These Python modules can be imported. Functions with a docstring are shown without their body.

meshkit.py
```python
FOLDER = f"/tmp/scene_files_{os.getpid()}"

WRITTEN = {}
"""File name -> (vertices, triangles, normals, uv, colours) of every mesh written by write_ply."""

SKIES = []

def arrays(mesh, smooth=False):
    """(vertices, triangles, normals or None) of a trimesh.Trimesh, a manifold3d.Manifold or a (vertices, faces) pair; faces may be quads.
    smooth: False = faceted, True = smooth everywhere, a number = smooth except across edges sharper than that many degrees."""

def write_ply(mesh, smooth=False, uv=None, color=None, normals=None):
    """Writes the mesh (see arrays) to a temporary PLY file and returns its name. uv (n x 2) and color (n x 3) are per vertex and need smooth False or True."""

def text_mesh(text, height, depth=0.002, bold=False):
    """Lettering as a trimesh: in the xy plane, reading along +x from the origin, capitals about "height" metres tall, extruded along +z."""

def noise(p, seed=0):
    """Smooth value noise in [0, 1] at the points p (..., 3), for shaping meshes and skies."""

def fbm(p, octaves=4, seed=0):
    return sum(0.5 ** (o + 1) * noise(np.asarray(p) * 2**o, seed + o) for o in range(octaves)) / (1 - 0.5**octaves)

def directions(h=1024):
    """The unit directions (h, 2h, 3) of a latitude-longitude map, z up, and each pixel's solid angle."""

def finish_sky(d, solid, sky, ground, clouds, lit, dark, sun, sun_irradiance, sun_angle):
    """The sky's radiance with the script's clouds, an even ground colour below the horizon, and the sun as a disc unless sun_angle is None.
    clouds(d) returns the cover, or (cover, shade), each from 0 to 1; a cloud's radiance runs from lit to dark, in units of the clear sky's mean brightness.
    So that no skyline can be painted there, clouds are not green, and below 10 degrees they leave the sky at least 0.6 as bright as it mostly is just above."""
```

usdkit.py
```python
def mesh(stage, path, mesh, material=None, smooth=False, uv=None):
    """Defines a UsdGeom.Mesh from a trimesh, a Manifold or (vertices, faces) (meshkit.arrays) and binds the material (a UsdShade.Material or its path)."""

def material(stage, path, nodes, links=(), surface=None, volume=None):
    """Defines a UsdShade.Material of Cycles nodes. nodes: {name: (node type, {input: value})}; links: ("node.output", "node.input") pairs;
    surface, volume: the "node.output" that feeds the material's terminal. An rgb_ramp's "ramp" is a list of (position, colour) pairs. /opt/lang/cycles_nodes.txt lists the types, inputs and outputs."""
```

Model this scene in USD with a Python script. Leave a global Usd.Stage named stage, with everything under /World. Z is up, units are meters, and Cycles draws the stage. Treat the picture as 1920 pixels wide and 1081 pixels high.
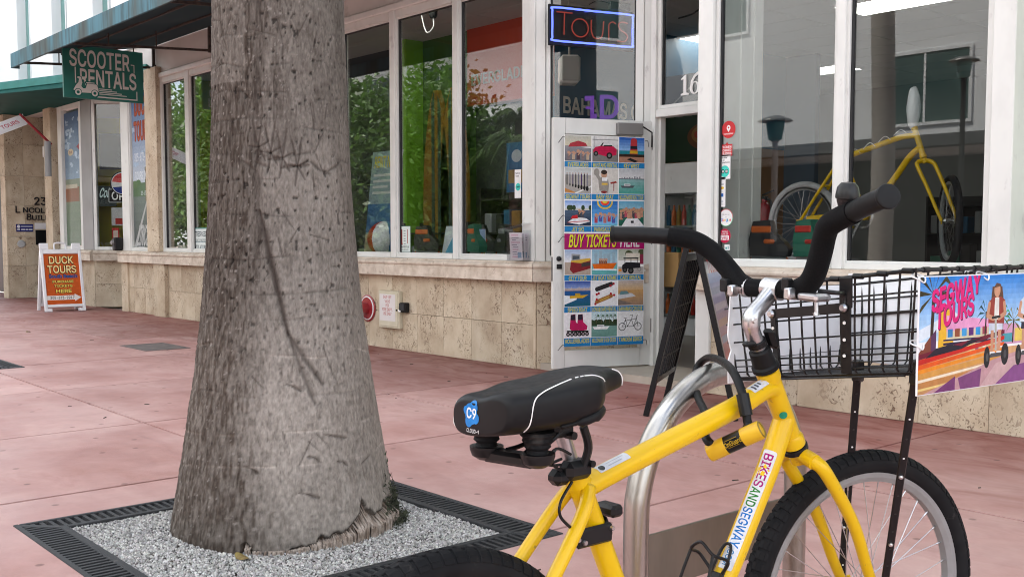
import math, random, re
import numpy as np, trimesh, shapely, usdkit, meshkit
from shapely import affinity
from shapely.geometry import Polygon, LineString, Point, box as sbox
from shapely.ops import unary_union, polygonize
from pxr import Usd, UsdGeom, UsdLux, UsdShade, Gf, Sdf, Vt

stage = Usd.Stage.CreateInMemory()
UsdGeom.SetStageUpAxis(stage, 'Z')
UsdGeom.SetStageMetersPerUnit(stage, 1.0)
UsdGeom.Xform.Define(stage, '/World')
UsdGeom.Scope.Define(stage, '/World/Looks')
random.seed(7)
RNG = np.random.default_rng(7)

# ------------------------------------------------------------------ camera, sky, sun
# world: x runs along the shop front to the right, y into the building, z up; the camera stands over the origin
EYE = np.array([0, 0, 1.16])
YAW, PITCH, FPX, PCX, PCY = math.radians(48.976), math.radians(3.814), 1950.0, 960.0, 575.0
FWD_H = np.array([-math.sin(YAW), math.cos(YAW), 0]); RIGHT = np.array([math.cos(YAW), math.sin(YAW), 0]); ZUP = np.array([0, 0, 1.0])
FWD = FWD_H * math.cos(PITCH) - ZUP * math.sin(PITCH); CUP = FWD_H * math.sin(PITCH) + ZUP * math.cos(PITCH)
cam = UsdGeom.Camera.Define(stage, '/World/camera')
cam.AddTransformOp().Set(Gf.Matrix4d(*RIGHT, 0, *CUP, 0, *(-FWD), 0, *EYE, 1))
cam.CreateHorizontalApertureAttr(36.0)
cam.CreateFocalLengthAttr(36.0 * FPX / 1920)
cam.CreateVerticalApertureOffsetAttr(36.0 * (PCY - 540.5) / 1920)
cam.CreateClippingRangeAttr(Gf.Vec2f(0.05, 3000))
cam.CreateExposureAttr(1.55)

SUN = np.array([-0.30, 0.48, 0.82]); SUN /= np.linalg.norm(SUN)
usdkit.material(stage, '/World/Looks/sky', {
    'sky': ('sky_texture', {'sky_type': 'single_scattering', 'sun_disc': False, 'sun_elevation': math.asin(SUN[2]), 'sun_rotation': math.atan2(SUN[0], SUN[1]), 'aerosol_density': 2.0}),
    'tc': ('texture_coordinate', {}), 'mp': ('mapping', {'scale': (1, 1, 2.2)}), 'n': ('noise_texture', {'scale': 2.2, 'detail': 7, 'roughness': .58}),
    'r': ('rgb_ramp', {'ramp': [(0, (0, 0, 0)), (.40, (0, 0, 0)), (.58, (1, 1, 1)), (1, (1, 1, 1))]}),
    'm': ('mix_color', {'b': (9.5, 9.6, 9.8), 'use_clamp': False}), 'bg': ('background_shader', {'strength': 0.10})},
    [('tc.generated', 'mp.vector'), ('mp.vector', 'n.vector'), ('n.fac', 'r.fac'), ('r.color', 'm.fac'), ('sky.color', 'm.a'), ('m.result', 'bg.color')], surface='bg.background')
dome = UsdLux.DomeLight.Define(stage, '/World/sky')
dome.CreateIntensityAttr(1.0)
UsdShade.MaterialBindingAPI.Apply(dome.GetPrim()).Bind(UsdShade.Material.Get(stage, '/World/Looks/sky'))
dome.GetPrim().SetCustomDataByKey('kind', 'structure')
sun = UsdLux.DistantLight.Define(stage, '/World/sun')
sun.CreateIntensityAttr(1.0); sun.CreateAngleAttr(0.53); sun.CreateNormalizeAttr(True); sun.CreateColorAttr(Gf.Vec3f(1.0, .95, .87))
_zx = np.cross([0, 0, 1.0], SUN); _zx /= np.linalg.norm(_zx)
sun.AddTransformOp().Set(Gf.Matrix4d(*_zx, 0, *np.cross(SUN, _zx), 0, *SUN, 0, 0, 0, 30, 1))


# where a pixel of the survey photograph (1920 wide) meets a known plane of the place
def ray(x, y): return FWD * FPX + RIGHT * (x - PCX) - CUP * (y - PCY)
def on_z(x, y, z=0.0): d = ray(x, y); return EYE + (z - EYE[2]) / d[2] * d
def on_y(x, y, Y): d = ray(x, y); return EYE + (Y - EYE[1]) / d[1] * d
def on_x(x, y, X): d = ray(x, y); return EYE + (X - EYE[0]) / d[0] * d
def on_p(x, y, P, n): d = ray(x, y); return EYE + np.dot(np.asarray(P) - EYE, n) / np.dot(d, n) * d
def unit(v): v = np.asarray(v, float); return v / np.linalg.norm(v)
V = lambda *a: np.array(a, float)


# ------------------------------------------------------------------ mesh helpers: a mesh is (vertices, triangles)
def cat(ms):
    vs, fs, n = [], [], 0
    for v, f in ms:
        vs.append(np.asarray(v, float)); fs.append(np.asarray(f, int) + n); n += len(v)
    return np.vstack(vs), np.vstack(fs)
def _hull_faces(P):
    h = trimesh.convex.convex_hull(P); idx = [int(np.argmin(((P - q) ** 2).sum(1))) for q in h.vertices]
    return np.array(idx)[h.faces]
_S = [(a, b, c) for a in (-1, 1) for b in (-1, 1) for c in (-1, 1)]
_CH = np.array([[s[k] * (1.0 if k == j else .8) for k in range(3)] for s in _S for j in range(3)])
_CHF = _hull_faces(_CH)
_BXF = _hull_faces(np.array(_S, float))
def obox(c, ax, ay, az, sx, sy, sz, ch=0.0):
    "box about c with axes ax, ay, az and full sizes, edges chamfered by ch"
    h = np.array([sx, sy, sz]) / 2
    if ch <= 0: P, F = np.array(_S, float) * h, _BXF
    else:
        ch = min(ch, .45 * min(sx, sy, sz))
        P = np.array([[s[k] * (h[k] - (0 if k == j else ch)) for k in range(3)] for s in _S for j in range(3)]); F = _CHF
    M = np.stack([ax, ay, az])
    v = P @ M + np.asarray(c, float)
    if np.linalg.det(M) < 0: F = F[:, ::-1]
    return v, F
X, Y, Z = V(1, 0, 0), V(0, 1, 0), V(0, 0, 1)
def bx(x0, y0, z0, x1, y1, z1, ch=0.0):
    return obox(((x0 + x1) / 2, (y0 + y1) / 2, (z0 + z1) / 2), X, Y, Z, abs(x1 - x0), abs(y1 - y0), abs(z1 - z0), ch)
def frame_of(d, up=Z):
    d = unit(d); s = np.cross(up, d)
    if np.linalg.norm(s) < 1e-3: s = np.cross(X, d)
    s = unit(s); return d, s, np.cross(d, s)
def bar(p, q, w, h, ch=0.0, up=Z):
    p, q = np.asarray(p, float), np.asarray(q, float); d, s, u = frame_of(q - p, up)
    return obox((p + q) / 2, d, s, u, np.linalg.norm(q - p), w, h, ch)
def spline(P, n=8, closed=False):
    P = np.asarray(P, float); N = len(P); out = []
    for i in range(N if closed else N - 1):
        g = (lambda k: P[k % N]) if closed else (lambda k: P[min(max(k, 0), N - 1)])
        a, b, c, d = g(i - 1), g(i), g(i + 1), g(i + 2)
        for t in np.arange(n) / n:
            out.append(.5 * (2 * b + (c - a) * t + (2 * a - 5 * b + 4 * c - d) * t ** 2 + (3 * b - a - 3 * c + d) * t ** 3))
    if not closed: out.append(P[-1])
    return np.array(out)
def tube(P, r, n=10, closed=False, caps=True):
    P = np.asarray(P, float); N = len(P); r = np.broadcast_to(np.asarray(r, float), (N,))
    T = np.roll(P, -1, 0) - np.roll(P, 1, 0) if closed else np.gradient(P, axis=0)
    T /= np.linalg.norm(T, axis=1, keepdims=True) + 1e-12
    a = np.cross(T[0], Z if abs(T[0][2]) < .9 else X); a /= np.linalg.norm(a); A = []
    for t in T:
        a = a - t * np.dot(a, t); a /= np.linalg.norm(a); A.append(a)
    A = np.array(A); B = np.cross(T, A); ang = np.arange(n) * 2 * np.pi / n
    if closed:
        tw = math.atan2(np.dot(A[-1], B[0]), np.dot(A[-1], A[0])); w = -tw * np.arange(N) / N
        A, B = A * np.cos(w)[:, None] + B * np.sin(w)[:, None], B * np.cos(w)[:, None] - A * np.sin(w)[:, None]
    v = (P[:, None] + r[:, None, None] * (np.cos(ang)[None, :, None] * A[:, None] + np.sin(ang)[None, :, None] * B[:, None])).reshape(-1, 3)
    M = N if closed else N - 1
    i, j = np.meshgrid(np.arange(M), np.arange(n), indexing='ij'); i2, j2 = (i + 1) % N, (j + 1) % n
    q = np.stack([i * n + j, i * n + j2, i2 * n + j2, i2 * n + j], -1).reshape(-1, 4)
    f = np.vstack([q[:, [0, 1, 2]], q[:, [0, 2, 3]]])
    if caps and not closed:
        k = len(v); v = np.vstack([v, P[0], P[-1]]); j = np.arange(n); e = (N - 1) * n
        f = np.vstack([f, np.stack([np.full(n, k), (j + 1) % n, j], 1), np.stack([np.full(n, k + 1), e + j, e + (j + 1) % n], 1)])
    return v, f
def cyl(p, q, r, n=16, r2=None): return tube([p, q], [r, r if r2 is None else r2], n)
def lathe(prof, o, axis=Z, n=24, up=X):
    "profile of (radius, height) turned about axis at o"
    d, s, u = frame_of(axis, up if abs(np.dot(unit(axis), up)) < .9 else Y); prof = np.asarray(prof, float); ang = np.arange(n) * 2 * np.pi / n
    v = (np.asarray(o, float) + prof[:, 1][:, None, None] * d + prof[:, 0][:, None, None] * (np.cos(ang)[None, :, None] * s + np.sin(ang)[None, :, None] * u)).reshape(-1, 3)
    N = len(prof); i, j = np.meshgrid(np.arange(N - 1), np.arange(n), indexing='ij'); j2 = (j + 1) % n
    q = np.stack([i * n + j, i * n + j2, (i + 1) * n + j2, (i + 1) * n + j], -1).reshape(-1, 4)
    return v, np.vstack([q[:, [0, 1, 2]], q[:, [0, 2, 3]]])
def ball(c, r, sub=2):
    m = trimesh.creation.icosphere(sub); return m.vertices * np.asarray(r) + np.asarray(c), np.array(m.faces)
def polys(g):
    if g.is_empty: return []
    return [p for p in getattr(g, 'geoms', [g]) if p.geom_type == 'Polygon' and p.area > 1e-9]
def prism(g, depth, o, xd, yd):
    "2D shape extruded by depth along xd x yd from o"
    xd, yd = unit(xd), unit(yd); zd = np.cross(xd, yd); out = []
    for p in polys(g):
        m = trimesh.creation.extrude_polygon(p, depth, engine='earcut'); out.append((m.vertices @ np.stack([xd, yd, zd]) + np.asarray(o, float), np.array(m.faces)))
    return cat(out)
def tri2d(p):
    v, f = trimesh.creation.triangulate_polygon(p, engine='earcut'); return np.asarray(v, float), np.asarray(f, int)
def grid_mesh(Pt, wrap=False):
    "grid of points (n, m, 3) as a mesh; wrap joins the last column to the first"
    n, m = Pt.shape[:2]; i, j = np.meshgrid(np.arange(n - 1), np.arange(m if wrap else m - 1), indexing='ij'); j2 = (j + 1) % m
    q = np.stack([i * m + j, i * m + j2, (i + 1) * m + j2, (i + 1) * m + j], -1).reshape(-1, 4)
    return Pt.reshape(-1, 3), np.vstack([q[:, [0, 1, 2]], q[:, [0, 2, 3]]])


# ------------------------------------------------------------------ lettering and flat print
_T = {}
def txt(s, h, bold=False, width=None, shear=0.0, align='l', dilate=0.0, w_scale=1.0):
    "lettering as a flat shape: capitals h tall, baseline at 0"
    if (s, bold) not in _T:
        m = meshkit.text_mesh(s, 1.0, depth=1.0, bold=bold); top = m.faces[(m.vertices[m.faces][:, :, 2] > .5).all(1)]
        tr = m.vertices[top][:, :, :2]
        _T[(s, bold)] = unary_union([Polygon(t) for t in tr if Polygon(t).area > 1e-9]).buffer(.002)
    g = _T[(s, bold)]; x0, _, x1, _ = g.bounds
    g = affinity.translate(g, -x0, 0); k = (width / (x1 - x0)) if width else h * w_scale
    g = affinity.scale(g, k, h, origin=(0, 0))
    if dilate: g = g.buffer(dilate, join_style=2)
    if shear: g = affinity.affine_transform(g, [1, shear, 0, 1, 0, 0])
    w = g.bounds[2] - g.bounds[0]
    return affinity.translate(g, {'l': 0, 'c': -w / 2, 'r': -w}[align], 0)
def mv(g, x, y, rot=0): return affinity.translate(affinity.rotate(g, rot, origin=(0, 0)) if rot else g, x, y)
def ell(x, y, rx, ry=None, n=10): return affinity.translate(affinity.scale(Point(0, 0).buffer(1, n), rx, ry or rx), x, y)
def rect(x0, y0, x1, y1): return sbox(min(x0, x1), min(y0, y1), max(x0, x1), max(y0, y1))
def rrect(x0, y0, x1, y1, r): return sbox(x0 + r, y0 + r, x1 - r, y1 - r).buffer(r, 6)
def poly(*p): return Polygon(p).buffer(0)
def line(p, w): return LineString(p).buffer(w / 2, 4)
def shade(c0, c1, x0, y0, x1, y1, n=10):
    "printed gradient as bands from bottom (c0) to top (c1)"
    c0, c1 = np.array(c0), np.array(c1)
    return [(rect(x0, y0 + (y1 - y0) * i / n, x1, y0 + (y1 - y0) * (i + 1) / n), c0 + (c1 - c0) * (i + .5) / n) for i in range(n)]
def flatten(layers):
    "painter's order to shapes that do not overlap"
    out, over = [], None
    for g, c in reversed(layers):
        vis = g if over is None else g.difference(over)
        if not vis.is_empty: out.append((vis, c))
        over = g if over is None else over.union(g)
    return out
def print2d(layers):
    vs, fs, cs, n = [], [], [], 0
    for g, c in flatten(layers):
        for p in polys(g):
            try: v, f = tri2d(p)
            except Exception: continue
            vs.append(v); fs.append(f + n); cs.append(np.broadcast_to(np.asarray(c, float), (len(v), 3))); n += len(v)
    return np.vstack(vs), np.vstack(fs), np.vstack(cs)
def flat(layers, o, xd, yd):
    "coloured print in the plane at o"
    v, f, c = print2d(layers); xd, yd = unit(xd), unit(yd)
    w = np.asarray(o, float) + v[:, :1] * xd + v[:, 1:] * yd
    a, b, d = w[f[:, 0]], w[f[:, 1]], w[f[:, 2]]
    flip = (np.cross(b - a, d - a) @ np.cross(xd, yd)) < 0
    f = f.copy(); f[flip] = f[flip][:, ::-1]
    return w, f, c
def hit(o, d, mesh):
    "first hits of rays o (n,3) along d on a mesh"
    v, f = mesh; A, E1, E2 = v[f[:, 0]], v[f[:, 1]] - v[f[:, 0]], v[f[:, 2]] - v[f[:, 0]]
    out = np.full(len(o), np.nan); P = np.cross(d, E2); det = (E1 * P).sum(1); ok = np.abs(det) > 1e-14
    for k in range(len(o)):
        T = o[k] - A; u = (T * P).sum(1) / np.where(ok, det, 1); Q = np.cross(T, E1); w = (Q @ d) / np.where(ok, det, 1); t = (E2 * Q).sum(1) / np.where(ok, det, 1)
        g = ok & (u >= -1e-6) & (w >= -1e-6) & (u + w <= 1 + 1e-6) & (t > 0)
        if g.any(): out[k] = t[g].min()
    return out
def decal(mesh, layers, o, xd, yd, lift=.0006, cell=.006):
    "print laid onto a curved mesh, projected along the print's own normal"
    x0, y0, x1, y1 = unary_union([g for g, _ in layers]).bounds; L = []
    for g, c in flatten(layers):
        for a in np.arange(x0, x1, cell):
            for b in np.arange(y0, y1, cell):
                q = g.intersection(sbox(a, b, a + cell, b + cell))
                L += [(p, c) for p in polys(q)]
    vs, fs, cs, n = [], [], [], 0
    for p, c in L:
        try: v, f = tri2d(p)
        except Exception: continue
        vs.append(v); fs.append(f + n); cs.append(np.broadcast_to(np.asarray(c, float), (len(v), 3))); n += len(v)
    v, f, c = np.vstack(vs), np.vstack(fs), np.vstack(cs)
    xd, yd = unit(xd), unit(yd); nd = np.cross(xd, yd); w = np.asarray(o, float) + v[:, :1] * xd + v[:, 1:] * yd + nd * .15
    t = hit(w, -nd, mesh); good = ~np.isnan(t); t = np.where(good, t, np.nanmedian(t))
    w = w - nd * (t - lift)[:, None]; f = f[good[f].all(1)]
    a, b, d = w[f[:, 0]], w[f[:, 1]], w[f[:, 2]]; flip = (np.cross(b - a, d - a) @ nd) < 0
    f[flip] = f[flip][:, ::-1]
    return w, f, c


# ------------------------------------------------------------------ materials
_M = {}
def mat(name, nodes, links, surface='p.BSDF'):
    _M[name] = usdkit.material(stage, '/World/Looks/' + name, nodes, links, surface=surface); return _M[name]
def pbr(name, c1, c2=None, scale=4.0, detail=5, lo=.35, hi=.65, rough=.5, rough2=None, metal=0.0, bump=0.0, bscale=60.0, bdist=.004, stretch=(1, 1, 1), rnd=0.0, coat=0.0, spec=.5, obj=False, c3=None, s3=20.0, lo3=.6, hi3=.7, sheen=0.0):
    N = {'g': ('geometry', {}), 't': ('texture_coordinate', {}), 'mp': ('mapping', {'scale': stretch}), 'p': ('principled_bsdf', {'roughness': rough, 'metallic': metal, 'coat_weight': coat, 'specular_ior_level': spec, 'sheen_weight': sheen})}
    L = [('t.object' if obj else 'g.position', 'mp.vector')]
    if c2 is None: N['p'][1]['base_color'] = c1
    src = None
    if c2 is not None or bump or rough2 is not None:
        N['n'] = ('noise_texture', {'scale': scale, 'detail': detail, 'roughness': .6}); L.append(('mp.vector', 'n.vector'))
    if c2 is not None:
        N['r'] = ('rgb_ramp', {'ramp': [(0, c1), (lo, c1), (hi, c2), (1, c2)]}); L.append(('n.fac', 'r.fac')); src = 'r.color'
    if c3 is not None:
        N['n3'] = ('noise_texture', {'scale': s3, 'detail': 6, 'roughness': .65}); N['r3'] = ('rgb_ramp', {'ramp': [(0, (0, 0, 0)), (lo3, (0, 0, 0)), (hi3, (1, 1, 1)), (1, (1, 1, 1))]})
        N['m3'] = ('mix_color', {'b': c3, 'a': c1}); L += [('mp.vector', 'n3.vector'), ('n3.fac', 'r3.fac'), ('r3.color', 'm3.fac')] + ([(src, 'm3.a')] if src else []); src = 'm3.result'
    if rnd:
        N['o'] = ('object_info', {}); N['mr'] = ('map_range', {'to_min': 1 - rnd, 'to_max': 1 + rnd}); N['h'] = ('hsv', {'color': c1})
        L += [('o.random', 'mr.value'), ('mr.result', 'h.value')] + ([(src, 'h.color')] if src else []); src = 'h.color'
    if src: L.append((src, 'p.base_color'))
    if rough2 is not None:
        N['rr'] = ('map_range', {'from_min': .3, 'from_max': .7, 'to_min': rough, 'to_max': rough2}); L += [('n.fac', 'rr.value'), ('rr.result', 'p.roughness')]
    if bump:
        N['bn'] = ('noise_texture', {'scale': bscale, 'detail': 6, 'roughness': .65}); N['b'] = ('bump', {'strength': bump, 'distance': bdist})
        L += [('mp.vector', 'bn.vector'), ('bn.fac', 'b.height'), ('b.normal', 'p.normal')]
    return mat(name, N, L)
def emit(name, c, s): return mat(name, {'e': ('emission', {'color': c, 'strength': s})}, [], 'e.emission')
def glass(name, tint, f0, rough=0.0):
    return mat(name, {'lw': ('layer_weight', {'blend': .5}), 'pw': ('math', {'math_type': 'power', 'value2': 2.8}), 'ma': ('math', {'math_type': 'multiply_add', 'value2': 1 - f0, 'value3': f0}),
        't': ('transparent_bsdf', {'color': tint}), 'gl': ('glossy_bsdf', {'color': (1, 1, 1), 'roughness': rough}), 'mx': ('mix_closure', {})},
        [('lw.facing', 'pw.value1'), ('pw.value', 'ma.value1'), ('ma.value', 'mx.fac'), ('t.BSDF', 'mx.closure1'), ('gl.BSDF', 'mx.closure2')], 'mx.closure')
def printed(name, rough=.45, coat=0.0, dirt=.12, gam=1.0, spec=.2, grain=0.0):
    return mat(name, {'a': ('attribute', {'attribute': 'col'}), 'g': ('geometry', {}), 'n': ('noise_texture', {'scale': 14.0, 'detail': 5}), 'mr': ('map_range', {'to_min': 1 - dirt, 'to_max': 1 + dirt * .4}),
        'nd': ('noise_texture', {'scale': 42.0, 'detail': 9, 'roughness': .7}), 'md': ('map_range', {'from_min': .3, 'from_max': .7, 'to_min': 1 - grain, 'to_max': 1 + grain * .8}), 'hd': ('hsv', {}), 'h': ('hsv', {}), 'ga': ('gamma', {'gamma': gam}), 'p': ('principled_bsdf', {'roughness': rough, 'coat_weight': coat, 'specular_ior_level': spec})},
        [('g.position', 'n.vector'), ('n.fac', 'mr.value'), ('mr.result', 'h.value'), ('a.color', 'ga.color'), ('ga.color', 'h.color'), ('h.color', 'hd.color'), ('g.position', 'nd.vector'), ('nd.fac', 'md.value'), ('md.result', 'hd.value'), ('hd.color', 'p.base_color')])


# ------------------------------------------------------------------ things and their parts
_USED = {}
def numbered(parent, name):
    k = _USED.get((parent, name), 0); _USED[(parent, name)] = k + 1
    return f'{parent}/{name}' if k == 0 else f'{parent}/{name}_{k:03d}'
def put(path, mesh, m, smooth=False, col=None, origin=(0, 0, 0)):
    if len(mesh) == 3: mesh, col = mesh[:2], mesh[2]
    v, f = mesh; v = np.asarray(v, float) - np.asarray(origin, float)
    if col is not None:
        u_, inv = np.unique(np.asarray(f), return_inverse=True); v, f, col = v[u_], inv.reshape(-1, 3), np.asarray(col)[u_]
    q = usdkit.mesh(stage, path, (v, f), _M[m] if isinstance(m, str) else m, smooth)
    if col is not None:
        UsdGeom.PrimvarsAPI(q).CreatePrimvar('col', Sdf.ValueTypeNames.Color3fArray, 'vertex').Set(Vt.Vec3fArray.FromNumpy(np.asarray(col, np.float32)))
    return q
def keys(prim, **k):
    for a, b in k.items():
        if b: prim.SetCustomDataByKey(a, b)
class Thing:
    def __init__(s, name, label, cat_, at=(0, 0, 0), group=None, kind=None, rotz=0.0):
        s.path = numbered('/World', name); s.at = np.asarray(at, float)
        x = UsdGeom.Xform.Define(stage, s.path); x.AddTranslateOp().Set(Gf.Vec3d(*map(float, s.at)))
        if rotz: x.AddRotateZOp().Set(float(rotz))
        s.prim = x.GetPrim(); keys(s.prim, label=label, category=cat_, group=group, kind=kind)
    def part(s, name, mesh, m, smooth=False, under=None, label=None, col=None):
        p = numbered(under or s.path, name); q = put(p, mesh, m, smooth, col, s.at); keys(q.GetPrim(), label=label); return p
def single(name, mesh, m, label, cat_, smooth=False, group=None, kind=None):
    p = numbered('/World', name); q = put(p, mesh, m, smooth); keys(q.GetPrim(), label=label, category=cat_, group=group, kind=kind); return p
def struct(name, mesh, m, smooth=False, kind='structure', label=None):
    p = numbered('/World', name); q = put(p, mesh, m, smooth); keys(q.GetPrim(), kind=kind, label=label); return p
def dup(src, name, label, cat_, at, rotz=0.0, group=None, scale=None):
    p = numbered('/World', name); x = UsdGeom.Xform.Define(stage, p); pr = x.GetPrim()
    pr.GetReferences().AddInternalReference(src.path); pr.SetInstanceable(True)
    x.ClearXformOpOrder(); x.AddTranslateOp().Set(Gf.Vec3d(*map(float, at)))
    x.AddRotateZOp().Set(float(rotz))
    if scale: x.AddScaleOp().Set(Gf.Vec3f(*scale))
    keys(pr, label=label, category=cat_, group=group)

# ================================================================== materials of the place
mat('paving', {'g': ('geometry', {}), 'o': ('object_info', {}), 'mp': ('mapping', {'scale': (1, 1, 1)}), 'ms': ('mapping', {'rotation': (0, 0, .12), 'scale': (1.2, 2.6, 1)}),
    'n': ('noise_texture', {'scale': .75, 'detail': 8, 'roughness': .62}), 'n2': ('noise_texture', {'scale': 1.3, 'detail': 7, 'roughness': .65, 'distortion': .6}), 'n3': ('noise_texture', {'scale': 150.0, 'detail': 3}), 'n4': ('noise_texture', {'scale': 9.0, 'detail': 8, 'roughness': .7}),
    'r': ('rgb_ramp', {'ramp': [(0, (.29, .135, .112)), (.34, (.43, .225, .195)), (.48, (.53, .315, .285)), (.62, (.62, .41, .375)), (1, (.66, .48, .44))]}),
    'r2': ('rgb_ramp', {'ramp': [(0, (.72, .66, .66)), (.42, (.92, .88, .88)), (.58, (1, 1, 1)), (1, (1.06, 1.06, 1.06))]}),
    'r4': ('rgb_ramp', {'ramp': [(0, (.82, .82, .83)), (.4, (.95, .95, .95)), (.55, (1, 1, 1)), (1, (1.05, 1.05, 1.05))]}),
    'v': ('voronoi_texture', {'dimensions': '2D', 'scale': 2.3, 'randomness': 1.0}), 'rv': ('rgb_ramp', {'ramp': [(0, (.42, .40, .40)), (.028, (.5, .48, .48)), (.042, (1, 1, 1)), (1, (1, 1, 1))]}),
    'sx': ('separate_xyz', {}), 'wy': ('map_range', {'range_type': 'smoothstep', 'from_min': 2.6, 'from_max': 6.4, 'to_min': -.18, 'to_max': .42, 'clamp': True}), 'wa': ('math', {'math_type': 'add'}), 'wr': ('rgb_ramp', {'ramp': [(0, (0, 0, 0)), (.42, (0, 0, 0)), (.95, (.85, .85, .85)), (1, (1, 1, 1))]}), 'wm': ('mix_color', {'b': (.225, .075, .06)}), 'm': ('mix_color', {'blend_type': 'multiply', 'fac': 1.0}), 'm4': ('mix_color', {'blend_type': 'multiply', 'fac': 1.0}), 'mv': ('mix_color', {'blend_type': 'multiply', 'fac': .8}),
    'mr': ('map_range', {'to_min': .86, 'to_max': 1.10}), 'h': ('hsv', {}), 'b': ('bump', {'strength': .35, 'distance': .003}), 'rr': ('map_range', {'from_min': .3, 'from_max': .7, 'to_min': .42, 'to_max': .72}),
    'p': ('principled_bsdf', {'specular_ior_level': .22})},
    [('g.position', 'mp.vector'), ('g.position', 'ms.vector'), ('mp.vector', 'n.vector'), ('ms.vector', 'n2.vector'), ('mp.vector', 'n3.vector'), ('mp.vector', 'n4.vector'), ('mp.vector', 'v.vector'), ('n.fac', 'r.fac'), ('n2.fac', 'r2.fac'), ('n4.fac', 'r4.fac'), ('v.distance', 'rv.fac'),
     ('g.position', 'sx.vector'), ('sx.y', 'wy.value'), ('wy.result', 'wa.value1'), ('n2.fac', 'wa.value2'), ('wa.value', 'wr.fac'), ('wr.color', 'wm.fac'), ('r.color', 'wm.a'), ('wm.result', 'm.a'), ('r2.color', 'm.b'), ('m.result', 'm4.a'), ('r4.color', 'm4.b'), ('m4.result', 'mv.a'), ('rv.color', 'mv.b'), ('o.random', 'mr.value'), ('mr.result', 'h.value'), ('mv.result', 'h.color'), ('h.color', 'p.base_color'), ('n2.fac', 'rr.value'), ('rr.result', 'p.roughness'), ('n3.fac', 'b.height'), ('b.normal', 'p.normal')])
pbr('joint_dirt', (.03, .018, .016), (.05, .03, .028), 12)
pbr('mall_ground', (.27, .20, .18), (.36, .28, .25), .6, rough=.8)
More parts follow.
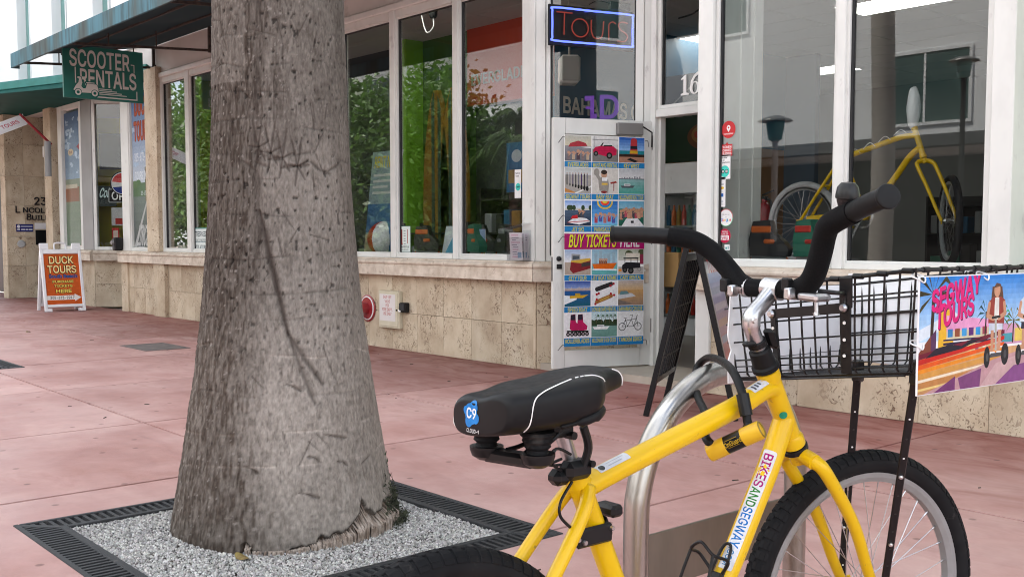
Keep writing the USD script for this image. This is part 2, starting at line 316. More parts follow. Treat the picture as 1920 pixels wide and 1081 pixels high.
mat('coral_stone', {'g': ('geometry', {}), 'o': ('object_info', {}), 'off': ('vector_math', {'math_type': 'multiply_add', 'vector2': (1, 1, 1)}), 'cx': ('combine_xyz', {}), 'k': ('math', {'math_type': 'multiply', 'value2': 37.0}),
    'mp': ('mapping', {'scale': (1, 1, .75)}), 'n': ('noise_texture', {'scale': 4.0, 'detail': 8, 'roughness': .6}), 'w': ('noise_texture', {'scale': 17.0, 'detail': 5, 'roughness': .55, 'distortion': 2.2}), 'w2': ('noise_texture', {'scale': 46.0, 'detail': 4, 'roughness': .6, 'distortion': 1.2}), 'nz': ('noise_texture', {'scale': 3.4, 'detail': 3}),
    'r': ('rgb_ramp', {'ramp': [(0, (.33, .245, .165)), (.38, (.47, .375, .265)), (.55, (.56, .47, .345)), (.72, (.63, .55, .42)), (1, (.67, .60, .48))]}),
    'rw': ('rgb_ramp', {'ramp': [(0, (0, 0, 0)), (.35, (0, 0, 0)), (.395, (1, 1, 1)), (1, (1, 1, 1))]}), 'rw2': ('rgb_ramp', {'ramp': [(0, (0, 0, 0)), (.35, (0, 0, 0)), (.41, (1, 1, 1)), (1, (1, 1, 1))]}),
    'rz': ('rgb_ramp', {'ramp': [(0, (1, 1, 1)), (.43, (1, 1, 1)), (.60, (0, 0, 0)), (1, (0, 0, 0))]}), 'mx': ('mix_color', {'blend_type': 'lighten', 'fac': 1.0}), 'mx2': ('mix_color', {'blend_type': 'multiply', 'fac': 1.0}),
    'dk': ('mix_color', {'a': (.19, .12, .08)}), 'mr': ('map_range', {'to_min': .90, 'to_max': 1.08}), 'h': ('hsv', {}), 'b': ('bump', {'strength': .8, 'distance': .006}), 'p': ('principled_bsdf', {'roughness': .75, 'specular_ior_level': .25})},
    [('o.random', 'k.value1'), ('k.value', 'cx.x'), ('k.value', 'cx.z'), ('g.position', 'off.vector1'), ('cx.vector', 'off.vector3'), ('off.vector', 'mp.vector'), ('mp.vector', 'n.vector'), ('mp.vector', 'w.vector'), ('mp.vector', 'w2.vector'), ('mp.vector', 'nz.vector'), ('n.fac', 'r.fac'), ('w.fac', 'rw.fac'), ('w2.fac', 'rw2.fac'), ('nz.fac', 'rz.fac'),
     ('rw.color', 'mx2.a'), ('rw2.color', 'mx2.b'), ('mx2.result', 'mx.a'), ('rz.color', 'mx.b'), ('mx.result', 'dk.fac'), ('r.color', 'dk.b'), ('o.random', 'mr.value'), ('mr.result', 'h.value'), ('dk.result', 'h.color'), ('h.color', 'p.base_color'), ('mx.result', 'b.height'), ('b.normal', 'p.normal')])
pbr('ledge_stone', (.44, .36, .28), (.62, .54, .45), 9, 7, .32, .62, rough=.7, bump=.3, bscale=70, c3=(.36, .28, .21), s3=16, lo3=.58, hi3=.68, spec=.3, rnd=.05)
pbr('plaster', (.50, .48, .45), (.60, .58, .55), 1.6, 8, .3, .7, rough=.85, bump=.15, bscale=40, c3=(.38, .36, .33), s3=3.2, lo3=.60, hi3=.76, stretch=(1, 1, .8))
pbr('white_wall', (.80, .81, .82), (.84, .85, .86), .8, 5, rough=.8)
pbr('teal_glass', (.10, .24, .225), (.13, .28, .26), 2, 3, rough=.25)
pbr('shade_glass', (.05, .095, .09), (.07, .12, .11), 2, 3, rough=.2)
pbr('white_frame', (.60, .605, .575), (.70, .705, .67), 3.5, 7, .3, .6, rough=.42, bump=.05, bscale=50, c3=(.50, .485, .47), s3=9, lo3=.62, hi3=.74, stretch=(1, 1, .5))
pbr('dark_gasket', (.012, .012, .013), rough=.5)
glass('pane_glass', (.945, .965, .955), .048)
pbr('deep_green_paint', (.035, .10, .012), rough=.5)
pbr('dark_wall', (.035, .04, .045), (.05, .055, .06), 2, rough=.6)
pbr('floor_tile', (.36, .31, .25), (.42, .37, .31), 3, rough=.45, rnd=.05)
pbr('ceiling_tile', (.55, .56, .56), (.60, .61, .61), 40, 3, rough=.9, rnd=.04)
pbr('ceiling_bar', (.42, .43, .43), rough=.6)
pbr('green_paint', (.19, .47, .02), (.21, .50, .025), 2, rough=.5)
pbr('pale_green_paint', (.40, .50, .34), rough=.6)
pbr('red_paint', (.42, .045, .02), rough=.5)
pbr('blue_paint', (.012, .10, .20), rough=.5)
pbr('grey_blue_paint', (.10, .14, .20), rough=.6)
pbr('grey_paint', (.22, .22, .22), rough=.6)
pbr('yellow_wall', (.42, .36, .02), (.36, .30, .02), 3, rough=.6)
pbr('black_board', (.015, .014, .014), rough=.5)
pbr('wood', (.22, .11, .04), (.30, .16, .07), 6, stretch=(1, 1, .2), rough=.5)
emit('lamp_panel', (1.0, 1.0, .90), 2.6)
pbr('orange_brown', (.30, .16, .08), rough=.6)
printed('print', .45, 0.0, .10)
printed('gloss_print', .3, .08, .06, 1.25, grain=.20)
mat('bark', {'a': ('attribute', {'attribute': 'col'}), 'g': ('geometry', {}), 'mp': ('mapping', {'scale': (1, 1, .28)}), 'n': ('noise_texture', {'scale': 95.0, 'detail': 8, 'roughness': .72}), 'n2': ('noise_texture', {'scale': 260.0, 'detail': 4, 'roughness': .7}), 'v': ('noise_texture', {'scale': 34.0, 'detail': 6, 'roughness': .7, 'distortion': .8}),
    'r': ('rgb_ramp', {'ramp': [(0, (.42, .40, .38)), (.34, (.66, .645, .63)), (.46, (.94, .935, .93)), (.6, (1.05, 1.05, 1.05)), (1, (1.35, 1.35, 1.35))]}), 'r2': ('rgb_ramp', {'ramp': [(0, (.5, .48, .46)), (.36, (.76, .745, .73)), (.5, (1, 1, 1)), (1, (1.2, 1.2, 1.2))]}), 'm': ('mix_color', {'blend_type': 'multiply', 'fac': 1.0, 'use_clamp': False}), 'm2': ('mix_color', {'blend_type': 'multiply', 'fac': .8}),
    'ad': ('math', {'math_type': 'add'}), 'b': ('bump', {'strength': .9, 'distance': .006}), 'p': ('principled_bsdf', {'roughness': .9, 'specular_ior_level': .15})},
    [('g.position', 'mp.vector'), ('mp.vector', 'n.vector'), ('g.position', 'n2.vector'), ('mp.vector', 'v.vector'), ('n.fac', 'r.fac'), ('v.fac', 'r2.fac'), ('a.color', 'm.a'), ('r.color', 'm.b'), ('m.result', 'm2.a'), ('r2.color', 'm2.b'), ('m2.result', 'p.base_color'), ('n.fac', 'ad.value1'), ('v.fac', 'ad.value2'), ('ad.value', 'b.height'), ('b.normal', 'p.normal')])
pbr('black_iron', (.010, .0105, .012), (.022, .023, .025), 30, rough=.55, rough2=.7, bump=.2, bscale=160, c3=(.09, .08, .075), s3=14, lo3=.62, hi3=.72)
pbr('white_plastic', (.72, .72, .73), (.78, .78, .79), 6, rough=.35, c3=(.55, .54, .53), s3=12, lo3=.62, hi3=.75)
pbr('black_plastic', (.006, .006, .0065), rough=.38, spec=.3)
pbr('green_sign', (.012, .13, .105), (.016, .15, .12), 5, rough=.4)
pbr('white_print', (.80, .80, .78), rough=.45)
pbr('black_print', (.012, .012, .012), rough=.5)

# ================================================================== the setting
struct('ground', bx(-160, -120, -.4, 120, 120, -.035), 'mall_ground')
WALL = 6.15
GR = [(-4.437, 1.19, -2.897, 2.79), (-11.40, 1.19, -9.86, 2.79), (2.52, 1.19, 4.06, 2.79)]
p_path = struct('pavement', bx(-32, -3.6, -.034, 6, 6.2, -.014), 'joint_dirt')
lines = [LineString([(x, -3.6), (x, 6.2)]) for x in (-30.2, -28.4, -26.6, -24.8, -22.9, -21.1, -19.2, -17.3, -15.5, -13.7, -11.85, -10.0, -8.22, -6.40, -4.83, -2.965, -1.1, .8, 2.6, 4.4)]
lines += [LineString([(-32, y0), (6, y1)]) for y0, y1 in ((4.34, 4.34), (-1.35, -1.35), (.72, .72), (-3.5, -3.5))] + [LineString([(-32, 2.56), (-4.83, 2.50)]), LineString([(-16.2, 4.24), (-10.0, 5.09)])]
lines += [LineString([(-6.32, 2.50), (-4.83, .85)]), LineString([(-13.3, 2.52), (-11.85, .90)]), LineString([(-20.6, 2.53), (-19.2, 1.0)])]
area = sbox(-32, -3.6, 6, 6.2)
holes = unary_union([sbox(*g) for g in GR])
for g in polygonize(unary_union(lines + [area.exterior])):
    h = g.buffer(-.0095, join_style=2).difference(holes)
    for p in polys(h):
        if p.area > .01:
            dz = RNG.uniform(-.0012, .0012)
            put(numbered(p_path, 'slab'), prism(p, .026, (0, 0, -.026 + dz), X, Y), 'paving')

# utility cover let into the pavement
t = Thing('utility_cover', 'flat grey metal utility cover set into the red pavement left of the palm', 'manhole cover', on_z(290, 650))
c = on_z(290, 650)
t.part('cover_frame', cat([bx(c[0] - .36, c[1] - .24, -.01, c[0] + .36, c[1] - .21, .005), bx(c[0] - .36, c[1] + .21, -.01, c[0] + .36, c[1] + .24, .005), bx(c[0] - .36, c[1] - .21, -.01, c[0] - .33, c[1] + .21, .005), bx(c[0] + .33, c[1] - .21, -.01, c[0] + .36, c[1] + .21, .005)]), pbr('cover_grey', (.10, .085, .08), (.16, .13, .12), 9, rough=.6))
t.part('cover_plate', bx(c[0] - .325, c[1] - .205, -.01, c[0] + .325, c[1] + .205, .003), 'cover_grey')

# tree grates: frame rails and separate bars round a gravel bed
def make_grate(g, label):
    x0, y0, x1, y1 = g; w = .165; zt, zb = .004, -.032
    t = Thing('tree_grate', label, 'tree grate', ((x0 + x1) / 2, (y0 + y1) / 2, 0))
    rails = []
    for a, b in ((0, .022), (w - .03, w)):
        rails += [bx(x0 + a, y0 + a, zb, x1 - a, y0 + b, zt, .003), bx(x0 + a, y1 - b, zb, x1 - a, y1 - a, zt, .003), bx(x0 + a, y0 + b, zb, x0 + b, y1 - b, zt, .003), bx(x1 - b, y0 + b, zb, x1 - a, y1 - b, zt, .003)]
    for (a, b) in ((x0, y0), (x1, y0), (x0, y1), (x1, y1)):
        sx, sy = (1 if a == x0 else -1), (1 if b == y0 else -1)
        rails.append(bar((a + sx * .02, b + sy * .02, -.014), (a + sx * (w - .02), b + sy * (w - .02), -.014), .03, .034, .003))
    t.part('frame', cat(rails), 'black_iron')
    t.part('channel', cat([bx(x0 + .01, y0 + .01, -.06, x1 - .01, y0 + w - .01, -.045), bx(x0 + .01, y1 - w + .01, -.06, x1 - .01, y1 - .01, -.045), bx(x0 + .01, y0 + w, -.06, x0 + w - .01, y1 - w, -.045), bx(x1 - w + .01, y0 + w, -.06, x1 - .01, y1 - w, -.045)]), 'dark_gasket')
    n = 44
    for k in range(n):
        for side in range(4):
            L = x1 - x0 if side < 2 else y1 - y0; s = .05 + (L - .1) * (k + .5) / n
            d = min(s, L - s) - .012
            d = min(d, w - .028)
            if d < .035: continue
            if side == 0: b = bx(x0 + s - .0075, y0 + .02, zb + .004, x0 + s + .0075, y0 + d, zt - .003)
            elif side == 1: b = bx(x0 + s - .0075, y1 - d, zb + .004, x0 + s + .0075, y1 - .02, zt - .003)
            elif side == 2: b = bx(x0 + .02, y0 + s - .0075, zb + .004, x0 + d, y0 + s + .0075, zt - .003)
            else: b = bx(x1 - d, y0 + s - .0075, zb + .004, x1 - .02, y0 + s + .0075, zt - .003)
            t.part('slat', b, 'black_iron')
    return t
make_grate(GR[0], 'black cast iron slotted grate framing the gravel bed of the big palm trunk')
make_grate(GR[1], 'black slotted grate at the left edge of the photo, farther along the pavement')

# gravel
TREE = V(-3.804, 2.073, 0)
printed('gravel_stone', .85, 0.0, .05)
pbr('gravel_bed', (.24, .235, .225), (.33, .325, .31), 60, rough=.9)
def gravel(g, n, hole, name):
    x0, y0, x1, y1 = g; w = .16; ico = trimesh.Trimesh([(1, 0, 0), (-1, 0, 0), (0, 1, 0), (0, -1, 0), (0, 0, 1), (0, 0, -1)], [(0, 2, 4), (2, 1, 4), (1, 3, 4), (3, 0, 4), (2, 0, 5), (1, 2, 5), (3, 1, 5), (0, 3, 5)], process=False); rng = np.random.default_rng(5)
    px = rng.uniform(x0 + w, x1 - w, n); py = rng.uniform(y0 + w, y1 - w, n)
    if hole is not None: ok = np.hypot(px - hole[0], py - hole[1]) > .43; px, py = px[ok], py[ok]
    n = len(px); r = rng.uniform(.0040, .0078, (n, 1, 1)); sc = rng.uniform(.55, 1.2, (n, 1, 3)); ang = rng.uniform(0, 6.3, n)
    v = np.array(ico.vertices)[None] * r * sc * (1 + rng.uniform(-.25, .25, (n, 6, 1)))
    c, s = np.cos(ang)[:, None], np.sin(ang)[:, None]
    tl = rng.uniform(-.8, .8, n)[:, None]; vy = v[..., 1] * np.cos(tl) - v[..., 2] * np.sin(tl); vz = v[..., 1] * np.sin(tl) + v[..., 2] * np.cos(tl)
    hz = meshkit.fbm(np.stack([px * 5, py * 5, px * 0], -1), 3, 3) * .016
    W = np.stack([v[..., 0] * c - vy * s + px[:, None], v[..., 0] * s + vy * c + py[:, None], vz + (-.020 + hz + rng.uniform(0, .006, n))[:, None]], -1)
    F = np.array(ico.faces)[None] + (np.arange(n) * 6)[:, None, None]
    tone = np.interp(rng.random(n), [0, .12, .5, .8, 1], [.10, .27, .41, .52, .70])[:, None] * V(1, .975, .935) * rng.uniform(.96, 1.04, (n, 3))
    return W.reshape(-1, 3), F.reshape(-1, 3), np.repeat(tone, 6, 0)
struct('gravel', gravel(GR[0], 36000, TREE, 'a'), 'gravel_stone', kind='stuff', label='pale grey gravel filling the bed round the palm trunk')
struct('gravel', gravel((GR[1][2] - .75, GR[1][3] - .75, GR[1][2], GR[1][3]), 6500, None, 'b'), 'gravel_stone', kind='stuff', label='pale gravel in the bed at the left edge')
for g in GR[:2]: struct('gravel_bed', bx(g[0] + .155, g[1] + .155, -.05, g[2] - .155, g[3] - .155, -.022), 'gravel_bed')

# ================================================================== the shop building
B = Thing('shop_building', 'white shop building with coral stone base and tall white framed windows', 'building', (-11, WALL, 0))
b = B.part
def panels(x0, x1, y, z0, z1, w=.435, rows=2, face=1):
    n = max(1, round((x1 - x0) / w)); zs = np.linspace(z0, z1, rows + 1)
    for i in range(n):
        for r in range(rows):
            a, c = x0 + (x1 - x0) * i / n, x0 + (x1 - x0) * (i + 1) / n; e = RNG.uniform(0, .003)
            b('stone_panel', bx(a + .0012, y - e, zs[r] + .0012, c - .0012, y + .05, zs[r + 1] - .0012, .002), 'coral_stone')
def opanels(P, Q, z0, z1, w=.435, rows=2):
    P, Q = np.array([*P, 0.0]), np.array([*Q, 0.0]); L = np.linalg.norm(Q - P); d = (Q - P) / L; nn = V(-d[1], d[0], 0); n = max(1, round(L / w)); zs = np.linspace(z0, z1, rows + 1)
    for i in range(n):
        for r in range(rows):
            c = P + d * L * (i + .5) / n + nn * .024 + Z * (zs[r] + zs[r + 1]) / 2
            b('stone_panel', obox(c, d, nn, Z, L / n - .0024, .05 + RNG.uniform(0, .003), zs[r + 1] - zs[r] - .0024, .002), 'coral_stone')
LEDGE = [(0, .775), (-.095, .775), (-.095, .868), (-.088, .875), (-.088, .890), (-.100, .897), (-.103, .912), (-.096, .926), (-.070, .938), (-.070, .948), (0, .952)]
def ledge(P, Q, ea=0.0, eb=0.0):
    "moulded stone ledge from P to Q; ea, eb lengthen the front edge for mitres"
    P, Q = np.array([*P, 0.0]), np.array([*Q, 0.0]); L = np.linalg.norm(Q - P); d = (Q - P) / L; nn = V(-d[1], d[0], 0)
    v = []
    for end, base in ((0, P), (1, Q)):
        for o, z in LEDGE:
            k = -o / .103 * (ea if end == 0 else eb); v.append(base + nn * o + Z * z + d * (-k if end == 0 else k))
    m = len(LEDGE); v = np.array(v); f = []
    for i in range(m):
        j = (i + 1) % m; f += [(i, j, m + j), (i, m + j, m + i)]
    cap = [(0, i, i + 1) for i in range(1, m - 1)]
    f += [(a, c, e) for a, c, e in cap] + [(m + a, m + e, m + c) for a, c, e in cap]
    return v, np.array(f)
CORNER = (-6.755, WALL); CH_END = (-5.985, 6.765); DOORY = 6.74
XR = -4.965            # left edge of the right-hand shop front
# stone base
panels(-16.45, CORNER[0] - .035, WALL + .012, 0, .775, .432)
b('corner_strip', bx(CORNER[0] - .034, WALL + .004, 0, CORNER[0] - .001, WALL + .06, .775, .002), 'coral_stone')
opanels((CORNER[0] + .004, CORNER[1] + .012), (CH_END[0], CH_END[1]), 0, .775, .48)
panels(XR, 1.2, WALL + .012, 0, .775, .44); b('wall_core', bx(1.2, WALL + .0, 0, 6, WALL + .2, 3.9), 'plaster')
b('stone_panel', bx(XR + .003, WALL + .062, .06, XR + .05, 6.75, .775, .002), 'coral_stone')
# ledges, in lengths as laid
for a, c in ((-16.45, -15.1), (-15.1, -13.1), (-13.1, -11.2), (-11.2, -9.0), (-9.0, CORNER[0])):
    b('window_ledge', ledge((a + .001, WALL + .02), (c - .001, WALL + .02), 0, .045 if c == CORNER[0] else 0), 'ledge_stone')
b('window_ledge', ledge((CORNER[0] + .012, WALL + .028), (CH_END[0], CH_END[1] + .01), .04, 0), 'ledge_stone')
for a, c in ((XR, -3.5), (-3.5, -1.9), (-1.9, 1.2)): b('window_ledge', ledge((a + .001, WALL + .02), (c - .001, WALL + .02)), 'ledge_stone')
b('wall_core', cat([bx(-16.4, WALL + .066, 0, CORNER[0] + .02, WALL + .17, .94), bx(XR + .055, WALL + .066, 0, 1.2, WALL + .17, .94), obox((*(np.array(CORNER) * .5 + np.array(CH_END) * .5 + V(-.075, .098)), .47), unit((CH_END[0] - CORNER[0], CH_END[1] - CORNER[1], 0)), unit((-(CH_END[1] - CORNER[1]), CH_END[0] - CORNER[0], 0)), Z, .95, .10, .94)]), 'plaster')

# window frames and panes; y runs inward from the frame's face
ZB, ZT = .952, 3.46
def stile(x0, x1, y=WALL, z0=ZB, z1=ZT, name='window_mullion', steps=True):
    w = x1 - x0; parts = [bx(x0 + (.022 if steps else 0), y, z0, x1 - (.022 if steps else 0), y + .10, z1, .004)]
    if steps: parts.append(bx(x0, y + .018, z0 + .001, x1, y + .085, z1 - .001, .003))
    b(name, cat(parts), 'white_frame')
def pane(x0, x1, z0, z1, y):
    b('pane', bx(x0, y, z0, x1, y + .008, z1), 'pane_glass')
def window_row(xs, cx_last=None):
    "xs: pairs of pane edges"
    for x0, x1 in xs:
        b('window_rail', cat([bx(x0 - .001, WALL + .012, ZB, x1 + .001, WALL + .09, ZB + .042, .003), bx(x0 - .001, WALL + .03, ZB + .042, x1 + .001, WALL + .075, ZB + .056, .002)]), 'white_frame')
        b('window_rail', cat([bx(x0 - .001, WALL + .012, ZT - .075, x1 + .001, WALL + .09, ZT, .003), bx(x0 - .001, WALL + .03, ZT - .09, x1 + .001, WALL + .08, ZT - .075, .002)]), 'white_frame')
        b('gasket', cat([bx(x0, WALL + .04, ZB + .056, x0 + .016, WALL + .07, ZT - .09), bx(x0 + .016, WALL + .04, ZT - .098, x1, WALL + .07, ZT - .09)]), 'dark_gasket')
        pane(x0, x1, ZB + .05, ZT - .085, WALL + .052)
left = [(-14.80, -14.02), (-13.85, -13.02), (-12.87, -12.02), (-11.87, -11.02), (-10.87, -10.04), (-9.91, -9.012), (-8.878, -7.962), (-7.838, -6.93)]
window_row(left)
for (a0, a1), (b0, b1) in zip(left[:-1], left[1:]): stile(a1, b0)
b('corner_post', cat([bx(-6.93, WALL - .004, ZB, -6.83, WALL + .10, ZT, .004), bx(-6.828, WALL - .012, ZB, CORNER[0] - .002, WALL + .10, ZT, .004)]), 'white_frame')
right = [(-4.80, -3.85), (-3.74, -2.835)]
window_row(right); stile(-3.85, -3.74)
b('corner_post', cat([bx(XR, WALL - .012, 0.06, -4.832, WALL + .11, 3.9, .004), bx(-4.83, WALL + .02, ZB, -4.80, WALL + .10, ZT, .003)]), 'white_frame')
b('corner_post', cat([bx(-2.833, WALL + .002, ZB, -2.79, WALL + .09, ZT, .003), bx(-2.787, WALL - .03, ZB, -2.655, WALL + .25, 3.9, .005)]), 'white_frame')
b('side_window_wall', bx(-2.655, WALL + .22, ZB, 1.2, WALL + .28, 3.9), 'pale_green_paint')
# chamfered window beside the door
e = unit((CH_END[0] - CORNER[0], CH_END[1] - CORNER[1], 0)); en = V(-e[1], e[0], 0); CL = math.hypot(CH_END[0] - CORNER[0], CH_END[1] - CORNER[1]); C0 = V(CORNER[0], CORNER[1], 0)
def cb(s0, s1, n0, n1, z0, z1, ch=.003): return obox(C0 + e * (s0 + s1) / 2 + en * (n0 + n1) / 2 + Z * (z0 + z1) / 2, e, en, Z, s1 - s0, n1 - n0, z1 - z0, ch)
b('corner_post', cat([cb(.004, .085, -.004, .10, ZB, ZT), cb(.087, .125, .012, .085, ZB, ZT)]), 'white_frame')
b('window_rail', cat([cb(.125, .86, .012, .09, ZB, ZB + .05)]), 'white_frame')
b('window_rail', cat([cb(.125, .86, .012, .09, ZT - .08, ZT)]), 'white_frame')
b('pane', cb(.125, .865, .05, .058, ZB + .045, ZT - .075, 0), 'pane_glass')
b('gasket', cat([cb(.125, .14, .04, .07, ZB + .05, ZT - .08, 0), cb(.848, .86, .035, .075, ZB + .05, ZT - .08, 0)]), 'dark_gasket')
b('corner_post', cat([cb(.862, .93, .0, .10, .06, ZT, .004), cb(.932, CL + .03, .012, .10, .06, ZT, .003)]), 'white_frame')
# door surround, transom
b('door_frame', cat([bx(-5.955, DOORY - .005, .06, -5.90, DOORY + .11, ZT, .003), bx(-5.90, DOORY + .035, .06, -5.872, DOORY + .10, 2.17, .002)]), 'white_frame')
b('door_frame', cat([bx(-5.90, DOORY, 2.17, XR + .02, DOORY + .11, 2.235, .003)]), 'white_frame')
b('door_frame', cat([bx(-5.90, DOORY + .02, 2.238, -5.865, DOORY + .09, ZT, .003), bx(-5.865, DOORY + .02, 2.238, XR + .02, DOORY + .09, 2.27, .003)]), 'white_frame')
b('pane', bx(-5.865, DOORY + .05, 2.268, XR + .02, DOORY + .058, ZT), 'pane_glass')
b('gasket', bx(-5.868, DOORY + .04, 2.272, -5.852, DOORY + .07, ZT), 'dark_gasket')
b('transom_number', cat([prism(g, .002, (-5.665, DOORY + .046, 2.332), X, Z) for g in (
    unary_union([poly((0, .135), (.045, .165), (.058, .165), (.058, .02), (.085, .012), (.085, 0), (.0, 0), (.0, .012), (.027, .02), (.027, .135), (.006, .125)),]),
    mv(ell(.05, .052, .05, .052, 16).difference(ell(.052, .052, .024, .042, 16)).union(line([(.012, .06), (.022, .105), (.05, .145), (.085, .167)], .022)), .095, 0))]), 'white_print')
b('jamb_post', bx(XR - .0, 6.27, .06, XR + .055, 6.86, 3.9, .004), 'white_frame')
b('entrance_step', prism(poly((-6.72, WALL + .03), (XR - .001, WALL + .03), (XR - .001, 6.88), (-5.93, 6.88), (-5.93, 6.79), (-5.99, 6.755)), .065, (0, 0, -.005), X, Y), 'floor_tile')

# walls above the windows, upper floors with piers, roof
b('upper_wall', cat([bx(-24.5, WALL + .03, ZT, -6.76, WALL + .3, 4.02), bx(XR, WALL + .03, 3.9, 6, WALL + .3, 4.02), prism(poly((-6.76, WALL + .03), (-5.95, DOORY + .02), (XR, DOORY + .02), (XR, DOORY + .3), (-6.76, DOORY + .3)), .56, (0, 0, ZT), X, Y)]), 'plaster')
b('window_hood', bx(-14.84, WALL - .02, ZT, CORNER[0], WALL + .03, ZT + .07, .01), 'white_frame')
b('roof_block', cat([bx(-24.5, WALL + .16, 4.02, 6, 22, 13.3)]), 'teal_glass')
x = -22.79
while x < 6:
    b('pier', bx(x, WALL - .005, 4.02, x + 1.23, WALL + .17, 13.3, .004), 'white_wall'); b('window_slot_bar', bx(x + 1.62, WALL + .10, 4.02, x + 1.66, WALL + .16, 13.3), 'white_wall'); x += 2.045
b('pier', bx(-24.5, WALL - .005, 4.02, -22.83, WALL + .17, 13.3, .004), 'white_wall')
b('parapet', bx(-24.5, WALL - .006, 12.8, 6, WALL + .16, 13.5), 'white_wall')

# the piers and the second entrance at the left
b('stone_column', bx(-15.27, WALL - .062, .953, -14.84, WALL + .10, 3.62, .004), 'coral_stone')
b('stone_column', cat([bx(-15.10, WALL - .050, 0, -14.70, WALL + .009, .774, .004)]), 'coral_stone')
stile(-14.84, -14.80, steps=False)
pane(-16.08, -15.33, ZB + .05, ZT - .08, WALL + .052)
b('window_rail', cat([bx(-16.12, WALL + .012, ZB, -15.28, WALL + .09, ZB + .055, .003)]), 'white_frame')
b('window_rail', cat([bx(-16.12, WALL + .012, ZT - .08, -15.28, WALL + .09, ZT, .003)]), 'white_frame')
stile(-15.33, -15.285, steps=False); stile(-16.42, -16.08)
b('stone_panel', bx(-16.45, WALL - .02, 0, -16.2, WALL + .011, .774, .003), 'coral_stone')
# slanted side of that entrance
Q0, Q1 = V(-17.70, WALL + .01, 0), V(-16.75, 7.35, 0); qd = unit(Q1 - Q0); qn = V(-qd[1], qd[0], 0); QL = np.linalg.norm(Q1 - Q0)
def qb(s0, s1, n0, n1, z0, z1, ch=.003): return obox(Q0 + qd * (s0 + s1) / 2 + qn * (n0 + n1) / 2 + Z * (z0 + z1) / 2, qd, qn, Z, s1 - s0, n1 - n0, z1 - z0, ch)
for i in range(3):
    for r in range(2): b('stone_panel', qb(QL * i / 3 + .001, QL * (i + 1) / 3 - .001, 0, .05, .388 * r + .001, .388 * (r + 1) - .001), 'coral_stone')
b('window_ledge', ledge(Q0[:2], Q1[:2]), 'ledge_stone')
b('window_rail', qb(.05, QL, .012, .09, ZB, ZB + .055), 'white_frame'); b('window_rail', qb(.05, QL, .012, .09, ZT - .09, ZT), 'white_frame')
b('window_mullion', qb(.0, .05, .0, .10, ZB, ZT), 'white_frame')
b('pane', qb(.05, QL, .05, .058, ZB + .05, ZT - .085, 0), 'pane_glass')
b('stone_panel', bx(-18.25, WALL + .0, 0, -17.70, WALL + .05, .775, .003), 'coral_stone')
b('window_ledge', ledge((-19.45, WALL + .02), (-17.72, WALL + .02), 0, .03), 'ledge_stone')
panels(-19.42, -18.26, WALL + .012, 0, .775, .43)
b('grey_post', bx(-18.20, WALL + .0, ZB, -17.72, WALL + .10, ZT, .004), pbr('grey_frame', (.24, .24, .235), (.28, .28, .275), 3, rough=.5))
pane(-19.20, -18.30, ZB + .05, ZT - .08, WALL + .052)
b('window_rail', bx(-19.40, WALL + .012, ZB, -18.21, WALL + .09, ZB + .055, .003), 'white_frame'); b('window_rail', bx(-19.40, WALL + .012, ZT - .08, -18.21, WALL + .09, ZT, .003), 'white_frame')
stile(-19.40, -19.20, steps=False); stile(-18.30, -18.21, steps=False)
# stone column and stone side wall with the building's name
b('stone_column', bx(-19.98, 6.088, 0, -19.60, WALL + .2, 3.50, .005), 'coral_stone')
z = 0.0
for k, h in enumerate((.62, .55, .6, .56, .6, .55)):
    for (ya, yb) in ((5.79, 6.10), (6.103, 6.75), (6.753, 7.4)):
        b('stone_panel', bx(-21.32 - RNG.uniform(0, .003), ya, z + .001, -21.27, yb, z + h - .002, .002), 'coral_stone')
    b('stone_panel', bx(-21.58, 5.765, z + .001, -21.27, 5.788, z + h - .002, .002), 'coral_stone'); z += h
b('wall_core', bx(-21.57, 5.79, 0, -21.33, 7.4, 3.48), 'plaster')
b('entrance_wall', bx(-21.3, 7.4, 0, -16.5, 7.5, 3.9), 'grey_paint')
b('intercom', cat([bx(-21.262, 6.28, 1.02, -21.24, 6.60, 1.30, .004)]), 'black_plastic')
b('intercom_panel', cat([bx(-21.262, 6.27, 1.32, -21.25, 6.60, 1.44, .003)]), 'white_plastic')
b('round_plate', lathe([(0, .02), (.055, .02), (.07, .012), (.075, 0)], on_x(40, 457, -21.268), X, 20), 'ceiling_bar')
pbr('letter_black', (.012, .010, .010), rough=.5)
def stone_text(s, px, py, h, **k):
    P = on_x(px, py, -21.262); return prism(txt(s, h, True, **k), .012, P, Y, Z)
b('wall_lettering', stone_text('23', 64, 384, .145), 'letter_black')
b('wall_lettering', cat([stone_text('L', 29, 398.5, .125), stone_text('NCOLN', 43, 398.5, .095, w_scale=1.12)]), 'letter_black')
b('wall_lettering', cat([stone_text('B', 50, 412, .115), stone_text('UILD', 60, 412, .09, w_scale=1.12)]), 'letter_black')
P = on_x(30, 420, -21.262)
w_, f_, c_ = flat([(rect(0, -.145, .31, 0), (.012, .016, .13)), (ell(.045, -.045, .03), (.7, .7, .75)), (rect(.09, -.055, .295, -.032), (.45, .47, .6)), (rect(.02, -.115, .07, -.09), (.7, .7, .75)), (rect(.09, -.115, .16, -.09), (.6, .62, .7)), (rect(.17, -.115, .22, -.09), (.6, .62, .7)), (rect(.23, -.115, .295, -.09), (.6, .62, .7))], P, Y, Z)
b('blue_plate', (w_, f_, c_), 'print')
b('small_box', bx(-20.09, 6.10, 2.62, -19.985, 6.2, 2.82, .006), 'white_plastic')
# dark bay beyond the far left
b('far_bay', cat([bx(-24.5, 6.4, 0, -21.58, 6.5, 3.5)]), 'black_board')

